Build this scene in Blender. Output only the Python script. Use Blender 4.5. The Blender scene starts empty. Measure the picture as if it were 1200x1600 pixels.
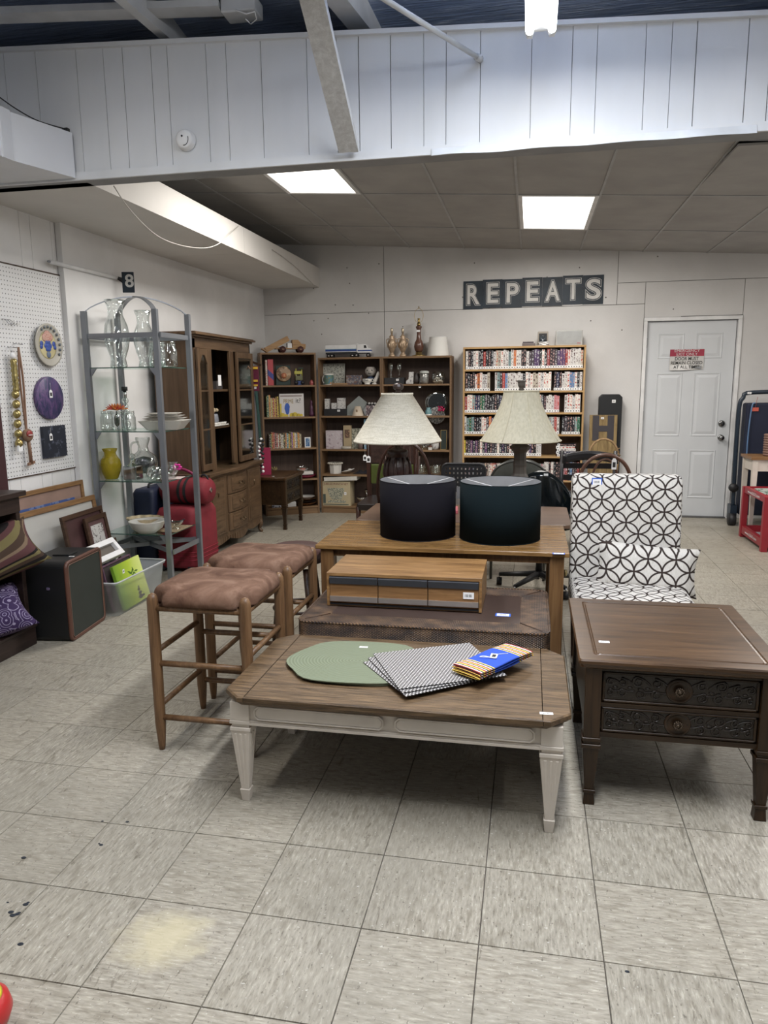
import bpy, math, random
from mathutils import Vector, Matrix, Euler
random.seed(7)
S = bpy.context.scene
COL = S.collection
# ------------------------------------------------------------------ camera
CAM = Vector((1.621, -2.250, 1.397)); FOC = 1140.0; YAW, PIT, ROL = -0.19813, 0.17328, -0.01053
def _axes():
    cy, sy, cp, sp = math.cos(YAW), math.sin(YAW), math.cos(PIT), math.sin(PIT)
    f = Vector((sy*cp, cy*cp, -sp)); r = Vector((cy, -sy, 0)); u = r.cross(f)
    c, s = math.cos(ROL), math.sin(ROL)
    return c*r + s*u, -s*r + c*u, f
CR, CU, CF = _axes()
cam_d = bpy.data.cameras.new('camera'); cam = bpy.data.objects.new('camera', cam_d); COL.objects.link(cam)
cam.matrix_world = Matrix(((CR.x, CU.x, -CF.x, CAM.x), (CR.y, CU.y, -CF.y, CAM.y), (CR.z, CU.z, -CF.z, CAM.z), (0, 0, 0, 1)))
cam_d.sensor_fit = 'AUTO'; cam_d.sensor_width = 36; cam_d.lens = FOC/1600*36; cam_d.clip_start = .05
S.camera = cam
# ------------------------------------------------------------------ world, lights, exposure
w = bpy.data.worlds.new('world'); S.world = w; w.use_nodes = True
w.node_tree.nodes['Background'].inputs[0].default_value = (.95, .97, 1, 1)
w.node_tree.nodes['Background'].inputs[1].default_value = .07
S.view_settings.view_transform = 'Standard'; S.view_settings.look = 'None'
S.view_settings.exposure = 0.15; S.view_settings.gamma = 1; S.view_settings.use_curve_mapping = False
def area(name, loc, sx, sy, power, col, rot=(0, 0, 0)):
    d = bpy.data.lights.new(name, 'AREA'); d.shape = 'RECTANGLE'; d.size = sx; d.size_y = sy; d.energy = power; d.color = col
    o = bpy.data.objects.new(name, d); COL.objects.link(o); o.location = loc; o.rotation_euler = rot
    return o
WARM = (1, .955, .90); NEU = (1, .96, .90); COOL = (.96, .975, 1)
area('troffer_light', (.04, 2.86, 2.77), .50, 1.1, 36, WARM)
area('troffer_light', (1.79, 4.07, 2.66), .48, 1.1, 42, WARM)
area('tube_and_fill_light', (1.70, -.40, 2.765), .16, 1.9, 88, COOL)
area('tube_and_fill_light', (1.70, -.25, 3.0), .14, 2.1, 80, COOL, (math.pi, 0, 0))
area('tube_and_fill_light', (3.5, -.7, 3.1), .14, 2.4, 20, NEU)  # added fill from the right, above the view; no fixture stands here
area('tube_and_fill_light', (-.2, -1.0, 3.1), .14, 2.4, 28, NEU)  # added fill from the left, unseen, without a fixture of its own
area('tube_and_fill_light', (3.6, 3.4, 2.5), .6, 1.2, 32, WARM)  # unseen panel light beyond the right edge, no fixture modelled

# ------------------------------------------------------------------ pixel rays of the photograph (1200 x 1600) met with real planes
def _d(u, v): return CR*((u-600)/FOC) - CU*((v-800)/FOC) + CF
def PX(u, v, x): d = _d(u, v); return CAM + d*((x-CAM.x)/d.x)
def PY(u, v, y): d = _d(u, v); return CAM + d*((y-CAM.y)/d.y)
def PZ(u, v, z=0): d = _d(u, v); return CAM + d*((z-CAM.z)/d.z)

# ------------------------------------------------------------------ object helpers
def tag(o, label=None, cat=None, group=None, kind=None):
    if label: o['label'] = label
    if cat: o['category'] = cat
    if group: o['group'] = group
    if kind: o['kind'] = kind
    return o
def thing(name, label, cat, loc=(0, 0, 0), rz=0, group=None):
    o = bpy.data.objects.new(name, None); COL.objects.link(o); o.location = loc; o.rotation_euler = (0, 0, rz)
    o.empty_display_size = .05
    return tag(o, label, cat, group)
def mw(o):
    M = Matrix.LocRotScale(o.location, o.rotation_euler, None)
    return mw(o.parent) @ M if o.parent else M
def copy_tree(o, parent=None):
    c = o.copy(); COL.objects.link(c)
    if parent: c.parent = parent
    for ch in list(o.children): copy_tree(ch, c)
    return c
def V(*a): return Vector(a)
class MB:
    def __init__(s): s.v = []; s.f = []; s.mi = []; s.sm = []; s.T = None; s.m = 0
    def add(s, vs, fs, sm=False):
        b = len(s.v)
        for p in vs:
            p = Vector(p); s.v.append(s.T @ p if s.T else p)
        for f in fs: s.f.append([b+i for i in f]); s.mi.append(s.m); s.sm.append(sm)
        return s
    def box(s, x0, x1, y0, y1, z0, z1):
        return s.add([(x0,y0,z0),(x1,y0,z0),(x1,y1,z0),(x0,y1,z0),(x0,y0,z1),(x1,y0,z1),(x1,y1,z1),(x0,y1,z1)],
                     [(0,3,2,1),(4,5,6,7),(0,1,5,4),(1,2,6,5),(2,3,7,6),(3,0,4,7)])
    def obox(s, c, size, rot=(0, 0, 0)):
        M = Matrix.Translation(c) @ Euler(rot).to_matrix().to_4x4(); T = s.T; s.T = (T @ M) if T else M
        a, b, d = [q/2 for q in size]; s.box(-a, a, -b, b, -d, d); s.T = T; return s
    def bar(s, p0, p1, w, h, up=(0, 0, 1)):
        p0, p1 = Vector(p0), Vector(p1); d = (p1-p0).normalized(); up = Vector(up)
        if abs(d.dot(up)) > .98: up = Vector((0, 1, 0))
        r = d.cross(up).normalized()*w/2; u = r.cross(d).normalized()*h/2
        q = [p-r-u for p in (p0, p1)]+[p+r-u for p in (p0, p1)]+[p+r+u for p in (p0, p1)]+[p-r+u for p in (p0, p1)]
        return s.add(q, [(0,1,3,2),(2,3,5,4),(4,5,7,6),(6,7,1,0),(0,2,4,6),(1,7,5,3)])
    def hexa(s, bot, top):
        n = len(bot); return s.add(list(bot)+list(top), [tuple(reversed(range(n))), tuple(range(n, 2*n))]+[(i, (i+1) % n, n+(i+1) % n, n+i) for i in range(n)])
    def prism(s, poly, z0, z1):
        return s.hexa([(x, y, z0) for x, y in poly], [(x, y, z1) for x, y in poly])
    def prismy(s, poly, y0, y1):   # poly in xz, extruded along y
        return s.hexa([(x, y1, z) for x, z in poly], [(x, y0, z) for x, z in poly])
    def lathe(s, prof, c=(0, 0, 0), n=24, sm=True, closed=False, ex=1, ey=1):
        c = Vector(c); vs = []; k = len(prof)
        for r, z in prof:
            for i in range(n):
                a = 2*math.pi*i/n; vs.append(c+Vector((r*math.cos(a)*ex, r*math.sin(a)*ey, z)))
        fs = [(j*n+i, j*n+(i+1) % n, (j+1)*n+(i+1) % n, (j+1)*n+i) for j in range(k-1) for i in range(n)]
        s.add(vs, fs, sm)
        if closed: pass
        else:
            b = len(s.v)-len(vs)
            if prof[0][0] > 1e-4: s.f.append([b+i for i in reversed(range(n))]); s.mi.append(s.m); s.sm.append(False)
            if prof[-1][0] > 1e-4: s.f.append([b+(k-1)*n+i for i in range(n)]); s.mi.append(s.m); s.sm.append(False)
        return s
    def tube(s, pts, r, n=8, closed=False, sm=True):
        pts = [Vector(p) for p in pts]; k = len(pts); rr = r if isinstance(r, (list, tuple)) else [r]*k
        vs = []; prev = None
        for i, p in enumerate(pts):
            if closed: d = pts[(i+1) % k]-pts[i-1]
            else: d = pts[min(i+1, k-1)]-pts[max(i-1, 0)]
            d.normalize()
            if prev is None:
                a = Vector((0, 0, 1)) if abs(d.z) < .9 else Vector((1, 0, 0)); x = d.cross(a).normalized()
            else: x = (prev-d*prev.dot(d)).normalized()
            prev = x; y = d.cross(x)
            for j in range(n):
                a = 2*math.pi*j/n; vs.append(p+(x*math.cos(a)+y*math.sin(a))*rr[i])
        m = k if closed else k-1
        fs = [(i*n+j, i*n+(j+1) % n, ((i+1) % k)*n+(j+1) % n, ((i+1) % k)*n+j) for i in range(m) for j in range(n)]
        if not closed: fs += [tuple(reversed(range(n))), tuple((k-1)*n+j for j in range(n))]
        return s.add(vs, fs, sm)
    def cyl(s, p0, p1, r0, r1=None, n=12): return s.tube([p0, p1], [r0, r0 if r1 is None else r1], n)
    def grid(s, fn, nu, nv, sm=True, cu=False):
        vs = [fn(i/nu, j/nv) for j in range(nv+1) for i in range(nu+(0 if cu else 1))]; k = nu if cu else nu+1
        fs = [(j*k+i, j*k+(i+1) % k, (j+1)*k+(i+1) % k, (j+1)*k+i) for j in range(nv) for i in range(nu)]
        return s.add(vs, fs, sm)
    def ball(s, c, rx, ry=None, rz=None, n=14, k=9):
        ry = rx if ry is None else ry; rz = rx if rz is None else rz; c = Vector(c)
        return s.grid(lambda u, v: c+Vector((rx*math.cos(2*math.pi*u)*math.sin(math.pi*(v*.998+.001)), ry*math.sin(2*math.pi*u)*math.sin(math.pi*(v*.998+.001)), -rz*math.cos(math.pi*v))), n, k, True, True)
    def pillow(s, w, h, t, n=14, sq=.35, pinch=.06):
        # cushion in the xz plane, thickness along y, corners pulled out
        for sg in (1, -1):
            def fn(u, v, sg=sg):
                a, b = 2*u-1, 2*v-1; e = max(0, (1-a**4)*(1-b**4))**.5
                px = a*(1-pinch*(1-b*b)*abs(a)); pz = b*(1-pinch*(1-a*a)*abs(b))
                return Vector((px*w/2, sg*t/2*e, pz*h/2))
            g = n; vs = [fn(i/g, j/g) for j in range(g+1) for i in range(g+1)]; k = g+1
            fs = [(j*k+i, j*k+i+1, (j+1)*k+i+1, (j+1)*k+i) for j in range(g) for i in range(g)]
            if sg > 0: fs = [tuple(reversed(f)) for f in fs]
            s.add(vs, fs, True)
        return s
    def build(s, name, mat, parent=None, W=False, bev=0, seg=2, label=None, mod=None):
        me = bpy.data.meshes.new(name)
        vs = s.v
        if W and parent is not None:
            I = mw(parent).inverted(); vs = [I @ p for p in vs]
        me.from_pydata([tuple(p) for p in vs], [], s.f)
        for m in (mat if isinstance(mat, (list, tuple)) else [mat]): me.materials.append(m)
        me.polygons.foreach_set('material_index', s.mi); me.polygons.foreach_set('use_smooth', s.sm); me.update()
        o = bpy.data.objects.new(name, me); COL.objects.link(o)
        if parent is not None: o.parent = parent
        if label: o['label'] = label
        if bev:
            b = o.modifiers.new('bevel', 'BEVEL'); b.width = bev; b.segments = seg; b.limit_method = 'ANGLE'; b.angle_limit = .6
        return o
def single(mb, name, mat, label, cat, group=None, bev=0, loc=None, rz=0):
    # a thing that is one mesh, its origin at loc (mesh given in local coordinates when loc is set)
    o = mb.build(name, mat, None, bev=bev)
    if loc is not None: o.location = loc; o.rotation_euler = (0, 0, rz)
    return tag(o, label, cat, group)
def struct(mb, name, mat, parent=None, bev=0):
    o = mb.build(name, mat, parent, W=True, bev=bev)
    if parent is None: o['kind'] = 'structure'
    return o

# ------------------------------------------------------------------ materials
class NT:
    def __init__(s, name):
        s.mat = bpy.data.materials.new(name); s.mat.use_nodes = True; s.t = s.mat.node_tree; s.n = s.t.nodes; s.b = s.n['Principled BSDF']
    def L(s, a, b): s.t.links.new(a, b)
    def put(s, sock, v):
        if hasattr(v, 'is_linked'): s.L(v, sock)
        elif isinstance(v, (tuple, list)) and len(v) == 3 and sock.type == 'RGBA': sock.default_value = (*v, 1)
        else: sock.default_value = v
    def m(s, op, a, b=0, c=0):
        n = s.n.new('ShaderNodeMath'); n.operation = op
        s.put(n.inputs[0], a); s.put(n.inputs[1], b); s.put(n.inputs[2], c); return n.outputs[0]
    def vm(s, op, a, b=(0, 0, 0)):
        n = s.n.new('ShaderNodeVectorMath'); n.operation = op; s.put(n.inputs[0], a); s.put(n.inputs[1], b); return n.outputs[0]
    def obj(s): return s.n.new('ShaderNodeTexCoord').outputs['Object']
    def gen(s): return s.n.new('ShaderNodeTexCoord').outputs['Generated']
    def pos(s): return s.n.new('ShaderNodeNewGeometry').outputs['Position']
    def nrm(s): return s.n.new('ShaderNodeTexCoord').outputs['Normal']
    def rnd(s): return s.n.new('ShaderNodeObjectInfo').outputs['Random']
    def sep(s, v): n = s.n.new('ShaderNodeSeparateXYZ'); s.L(v, n.inputs[0]); return n.outputs
    def comb(s, x, y, z=0):
        n = s.n.new('ShaderNodeCombineXYZ'); s.put(n.inputs[0], x); s.put(n.inputs[1], y); s.put(n.inputs[2], z); return n.outputs[0]
    def map(s, v, scale=(1, 1, 1), rot=(0, 0, 0), loc=(0, 0, 0)):
        n = s.n.new('ShaderNodeMapping'); s.L(v, n.inputs[0]); s.put(n.inputs[1], loc); n.inputs[2].default_value = rot; n.inputs[3].default_value = scale; return n.outputs[0]
    def noise(s, v, scale, det=4, rough=.55, dist=0):
        n = s.n.new('ShaderNodeTexNoise'); s.L(v, n.inputs['Vector']); n.inputs['Scale'].default_value = scale; n.inputs['Detail'].default_value = det
        n.inputs['Roughness'].default_value = rough; n.inputs['Distortion'].default_value = dist; return n.outputs[0]
    def vor(s, v, scale, feat='F1', out=0):
        n = s.n.new('ShaderNodeTexVoronoi'); n.feature = feat; s.L(v, n.inputs['Vector']); n.inputs['Scale'].default_value = scale; return n.outputs[out]
    def ramp(s, f, stops, interp='LINEAR'):
        n = s.n.new('ShaderNodeValToRGB'); e = n.color_ramp; e.interpolation = interp
        while len(e.elements) < len(stops): e.elements.new(.5)
        for i, (p, c) in enumerate(stops): e.elements[i].position = p; e.elements[i].color = (*c, 1) if len(c) == 3 else c
        s.put(n.inputs[0], f); return n.outputs[0]
    def mix(s, f, a, b, mode='MIX'):
        n = s.n.new('ShaderNodeMix'); n.data_type = 'RGBA'; n.blend_type = mode; s.put(n.inputs[0], f); s.put(n.inputs[6], a); s.put(n.inputs[7], b); return n.outputs[2]
    def bump(s, h, st=.3, dist=.01):
        n = s.n.new('ShaderNodeBump'); n.inputs['Strength'].default_value = st; n.inputs['Distance'].default_value = dist; s.L(h, n.inputs['Height']); s.L(n.outputs[0], s.b.inputs['Normal'])
    def done(s, col=None, rough=.5, metal=0, spec=.5, **k):
        if col is not None: s.put(s.b.inputs['Base Color'], col)
        s.put(s.b.inputs['Roughness'], rough); s.b.inputs['Metallic'].default_value = metal; s.b.inputs['Specular IOR Level'].default_value = spec
        for a, v in k.items(): s.put(s.b.inputs[a.replace('_', ' ')], v)
        return s.mat
def lerp(c, k): return tuple(max(0, min(1, x*k)) for x in c)
_pm = {}
def plain(col, rough=.5, metal=0, var=.12, sc=6, bump=0, bsc=200, spec=.5, name='paint'):
    key = (col, rough, metal, var, sc, bump, bsc, spec)
    if key in _pm: return _pm[key]
    t = NT(name); o = t.obj(); n = t.noise(o, sc, 3)
    c = t.ramp(n, [(.3, lerp(col, 1-var)), (.7, lerp(col, 1+var))])
    if bump: t.bump(t.noise(o, bsc, 2), bump, .004)
    _pm[key] = t.done(c, rough, metal, spec); return _pm[key]
def satur(c, k): l = .3*c[0]+.59*c[1]+.11*c[2]; return tuple(max(0, l+(q-l)*k) for q in c)
def wood(name, c1, c2, axis='x', sc=1, rough=.4, bump=.15, rings=1, wear=None):
    c1, c2 = satur(c1, 1.06), satur(c2, 1.08)
    t = NT(name); o = t.obj()
    st = {'x': (1.2, 14, 14), 'y': (14, 1.2, 14), 'z': (14, 14, 1.2)}[axis]
    v = t.map(o, tuple(q*sc for q in st)); n = t.noise(v, 2.2, 6, .62, .6*rings)
    fine = t.noise(t.map(o, tuple(q*sc*(7 if q > 2 else 1.6) for q in st)), 2.0, 3, .6)
    f = t.m('ADD', t.m('MULTIPLY', n, .7), t.m('MULTIPLY', fine, .3))
    c = t.ramp(f, [(.34, c1), (.5, tuple((a+b)/2 for a, b in zip(c1, c2))), (.64, c2)])
    if wear: c = t.mix(t.ramp(t.noise(o, 3.5, 5), [(.5, (0, 0, 0)), (.68, (1, 1, 1))]), c, wear)
    t.bump(fine, bump, .002); return t.done(c, rough, spec=.35)
def glass(name, tint=(1, 1, 1), rough=.02, alpha=.12, spec=.8):
    # thin clear glass: mostly see-through with glossy film
    t = NT(name); n = t.n
    tr = n.new('ShaderNodeBsdfTransparent'); tr.inputs[0].default_value = (*tint, 1)
    gl = n.new('ShaderNodeBsdfGlossy'); gl.inputs['Roughness'].default_value = rough; gl.inputs[0].default_value = (.9, .95, .95, 1)
    lw = n.new('ShaderNodeLayerWeight'); lw.inputs[0].default_value = .35
    f = t.m('ADD', t.m('MULTIPLY', lw.outputs['Facing'], spec), alpha*.5)
    mx = n.new('ShaderNodeMixShader'); t.L(f, mx.inputs[0]); t.L(tr.outputs[0], mx.inputs[1]); t.L(gl.outputs[0], mx.inputs[2])
    t.L(mx.outputs[0], n['Material Output'].inputs[0]); return t.mat
def emis(name, col, st):
    t = NT(name); return t.done((.8, .8, .8), .5, Emission_Color=(*col, 1), Emission_Strength=st)
WHITE = (.78, .78, .78)
M_BLACK = plain((.012, .012, .014), .5, name='black_plastic'); M_CHROME = plain((.6, .6, .6), .18, 1, name='chrome')
M_STEEL = plain((.24, .255, .28), .35, .6, .06, name='grey_powder_coated_steel'); M_WHITE = plain((.72, .72, .72), .5, name='white_paint')
M_TAG = plain((.85, .85, .85), .6, var=.02, name='tag_paper'); M_INK = plain((.02, .02, .02), .7, name='ink')
M_GLASS = glass('clear_glass', (.97, .98, .97)); M_GLASSV = glass('clear_vessel_glass', (.93, .95, .94), .03, .2, 1.0)

# ------------------------------------------------------------------ structure: floor of one foot tiles
T = .3048; W = 5.70; XL, XR = -1.42, 4.9
t = NT('vinyl_floor_tile'); p = t.pos(); r = t.rnd()
px, py, pz = t.sep(p)[0:3]
sw = t.m('GREATER_THAN', r, .5)
va = t.noise(t.map(p, (150, 26, 1)), 1, 4, .65); vb = t.noise(t.map(p, (26, 150, 1)), 1, 4, .65)
va2 = t.noise(t.map(p, (60, 14, 1), (0, 0, .15)), 1, 3, .6); vb2 = t.noise(t.map(p, (14, 60, 1), (0, 0, .15)), 1, 3, .6)
vv = t.mix(sw, va, vb); v2 = t.mix(sw, va2, vb2)
base = t.ramp(vv, [(.28, (.135, .12, .095)), (.41, (.30, .28, .24)), (.58, (.385, .36, .312)), (.72, (.54, .515, .455))])
base = t.mix(t.ramp(v2, [(.50, (0, 0, 0)), (.68, (.7, .7, .7))]), base, (.20, .18, .145))
base = t.mix(1.0, base, t.ramp(r, [(0, (.87, .86, .82)), (.5, (.94, .925, .885)), (1, (.93, .91, .86))]), 'MULTIPLY')
dirt = t.noise(p, 1.1, 5, .6); base = t.mix(t.ramp(dirt, [(.48, (0, 0, 0)), (.70, (.55, .55, .55))]), base, (.20, .185, .15))
sc1 = t.noise(t.map(p, (9, 2.2, 1), (0, 0, .7)), 3, 8, .75, .8); base = t.mix(t.ramp(sc1, [(.60, (0, 0, 0)), (.68, (.75, .75, .75))]), base, (.10, .085, .06))
sc2 = t.noise(t.map(p, (3, 10, 1), (0, 0, .5)), 2.5, 9, .8, 1.2); base = t.mix(t.ramp(sc2, [(.62, (0, 0, 0)), (.69, (.6, .6, .6))]), base, (.09, .075, .055))
fk = t.noise(t.map(p, (110, 70, 1), (0, 0, .9)), 1, 2, .5); base = t.mix(t.ramp(fk, [(.66, (0, 0, 0)), (.70, (.75, .75, .75))]), base, (.115, .10, .08))
fw = t.noise(t.map(p, (90, 120, 1), (0, 0, -.6)), 1, 2, .5); base = t.mix(t.ramp(fw, [(.68, (0, 0, 0)), (.72, (.6, .6, .6))]), base, (.60, .58, .53))
# old yellowed stain
dx = t.m('SUBTRACT', px, PZ(255, 1465).x); dy = t.m('SUBTRACT', py, PZ(255, 1465).y)
dd = t.m('SQRT', t.m('ADD', t.m('MULTIPLY', dx, dx), t.m('MULTIPLY', t.m('MULTIPLY', dy, dy), 1.3)))
st = t.m('ADD', dd, t.m('MULTIPLY', t.m('SUBTRACT', t.noise(p, 14, 4), .5), .16))
base = t.mix(t.ramp(st, [(.05, (.62, .62, .62)), (.13, (0, 0, 0))]), base, (.55, .49, .32))
t.bump(t.m('ADD', t.m('MULTIPLY', vv, .5), t.noise(p, 40, 3)), .10, .002)
M_FLOOR = t.done(base, t.ramp(t.noise(p, 2.2, 4), [(.35, (.33, .33, .33)), (.7, (.52, .52, .52))]), spec=.4)
M_GROUT = plain((.07, .06, .05), .9, name='tile_joint')
floor = MB().box(XL-.1, XR+.1, -5.2, W+.4, -.10, -.004).build('floor', M_GROUT); floor['kind'] = 'structure'
tile_me = None; cnt = 0; far = MB()
def cam_d2(x, y): return (x-CAM.x)**2+(y-CAM.y)**2
cells = []
for i in range(-5, 17):
    for j in range(-20, 17):
        x0, x1 = i*T, (i+1)*T; y0, y1 = -(j+1)*T, -j*T
        x0 = max(x0, XL); x1 = min(x1, XR); y1 = min(y1, W+.2)
        if x1-x0 < .03 or y1-y0 < .03: continue
        c = Vector(((x0+x1)/2, (y0+y1)/2, 0)); q = c-CAM; dep = q.dot(CF); vis = False
        if dep > .3:
            u = 600+FOC*q.dot(CR)/dep; v = 800-FOC*q.dot(CU)/dep; vis = -80 < u < 1280 and v < 1720
        cells.append((0 if vis else 1, q.length, x0, x1, y0, y1))
cells.sort(); k = 0
for e, dist, x0, x1, y0, y1 in cells:
    g = .0008
    if e == 0 and k < 290:
        full = abs(x1-x0-T) < 1e-4 and abs(y1-y0-T) < 1e-4
        if full and tile_me is not None: o = bpy.data.objects.new('tile', tile_me); COL.objects.link(o); o.parent = floor
        else:
            a, b = (x1-x0)/2-g, (y1-y0)/2-g; m = MB()
            m.hexa([(-a, -b, -.004), (a, -b, -.004), (a, b, -.004), (-a, b, -.004)], [(-a+.001, -b+.001, 0), (a-.001, -b+.001, 0), (a-.001, b-.001, 0), (-a+.001, b-.001, 0)])
            o = m.build('tile', M_FLOOR, floor)
            if full: tile_me = o.data
        o.location = ((x0+x1)/2, (y0+y1)/2, random.uniform(-.0003, .0003)); k += 1
    else: far.box(x0+g, x1-g, y0+g, y1-g, -.004, 0)
fo = far.build('tile', M_FLOOR, floor); fo['kind'] = 'stuff'
# dark paint drops on the tiles
sp = MB()
for u, v, s in [(37, 1340, 1), (158, 1320, .8), (199, 1284, .8), (160, 1283, .6), (32, 1475, 1), (40, 1413, 1), (44, 1410, .6), (17, 1425, 1), (20, 1430, 1.1), (27, 1428, .9), (12, 1410, .5), (980, 1518, .7), (155, 1318, .5), (30, 1426, .6)]:
    c = PZ(u, v, .0004); sp.lathe([(.0085*s, 0), (.006*s, .0007)], c, 10, ey=.7)
sp.build('paint_drop', plain((.015, .02, .03), .3, name='dark_paint'), floor)

# ------------------------------------------------------------------ walls
t = NT('white_wall_paint'); o = t.obj(); p = t.pos()
c = t.ramp(t.noise(p, 1.6, 5), [(.3, (.56, .55, .54)), (.65, (.65, .64, .63))])
c = t.mix(t.ramp(t.noise(p, 30, 5, .7), [(.66, (0, 0, 0)), (.74, (.5, .5, .5))]), c, (.30, .27, .25))
t.bump(t.noise(p, 55, 5, .7), .35, .004); M_WALL = t.done(c, .7, spec=.25)
t = NT('left_wall_paint'); p = t.pos()
c = t.ramp(t.noise(p, 2.0, 5), [(.3, (.66, .655, .65)), (.65, (.76, .755, .75))]); t.bump(t.noise(p, 25, 4), .2, .003); M_WALL2 = t.done(c, .6, spec=.3)
M_JOINT = plain((.10, .095, .09), .9, name='joint_shadow_gap')
# back wall: drywall panels over a backing, door opening x 2.68..3.60
DX0, DX1, DZ = PY(1001, 640, W).x-.01, PY(1150, 640, W).x+.0, 2.03
def vis_x(u, v): return PY(u, v, W).x
bw = MB(); bw.box(-2.2, DX0, W+.012, W+.16, 0, 3.1); bw.box(DX1, XR+.2, W+.012, W+.16, 0, 3.1); bw.box(DX0, DX1, W+.012, W+.16, DZ, 3.1)
wall_back = struct(bw, 'wall_back', M_JOINT)
ZT = PY(600, 487, W).z; xa = vis_x(600, 450); xb = vis_x(966, 420); zr = PY(1000, 441, W).z
def panel(x0, x1, z0, z1, parent=wall_back, mat=M_WALL):
    g = .0025; MB().box(x0+g, x1-g, W, W+.012, z0+g, z1-g).build('wall_panel', mat, parent)
xs = [-1.6, xa, DX0]
panel(-1.6, xa, 0, ZT); panel(-1.6, xa, ZT, 3.0); panel(xa, DX0, 0, ZT+.0); panel(xa, xb, ZT, 3.0)
panel(xb, XR+.1, zr, 3.0); panel(DX0, DX1, DZ, zr) if zr > DZ+.05 else None
panel(DX1, XR+.1, 0, zr); panel(xb, DX0, ZT, zr) if DX0 > xb+.02 else None
nail = MB()
for q in range(34):
    x, z = random.uniform(-1.1, 3.9), random.uniform(1.9, 2.7)
    nail.lathe([(.007, 0), (.004, .002)], (0, 0, 0), 6); n = 12
    for i in range(len(nail.v)-n, len(nail.v)): a = nail.v[i]; nail.v[i] = V(x+a.x, W-a.z, z+a.y)
nail.build('nail_head', plain((.12, .11, .1), .8), wall_back)
# left wall: near part, pilaster, far part slightly angled
YP0, YP1 = PX(96, 380, -1.378).y, PX(177, 400, -1.378).y
lw_ = MB(); lw_.prism([(-1.435, -5), (-1.435, YP1), (-1.395, YP1), (-1.31, W+.01), (-1.31-.15, W+.1), (-1.6, W+.1), (-1.6, -5)], 0, 4.7)
wall_left = struct(lw_, 'wall_left', M_WALL2)
# faces of the near wall as vertical boards
yy = -1.0; bw_ = [.10, .20, .15, .2, .1, .2]; q = 0
while yy < YP0-.01:
    y1 = min(YP0, yy+bw_[q % 6]); MB().box(-1.434, -1.42, yy+.0015, y1-.0015, 0, 2.47).build('board', M_WALL2, wall_left); yy = y1; q += 1
pil = struct(MB().box(-1.42, -1.378, YP0, YP1, 0, 2.46), 'trim_1', M_WALL2, None, .003)
# right wall, out of the frame
struct(MB().box(XR, XR+.15, -5.2, W+.1, 0, 4.7), 'wall_right', M_WALL2)
# ------------------------------------------------------------------ soffit along the left wall
M_SOF = plain((.62, .60, .57), .65, var=.06, sc=2, name='cream_soffit_paint')
ZS = 2.445
sof = MB(); 
ys = [1.40, 3.55, W]
for a, b in zip(ys, ys[1:]): sof.box(-1.5, -.665, a+.002, b-.002, ZS, ZS+.20)
struct(sof, 'trim_2', M_SOF)
# ------------------------------------------------------------------ dropped ceiling, sloping down to the right
def cz(x): return 2.835-.0625*x
M_GRID = plain((.34, .34, .34), .5, name='ceiling_grid_metal'); M_VOID = plain((.03, .03, .035), .9, name='dark_void')
t = NT('ceiling_tile_board'); p = t.pos(); c = t.ramp(t.noise(p, 3, 5), [(.3, (.33, .32, .31)), (.7, (.40, .39, .375))]); t.bump(t.noise(p, 120, 3), .3, .003); M_CT = t.done(c, .85, spec=.2)
cm = MB(); cm.hexa([(-1.5, 1.4, cz(-1.5)+.05), (XR, 1.4, cz(XR)+.05), (XR, W+.1, cz(XR)+.05), (-1.5, W+.1, cz(-1.5)+.05)], [(-1.5, 1.4, cz(-1.5)+.1), (XR, 1.4, cz(XR)+.1), (XR, W+.1, cz(XR)+.1), (-1.5, W+.1, cz(-1.5)+.1)])
ceiling = struct(cm, 'ceiling', M_VOID)
cx = [-1.43, -.83, -.25, .33, .91, 1.49, 2.07, 2.68, 3.28, 3.88, 4.48, 4.9]; cyv = [1.42, 2.25, 3.45, 4.66, W]
gm = MB()
for x in cx[1:-1]: gm.hexa([(x-.008, 1.42, cz(x)-.002), (x+.008, 1.42, cz(x)-.002), (x+.008, W, cz(x)-.002), (x-.008, W, cz(x)-.002)], [(x-.008, 1.42, cz(x)+.01), (x+.008, 1.42, cz(x)+.01), (x+.008, W, cz(x)+.01), (x-.008, W, cz(x)+.01)])
for y in cyv[1:-1]:
    a, b = cx[0], cx[-1]; gm.hexa([(a, y-.008, cz(a)-.001), (b, y-.008, cz(b)-.001), (b, y+.008, cz(b)-.001), (a, y+.008, cz(a)-.001)], [(a, y-.008, cz(a)+.01), (b, y-.008, cz(b)+.01), (b, y+.008, cz(b)+.01), (a, y+.008, cz(a)+.01)])
gm.build('grid_bar', M_GRID, ceiling)
M_DIFF = emis('troffer_diffuser', (1, .96, .88), 2.6)
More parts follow.
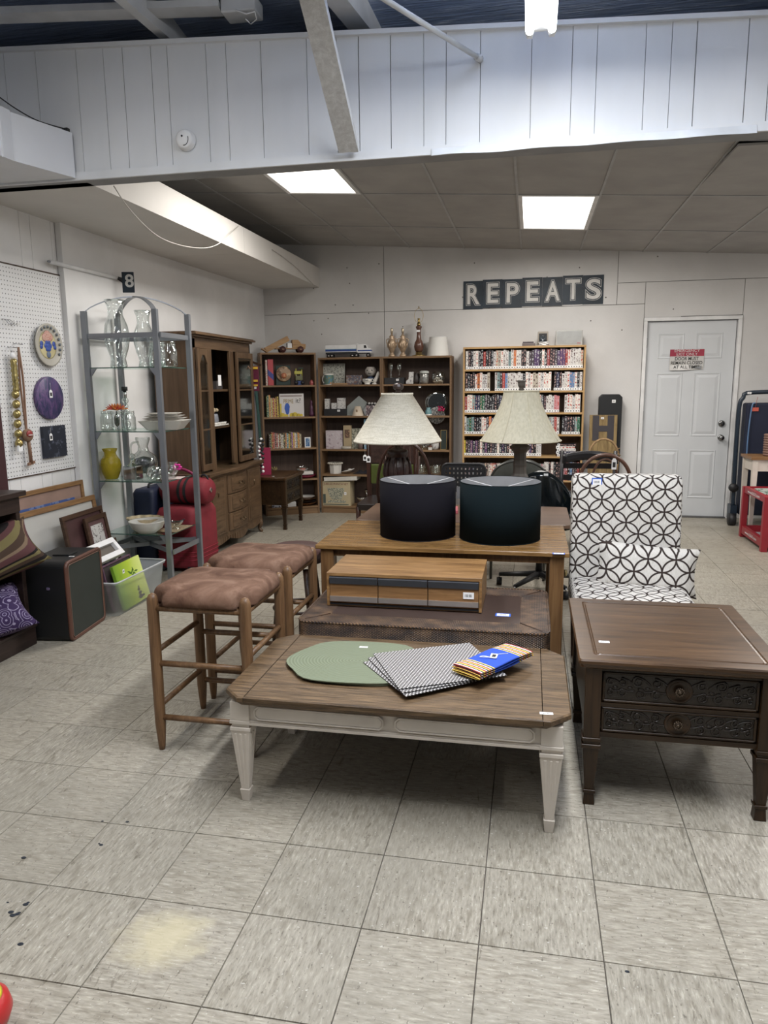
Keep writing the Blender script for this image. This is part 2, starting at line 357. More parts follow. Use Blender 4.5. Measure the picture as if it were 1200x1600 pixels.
for i in range(len(cx)-1):
    for j in range(len(cyv)-1):
        a, b, y0, y1 = cx[i]+.004, cx[i+1]-.004, cyv[j]+.004, cyv[j+1]-.004
        if (i, j) in ((2, 1), (5, 2)):
            m1 = (a+b)/2; L_ = thing('ceiling_light', ['lit rectangular ceiling light panel nearer the bulkhead, left of the other', 'lit rectangular ceiling light panel above the black letter sign'][i == 5], 'ceiling light', (m1, (y0+y1)/2, cz(m1)))
            def ring(x0, x1, ya, yb, d): return [(x0, ya, cz(x0)+d), (x1, ya, cz(x1)+d), (x1, yb, cz(x1)+d), (x0, yb, cz(x0)+d)]
            f = MB()
            for (q0, q1, r0, r1) in ((a, b, y0, y0+.03), (a, b, y1-.03, y1), (a, a+.03, y0+.03, y1-.03), (b-.03, b, y0+.03, y1-.03)):
                f.hexa(ring(q0, q1, r0, r1, -.004), ring(q0, q1, r0, r1, .02))
            f.build('frame', M_WHITE, L_, W=True)
            MB().hexa(ring(a+.03, b-.03, y0+.03, y1-.03, .002), ring(a+.03, b-.03, y0+.03, y1-.03, .012)).build('diffuser', M_DIFF, L_, W=True)
            continue
        tl = .0
        h = [0, 0, 0, 0]
        if (i, j) == (7, 1): h = [-.03, 0, 0, -.0]
        if (i, j) == (7, 2): h = [0, 0, 0, 0]
        co = [(a, y0), (b, y0), (b, y1), (a, y1)]
        MB().hexa([(x, y, cz(x)+.004+h[n_]) for n_, (x, y) in enumerate(co)], [(x, y, cz(x)+.016+h[n_]) for n_, (x, y) in enumerate(co)]).build('ceiling_tile', M_CT, ceiling)
# ------------------------------------------------------------------ bulkhead of white planks
YB = 1.35
t = NT('white_plank_paint'); p = t.pos(); c = t.ramp(t.noise(t.map(p, (1, 1, .3)), 4, 4), [(.3, (.60, .615, .63)), (.7, (.67, .68, .695))]); t.bump(t.noise(t.map(p, (60, 60, 4)), 1, 3), .12, .002)
M_PLANK = t.done(c, .5, spec=.35)
ZB = 2.445
def ztop(x): return 3.02-.052*x
bk = MB(); bk.hexa([(XL, YB+.014, ZB), (XR, YB+.014, ZB), (XR, YB+.12, ZB), (XL, YB+.12, ZB)], [(XL, YB+.014, ztop(XL)), (XR, YB+.014, ztop(XR)), (XR, YB+.12, ztop(XR)), (XL, YB+.12, ztop(XL))])
wall_front = struct(bk, 'wall_front', plain((.26, .265, .27), .8, name='bulkhead_backing'))
gx = [PY(u, 160, YB).x for u in (-60, 0, 12, 61, 124, 166, 196, 240, 265, 325, 356, 410, 481, 527, 561, 611, 662, 697, 750, 829, 892, 930, 1005, 1045, 1083, 1163, 1198, 1240)]
gx = [XL]+[g for g in gx if g > XL+.05]
while gx[-1] < XR: gx.append(min(XR, gx[-1]+.16))
for a, b in zip(gx, gx[1:]):
    g = random.choice((.0012, .0012, .0014, .0026))
    MB().hexa([(a+g, YB, ZB), (b-g, YB, ZB), (b-g, YB+.014, ZB), (a+g, YB+.014, ZB)], [(a+g, YB, ztop(a)), (b-g, YB, ztop(b)), (b-g, YB+.014, ztop(b)), (a+g, YB+.014, ztop(a))]).build('plank', M_PLANK, wall_front)
tr = MB(); tr.box(XL, XR, YB-.014, YB, ZB-.004, ZB+.035); struct(tr, 'trim_3', M_PLANK)
tr = MB(); n_ = 24
for i in range(n_):
    a, b = XL+(XR-XL)*i/n_, XL+(XR-XL)*(i+1)/n_; tr.hexa([(a, YB-.02, ztop(a)), (b, YB-.02, ztop(b)), (b, YB+.13, ztop(b)), (a, YB+.13, ztop(a))], [(a, YB-.02, ztop(a)+.02), (b, YB-.02, ztop(b)+.02), (b, YB+.13, ztop(b)+.02), (a, YB+.13, ztop(a)+.02)])
struct(tr, 'trim_4', M_PLANK)
# loose plastic edging hanging along the bottom of the bulkhead
M_FILM = plain((.62, .64, .66), .3, name='plastic_film')
fl = MB(); x0, x1 = PY(675, 245, YB).x, PY(1180, 212, YB).x
fl.grid(lambda u, v: V(x0+(x1-x0)*u, YB-.016-.010*v-.004*math.sin(u*19)*v, ZB+.022-.034*v+.0025*math.sin(u*23)*v), 60, 3)
fl.build('plastic_edging', M_FILM, wall_front)
# ------------------------------------------------------------------ roof of the front hall
t = NT('blue_roof_insulation'); p = t.pos(); n1 = t.noise(t.map(p, (1.2, 22, 1), (0, 0, .1)), 2.0, 6, .65, 1.2); n2 = t.noise(t.map(p, (3, 60, 1), (0, 0, -.12)), 1.5, 4, .6, 1)
t.bump(t.m('ADD', n1, t.m('MULTIPLY', n2, .6)), .9, .02); M_ROOF = t.done(t.ramp(n1, [(.3, (.13, .18, .30)), (.58, (.22, .28, .42)), (.70, (.55, .60, .70))]), .30, spec=.6)  # palest ramp stop paints light glinting on the wrinkles into the colour
ZR = 3.27
def zroof(y): return 3.30-.22*(y-1.0)
struct(MB().hexa([(XL-.1, -5.2, zroof(-5.2)), (XR+.1, -5.2, zroof(-5.2)), (XR+.1, 2.7, zroof(2.7)), (XL-.1, 2.7, zroof(2.7))], [(XL-.1, -5.2, zroof(-5.2)+.1), (XR+.1, -5.2, zroof(-5.2)+.1), (XR+.1, 2.7, zroof(2.7)+.1), (XL-.1, 2.7, zroof(2.7)+.1)]), 'ceiling_roof', M_ROOF)
M_BEAM = plain((.50, .51, .52), .5, name='white_painted_steel'); M_BEAMD = plain((.20, .22, .25), .5, name='grey_painted_steel')
def roofbar(u0, v0, u1, v1, z, w_, h_, mat, label, up=(0, 0, 1), ext=.4):
    a, b = PZ(u0, v0, z), PZ(u1, v1, z); d = (b-a).normalized(); a = a-d*ext; b = b+d*ext
    o = MB().bar(a, b, w_, h_, up).build('roof_beam', mat); return tag(o, label, 'beam')
roofbar(545, 0, 592, 60, ZR-.12, .10, .14, M_BEAM, 'white steel roof beam directly behind the diagonal wooden brace')
roofbar(212, 0, 300, 78, ZR-.12, .05, .12, M_BEAM, 'slim pale steel roof beam crossing the dark ceiling left of the brace')
roofbar(330, -10, 450, 70, ZR-.05, .22, .06, M_BEAMD, 'wide dull grey roof purlin on the blue insulation')
# wooden brace
bt = MB(); p1 = PY(545, 233, YB-.06); p0 = PY(487, -8, .62); d = (p0-p1).normalized()
wv = Vector((1, .10, 0)).normalized(); dn = d.cross(wv).normalized()
M_BRACE = wood('rough_white_painted_lumber', (.42, .42, .42), (.60, .61, .61), 'z', 1.2, .7, .6)
def bq(p, s): return [p-wv*.046-dn*.019, p+wv*.046-dn*.019, p+wv*.046+dn*.019, p-wv*.046+dn*.019]
bt.hexa(bq(p1, 0), bq(p1+d*.30, 0))
bt.hexa(bq(p1+d*.30, 0), bq(p0+d*.5, 0))
tag(bt.build('wooden_brace', M_BRACE), 'rough white painted diagonal lumber brace with a knot notch, coming down onto the planked bulkhead', 'brace')
# thin conduit rod ending on the bulkhead
a = PY(750, 92, YB-.012); b = PY(600, -2, .70); d = (b-a).normalized()
cr = thing('conduit', 'thin white conduit rod running from the roof down to the bulkhead planks', 'conduit', a)
MB().cyl(a, b+d*.6, .011, n=10).build('rod', M_BEAM, cr, W=True); MB().cyl(a-d*.005, a+d*.03, .016, n=10).build('coupling', M_BEAM, cr, W=True)
# unlit channel with wire, top left
ch = thing('lamp_holder_rail', 'unlit pale metal ceiling rail with a bare wire hanging from its end box', 'light fixture', PZ(375, 25, 3.15))
a, b = PZ(-60, 26, 3.15), PZ(345, 12, 3.15)
MB().bar(a, b, .10, .03).build('channel', M_BEAM, ch, W=True)
e = PZ(378, 14, 3.15); MB().obox(e, (.17, .12, .07), (0, 0, .02)).build('end_box', M_BEAM, ch, W=True, bev=.008)
pts = [PZ(368, 15, 3.12), PZ(385, 22, 3.10), PZ(398, 18, 3.10), PZ(401, 30, 3.10), PZ(392, 38, 3.09), PZ(384, 30, 3.09)]
MB().tube(pts, .003, 6).build('wire', M_WHITE, ch, W=True)
# fluorescent strip
fx = PY(845, 50, 1.12); FX, FZ = fx.x, fx.z
fl_ = thing('fluorescent_light', 'lit two-tube fluorescent strip light ending above the bulkhead', 'light fixture', (FX, .0, FZ))
MB().box(FX-.03, FX+.03, -1.32, 1.12, FZ+.0, FZ+.05).build('housing', M_WHITE, fl_, W=True, bev=.004)
M_TUBE = emis('lit_tube', (.93, .97, 1), 9)
for s_ in (-1, 1):
    q = MB().cyl((FX+s_*.045, -1.28, FZ-.005), (FX+s_*.045, 1.09, FZ-.005), .0165, n=12).build('tube', M_TUBE, fl_, W=True)
    MB().cyl((FX+s_*.045, 1.09, FZ-.005), (FX+s_*.045, 1.115, FZ-.005), .0175, n=12).build('end_cap', M_WHITE, q, W=True)
    MB().box(FX+s_*.045-.012, FX+s_*.045+.012, 1.10, 1.13, FZ-.02, FZ+.03).build('lampholder', M_WHITE, fl_, W=True, bev=.003)
MB().cyl((FX, .3, FZ+.05), (FX, .3, zroof(.3)), .004, n=6).build('hanger', M_STEEL, fl_, W=True)
MB().cyl((FX, .9, FZ+.05), (FX, .9, zroof(.9)), .004, n=6).build('hanger', M_STEEL, fl_, W=True)
# white boarded duct at the left end of the bulkhead
M_DUCT = plain((.62, .635, .66), .5, var=.05, sc=3, name='white_duct_board')
zb = ZB+.005; A = PZ(111, 275, zb); B = PZ(17, 250, zb); A.y = YB-.02; zt = PY(106, 208, YB-.02).z
poly = [(XL+.001, -2.2), (B.x, -2.2), (B.x, B.y), (A.x, A.y), (XL+.001, A.y)]
du = thing('air_duct', 'white boarded duct turning at an angle into the left end of the bulkhead', 'duct', (XL+.2, .3, zb))
MB().prism(poly, zb, zt).build('casing', M_DUCT, du, W=True)
MB().hexa([(B.x-.0, B.y-.06, zb-.003), (B.x+.010, B.y-.06, zb-.003), (B.x+.010, B.y+.01, zb-.003), (B.x, B.y+.01, zb-.003)], [(B.x, B.y-.06, zt+.003), (B.x+.010, B.y-.06, zt+.003), (B.x+.010, B.y+.01, zt+.003), (B.x, B.y+.01, zt+.003)]).build('corner_strip', M_DUCT, du, W=True)
# smoke alarm
c = PY(292, 220, YB); sa = thing('smoke_alarm', 'round white smoke alarm on the planked bulkhead', 'smoke alarm', (c.x, YB, c.z))
def ydisc(mb, c, prof, n=24):
    T0 = mb.T; mb.T = Matrix.Translation(c) @ Matrix.Rotation(math.pi/2, 4, 'X'); mb.lathe(prof, (0, 0, 0), n); mb.T = T0; return mb
ydisc(MB(), (0, -.0, 0), [(.050, 0), (.050, .012), (.044, .014), (.044, .030), (.036, .036), (0, .037)]).build('body', M_WHITE, sa)
ydisc(MB(), (-.008, -.037, .012), [(.005, 0), (.004, .003), (0, .003)], 10).build('button', M_BLACK, sa)
MB().tube([(.024*math.cos(a)+.0, -.036, .03*math.sin(a)-.001) for a in [math.radians(q) for q in range(-100, 21, 15)]], .002, 5).build('vent', M_BLACK, sa)
# cables
def cable(pts, r, mat, label, name='cable'): return tag(MB().tube(pts, r, 6).build(name, mat), label, 'cable')
def smooth(pts, n=6):
    pts = [Vector(p) for p in pts]; out = []
    for i in range(len(pts)-1):
        p0 = pts[max(i-1, 0)]; p1, p2 = pts[i], pts[i+1]; p3 = pts[min(i+2, len(pts)-1)]
        for k_ in range(n):
            t_ = k_/n; out.append(.5*((2*p1)+(p2-p0)*t_+(2*p0-5*p1+4*p2-p3)*t_*t_+(-p0+3*p1-3*p2+p3)*t_**3))
    return out+[pts[-1]]
cable(smooth([PY(178, 291, 1.50), PY(205, 330, 1.75), PY(245, 368, 2.1), PY(285, 384, 2.4), PY(325, 387, 2.7), PY(352, 374, 2.9), PX(372, 354, -.662)]), .0035, plain((.45, .43, .4), .6, name='cord'), 'thin pale cord drooping beneath the cream soffit')
cable(smooth([PX(425, 390, -.660), PX(440, 400, -.655), PX(465, 420, -.655), PX(492, 447, -.655)]), .003, plain((.45, .43, .4), .6), 'short thin cord hanging down the far end of the cream soffit face')
cable(smooth([PY(-10, 145, 1.1), PY(25, 170, 1.22), PY(60, 189, 1.29), PY(100, 201, YB-.012)]), .003, M_BLACK, 'thin dark cable lying across the left end of the bulkhead')
MB().obox(PY(103, 204, YB-.012), (.03, .022, .02)).build('cable_box', M_BLACK, du, W=True)
# dark recess above the soffit
# ------------------------------------------------------------------ door
DC = (DX0+DX1)/2; door = thing('door_1', None, None, (DC, W, 0)); door['kind'] = 'structure'
M_DOOR = plain((.60, .62, .64), .45, var=.03, sc=3, name='pale_grey_door_paint')
x0, x1 = DX0, DX1
fr = MB()
for a, b in ((x0, x0+.035), (x1-.035, x1)): fr.box(a, b, W-.015, W+.12, 0, DZ-.0355)
fr.box(x0, x1, W-.015, W+.12, DZ-.035, DZ); fr.build('door_frame', M_WHITE, door, W=True, bev=.003)
fr = MB(); fr.box(x0-.004, x0+.0, W-.004, W, 0, DZ); fr.box(x1, x1+.004, W-.004, W, 0, DZ+.003); fr.box(x0+.35, x1, W-.006, W, DZ, DZ+.006); fr.build('caulk_gap', M_JOINT, door, W=True)
a, b = x0+.042, x1-.042; leaf = MB().box(a, b, W+.03, W+.07, .012, DZ-.042).build('door_leaf', M_DOOR, door, W=True, bev=.002)
pw = (b-a); cxs = [(a+.17*pw, a+.41*pw), (a+.57*pw, a+.81*pw)]; cxs = [(a+.13*pw, a+.43*pw), (a+.56*pw, a+.86*pw)]
for (q0, q1) in cxs:
    for (z0, z1) in ((1.62, 1.87), (.84, 1.48), (.20, .70)):
        m = MB(); y = W+.03
        # moulding ring and raised field
        R = lambda d, yy: [(q0+d, yy, z0+d), (q1-d, yy, z0+d), (q1-d, yy, z1-d), (q0+d, yy, z1-d)]
        rings = [R(0, y+.0005), R(.006, y-.006), R(.018, y-.001), R(.024, y-.001), R(.050, y-.007)]
        vs = [p_ for r_ in rings for p_ in r_]; fs = [(4*k_+i, 4*k_+(i+1) % 4, 4*k_+4+(i+1) % 4, 4*k_+4+i) for k_ in range(4) for i in range(4)]+[(16, 17, 18, 19)]
        m.add(vs, fs); m.build('door_panel', M_DOOR, leaf, W=True)
kx = PY(1127, 684, W).x
for zz, nm_ in ((PY(1127, 662, W).z, 'deadbolt'), (PY(1127, 684, W).z, 'door_knob')):
    m = MB()
    prof = [(.030, 0), (.030, .008), (.022, .012), (.010, .014), (.010, .03)] if nm_ == 'door_knob' else [(.033, 0), (.031, .014), (.02, .018), (0, .018)]
    if nm_ == 'door_knob': prof += [(.022, .038), (.027, .05), (.024, .062), (.012, .067), (0, .067)]
    ydisc(m, (kx, W+.03, zz), prof, 20); m.build(nm_, plain((.25, .25, .25), .25, 1, name='satin_nickel'), door, W=True)
for zz in (1.78, 1.05, .25): MB().cyl((x0+.036, W+.02, zz-.05), (x0+.036, W+.02, zz+.05), .008, n=8).build('hinge', M_CHROME, door, W=True)
MB().box(x0+.035, x1-.035, W-.02, W+.1, 0, .012).build('threshold', plain((.08, .08, .08), .5), door, W=True)

# ------------------------------------------------------------------ small helpers for price stickers and tags
def sticker(parent, c, w_, h_, face='z', blue=False, rz=0):
    # flat printed price sticker; face = direction it looks towards
    m = MB(); R_ = {'z': Matrix(), '-y': Matrix.Rotation(math.pi/2, 4, 'X'), 'x': Matrix.Rotation(math.pi/2, 4, 'Z') @ Matrix.Rotation(math.pi/2, 4, 'X')}[face]
    m.T = Matrix.Translation(c) @ Matrix.Rotation(rz, 4, 'Z') @ R_
    k = .0006
    if blue: m.m = 2; m.box(-w_*.62, w_*.62, -h_*.72, h_*.72, 0, k*.6)
    m.m = 0; m.box(-w_/2, w_/2, -h_/2, h_/2, 0, k); m.m = 1
    for i in range(7):
        a = -w_*.34+w_*.1*i; m.box(a, a+w_*(.055 if i % 3 else .03), -h_*.22, h_*.2, k, k+.0003)
    return m.build('price_sticker', [M_TAG, M_INK, plain((.03, .12, .55), .6, name='blue_tape')], parent)
def hangtag(parent, top, L_=.05, w_=.028, h_=.045, n_=(0, -1, 0)):
    m = MB(); t_ = Vector(top); m.m = 0; c = t_-Vector((0, 0, L_+h_/2))
    m.T = Matrix.Translation(c) @ Matrix.Rotation(math.atan2(n_[0], -n_[1]), 4, 'Z')
    m.prismy([(-w_/2, -h_/2), (w_/2, -h_/2), (w_/2, h_*.3), (w_*.2, h_/2), (-w_*.2, h_/2), (-w_/2, h_*.3)], -.0006, .0006); m.m = 1
    m.box(-w_*.3, w_*.3, -.0012, -.0006, -h_*.3, h_*.15); m.T = None; m.m = 0
    m.tube([t_, c+Vector((0, 0, h_/2))], .0007, 4); return m.build('price_tag', [M_TAG, M_INK], parent)
def text(s, w_, h_, M, mat, parent, name='lettering', off=0, ext=.0004):
    cu = bpy.data.curves.new('txt', 'FONT'); cu.body = s; cu.align_x = 'CENTER'; cu.align_y = 'CENTER'; cu.extrude = .001; cu.offset = off; cu.size = 1
    o = bpy.data.objects.new('txt', cu); COL.objects.link(o); dg = bpy.context.evaluated_depsgraph_get(); me = bpy.data.meshes.new_from_object(o.evaluated_get(dg))
    bpy.data.objects.remove(o); xs = [v.co.x for v in me.vertices]; ys = [v.co.y for v in me.vertices]
    if not xs: return None
    cx_, cy_ = (min(xs)+max(xs))/2, (min(ys)+max(ys))/2; kx_, ky_ = w_/(max(xs)-min(xs)), h_/(max(ys)-min(ys))
    for v in me.vertices: v.co = M @ Vector(((v.co.x-cx_)*kx_, (v.co.y-cy_)*ky_, v.co.z/.001*ext))
    me.materials.clear(); me.materials.append(mat); o = bpy.data.objects.new(name, me); me.name = name; COL.objects.link(o)
    if parent is not None: o.parent = parent
    return o
FRONT = Matrix.Rotation(math.pi/2, 4, 'X')   # text plane xz facing -y
# ------------------------------------------------------------------ coffee table
M_CTOP = wood('grooved_walnut_top', (.024, .014, .007), (.175, .115, .065), 'x', 2.6, .45, .7, .8, None)
M_CTEND = wood('grooved_walnut_end', (.024, .014, .007), (.175, .115, .065), 'x', 2.5, .45, .7, .8, None)
M_CREAM = plain((.62, .565, .50), .55, var=.08, sc=9, bump=.1, bsc=60, name='distressed_cream_paint')
CX, CY = 1.203, .155
ct = thing('coffee_table', 'low coffee table with a dark grooved wood top and cream fluted tapered legs', 'coffee table', (CX, CY, 0))
hx, hy, cc = .562, .308, .062; zt_, zb_ = .40, .368
ex = hx-.085
def slab(poly, name, mat, z0=zb_, z1=zt_, inset=.012):
    m = MB(); cxm = sum(p[0] for p in poly)/len(poly); k = []
    outer = [p for p in poly]
    def ins(p, d): return (p[0]-math.copysign(d, p[0]) if abs(p[0]) > ex+.001 else p[0], p[1]-math.copysign(d, p[1]))
    lo = [(*ins(p, inset), z0) for p in outer]; mid = [(p[0], p[1], z0+.014) for p in outer]; up = [(p[0], p[1], z1-.004) for p in outer]; tp = [(*ins(p, .004), z1) for p in outer]
    n = len(poly)
    m.add(lo+mid+up+tp, [tuple(reversed(range(n))), tuple(range(3*n, 4*n))]+[(j*n+i, j*n+(i+1) % n, (j+1)*n+(i+1) % n, (j+1)*n+i) for j in range(3) for i in range(n)])
    return m.build(name, mat, ct)
slab([(-ex, -hy), (ex, -hy), (ex, hy), (-ex, hy)], 'top_board', M_CTOP)
slab([(ex+.0015, -hy), (hx-cc, -hy), (hx, -hy+cc), (hx, hy-cc), (hx-cc, hy), (ex+.0015, hy)], 'end_board', M_CTEND)
slab([(-ex-.0015, hy), (-hx+cc, hy), (-hx, hy-cc), (-hx, -hy+cc), (-hx+cc, -hy), (-ex-.0015, -hy)], 'end_board', M_CTEND)
sticker(ct, (hx-.075, -hy+.05, zt_), .04, .016, 'z', rz=.05)
AX, AY = .535, .275
def leg_mesh(sx, sy):
    m = MB(); x, y = sx*(AX-.03), sy*(AY-.03)
    m.box(x-.033, x+.033, y-.033, y+.033, .302, zb_)
    m.box(x-.036, x+.036, y-.036, y+.036, .290, .302); m.box(x-.030, x+.030, y-.030, y+.030, .278, .290)
    m.hexa([(x-.014, y-.014, .045), (x+.014, y-.014, .045), (x+.014, y+.014, .045), (x-.014, y+.014, .045)], [(x-.033, y-.033, .265), (x+.033, y-.033, .265), (x+.033, y+.033, .265), (x-.033, y+.033, .265)])
    m.box(x-.036, x+.036, y-.036, y+.036, .265, .278)
    m.hexa([(x-.013, y-.013, 0), (x+.013, y-.013, 0), (x+.013, y+.013, 0), (x-.013, y+.013, 0)], [(x-.018, y-.018, .045), (x+.018, y-.018, .045), (x+.018, y+.018, .045), (x-.018, y+.018, .045)])
    for a in (0, 1, 2, 3):   # raised flutes on each face
        T0 = Matrix.Translation((x, y, 0)) @ Matrix.Rotation(a*math.pi/2, 4, 'Z'); m.T = T0
        for k in (-1, 0, 1):
            m.hexa([(k*.008-.0025, -.0155, .06), (k*.008+.0025, -.0155, .06), (k*.008+.0025, -.012, .06), (k*.008-.0025, -.012, .06)], [(k*.018-.005, -.0345, .255), (k*.018+.005, -.0345, .255), (k*.018+.005, -.03, .255), (k*.018-.005, -.03, .255)])
        m.T = None
    return m
for sx in (-1, 1):
    for sy in (-1, 1): leg_mesh(sx, sy).build('leg', M_CREAM, ct, bev=.0015, seg=1)
def apron(L_, axis, side):
    m = MB(); R_ = Matrix.Rotation(0 if axis == 'x' else math.pi/2, 4, 'Z'); off = (AY if axis == 'x' else AX)
    m.T = Matrix.Rotation({('x', -1): 0, ('x', 1): math.pi, ('y', -1): -math.pi/2, ('y', 1): math.pi/2}[(axis, side)], 4, 'Z') @ Matrix.Translation((0, -off, 0))
    h = L_/2-.063; m.box(-h, h, .004, .022, .296, zb_-.0); m.box(-h, h, -.004, .022, .288, .298); m.box(-h, h, -.001, .02, .298, .304)
    n = 2 if axis == 'x' else 1
    for i in range(n):
        a = -h+2*h*i/n+.02; b = -h+2*h*(i+1)/n-.02; z0, z1, c = .312, .356, .012
        m.prismy([(a+c, z0), (b-c, z0), (b, z0+c), (b, z1-c), (b-c, z1), (a+c, z1), (a, z1-c), (a, z0+c)], -.003, .004)
        q = .004; m.prismy([(a+c+q, z0+q), (b-c-q, z0+q), (b-q, z0+c+q), (b-q, z1-c-q), (b-c-q, z1-q), (a+c+q, z1-q), (a+q, z1-c-q), (a+q, z0+c+q)], -.0048, -.003)
    h_ap = m.build('apron', M_CREAM, ct, bev=.001, seg=1)
    for i in range(n):
        a = -h+2*h*i/n+.02; b = -h+2*h*(i+1)/n-.02; z0, z1, c = .312, .356, .012; q_ = MB(); q_.T = m.T
        q_.tube([(x, -.0045, z) for x, z in [(a+c, z0), (b-c, z0), (b, z0+c), (b, z1-c), (b-c, z1), (a+c, z1), (a, z1-c), (a, z0+c)]], .0032, 6, True); q_.build('panel_moulding', M_CREAM, h_ap)
    return h_ap
apron(2*AX, 'x', -1); apron(2*AX, 'x', 1); apron(2*AY, 'y', -1); apron(2*AY, 'y', 1)
# ------------------------------------------------------------------ placemats and towel on it
t = NT('sage_woven_placemat'); o = t.obj(); rr_ = t.vm('LENGTH', t.map(o, (1, 1.55, 0))); 
n_ = t.n.new('ShaderNodeVectorMath'); n_.operation = 'LENGTH'; t.L(t.map(o, (1, 1.5, 0)), n_.inputs[0]); wv_ = t.m('SINE', t.m('MULTIPLY', n_.outputs['Value'], 520))
t.bump(wv_, .5, .001); M_SAGE = t.done(t.ramp(wv_, [(0, (.155, .18, .12)), (1, (.195, .22, .15))]), .8, spec=.2)
def mat_outline(hx_, hy_, cx_, r_=.6, n=40):
    out = []
    for i in range(n):
        a = 2*math.pi*i/n; c_, s_ = math.cos(a), math.sin(a); out.append((math.copysign(abs(c_)**r_, c_)*hx_, math.copysign(abs(s_)**.62, s_)*hy_))
    return out
c0 = PZ(545, 1037, .40)
_hx = [V(-.250, -.01, 0), V(-.205, -.075, 0), V(-.12, -.135, 0), V(.12, -.135, 0), V(.205, -.075, 0), V(.250, -.01, 0), V(.205, .075, 0), V(.12, .135, 0), V(-.12, .135, 0), V(-.205, .075, 0)]
def _cl(p, n=4):
    q = [p[-1]]+p+[p[0], p[1]]; out = []
    for i in range(1, len(p)+1):
        a, b, c, d = q[i-1], q[i], q[i+1], q[i+2]
        for k in range(n): s = k/n; out.append(.5*((2*b)+(c-a)*s+(2*a-5*b+4*c-d)*s*s+(-a+3*b-3*c+d)*s**3))
    return out
HEXO = [(p.x*1.04, p.y*1.40) for p in _cl(_hx)]
for i in range(4):
    m = MB(); pl = HEXO
    m.prism(pl, 0, .0028); single(m, 'placemat', M_SAGE, ['lowest sage green oval placemat of the stack on the coffee table', 'second sage green oval placemat from the bottom of the stack', 'third sage green oval placemat from the bottom of the stack', 'topmost sage green oval placemat with a price sticker'][i], 'placemat', 'sage green placemats on the coffee table', loc=(1.03+.004*math.sin(i*2), .200-.004*i, .4004+.0035*i), rz=.03*i-.04)
last = [o for o in bpy.data.objects if o.name.startswith('placemat')][-1]; q = PZ(571, 1011, .414)-last.location; sticker(last, (q.x, q.y, .0029), .032, .014)
t = NT('grey_checked_placemat'); o = t.obj(); x_, y_, z_ = t.sep(t.map(o, (1, 1, 1), (0, 0, 0)))[0:3]
sx_ = t.m('SINE', t.m('MULTIPLY', x_, 480)); sy_ = t.m('SINE', t.m('MULTIPLY', y_, 360)); pr_ = t.m('MULTIPLY', sx_, sy_)
t.bump(pr_, .5, .001); M_GMAT = t.done(t.ramp(pr_, [(.18, (.08, .075, .075)), (.40, (.55, .53, .52))]), .55)
cs = [[(560, 1033), (600, 1014), (735, 1062), (642, 1093)], [(572, 1026), (640, 1014), (748, 1050), (655, 1086)], [(580, 1020), (705, 1008), (760, 1040), (690, 1072)]]
A_ = [PZ(u, v, .41) for u, v in [(565, 1028), (710, 1007), (757, 1042), (642, 1091)]]
cen = (A_[1]+A_[3])/2; ang = math.atan2((A_[1]-A_[0]).y, (A_[1]-A_[0]).x)
for i in range(3):
    m = MB(); a, b = .190, .165
    m.grid(lambda u, v, i=i: V((u-.5)*2*a, (v-.5)*2*b, .0012+(.0135 if u < .3 else 0)*0+.010*max(0, 1-u*2.2)*0+.0045*i), 6, 4, False)
    n0 = len(m.v); m.grid(lambda u, v, i=i: V((u-.5)*2*a, (.5-v)*2*b, -.0008+.0045*i), 6, 4, False)
    single(m, 'placemat', M_GMAT, ['lowest grey woven placemat, fanned out furthest to the left on the coffee table', 'middle grey woven placemat of the fanned three', 'topmost grey woven placemat of the fanned three on the coffee table'][i], 'placemat', 'grey woven placemats fanned on the coffee table', loc=(cen.x-.008+.008*i, cen.y-.012+.010*i, .4155), rz=ang+.10-.09*i)
M_ = MB(); tp = [PZ(u, v, .42) for u, v in [(705, 1052), (800, 1020), (828, 1030), (746, 1076)]]; tc = sum(tp, Vector())/4; dirv = ((tp[1]-tp[0])+(tp[2]-tp[3])).normalized(); Lt = (tp[1]-tp[0]).length; Wt = (tp[3]-tp[0]).length*.9
t = NT('striped_cloth'); o = t.obj(); x_ = t.sep(o)[0]; f_ = t.m('ABSOLUTE', t.m('DIVIDE', x_, Lt/2))
Bl, Ye, Re, Wh, Ny = (.04, .09, .45), (.75, .55, .12), (.35, .06, .06), (.7, .66, .6), (.03, .03, .08)
st_ = [(0, Bl), (.46, Ye), (.50, Ny), (.54, Wh), (.58, Re), (.63, Ye), (.67, Ny), (.71, Wh), (.74, Re), (.79, Ye), (.84, Ny), (.88, Wh), (.92, Re), (.96, Ye)]
t.bump(t.noise(o, 400, 2), .4, .001); M_TOWEL = t.done(t.ramp(f_, st_, 'CONSTANT'), .85, spec=.1)
tw = thing('folded_towel', 'folded blue kitchen towel with yellow and red striped ends and a hanging tag', 'towel', (tc.x, tc.y, .4305), math.atan2(dirv.y, dirv.x))
for i in range(3):
    m = MB(); m.grid(lambda u, v, i=i: V((u-.5)*(Lt-.006*i), Wt*.46*math.cos(2*math.pi*v)*1.0, .009+.0085*i+.0042*math.sin(2*math.pi*v)+.0015*math.sin(u*9+i)), 14, 12, True); 
    m.build('fold', M_TOWEL, tw)
m = MB(); m.T = Matrix.Rotation(.5, 4, 'Z'); m.box(-.02, .022, -.012, .012, .0325, .0335); m.m = 1; m.box(-.012, .014, -.007, .006, .0335, .0338); m.m = 0; m.T = None
m.tube(smooth([(-.02, 0, .034), (-.035, .01, .036), (-.04, .03, .033), (-.03, .02, .036), (-.02, 0, .034)]), .0012, 5)
m.tube([(.02, -.0, .034), (.055, -.02, .033)], .001, 5); m.build('price_tag', [M_TAG, M_INK], tw)

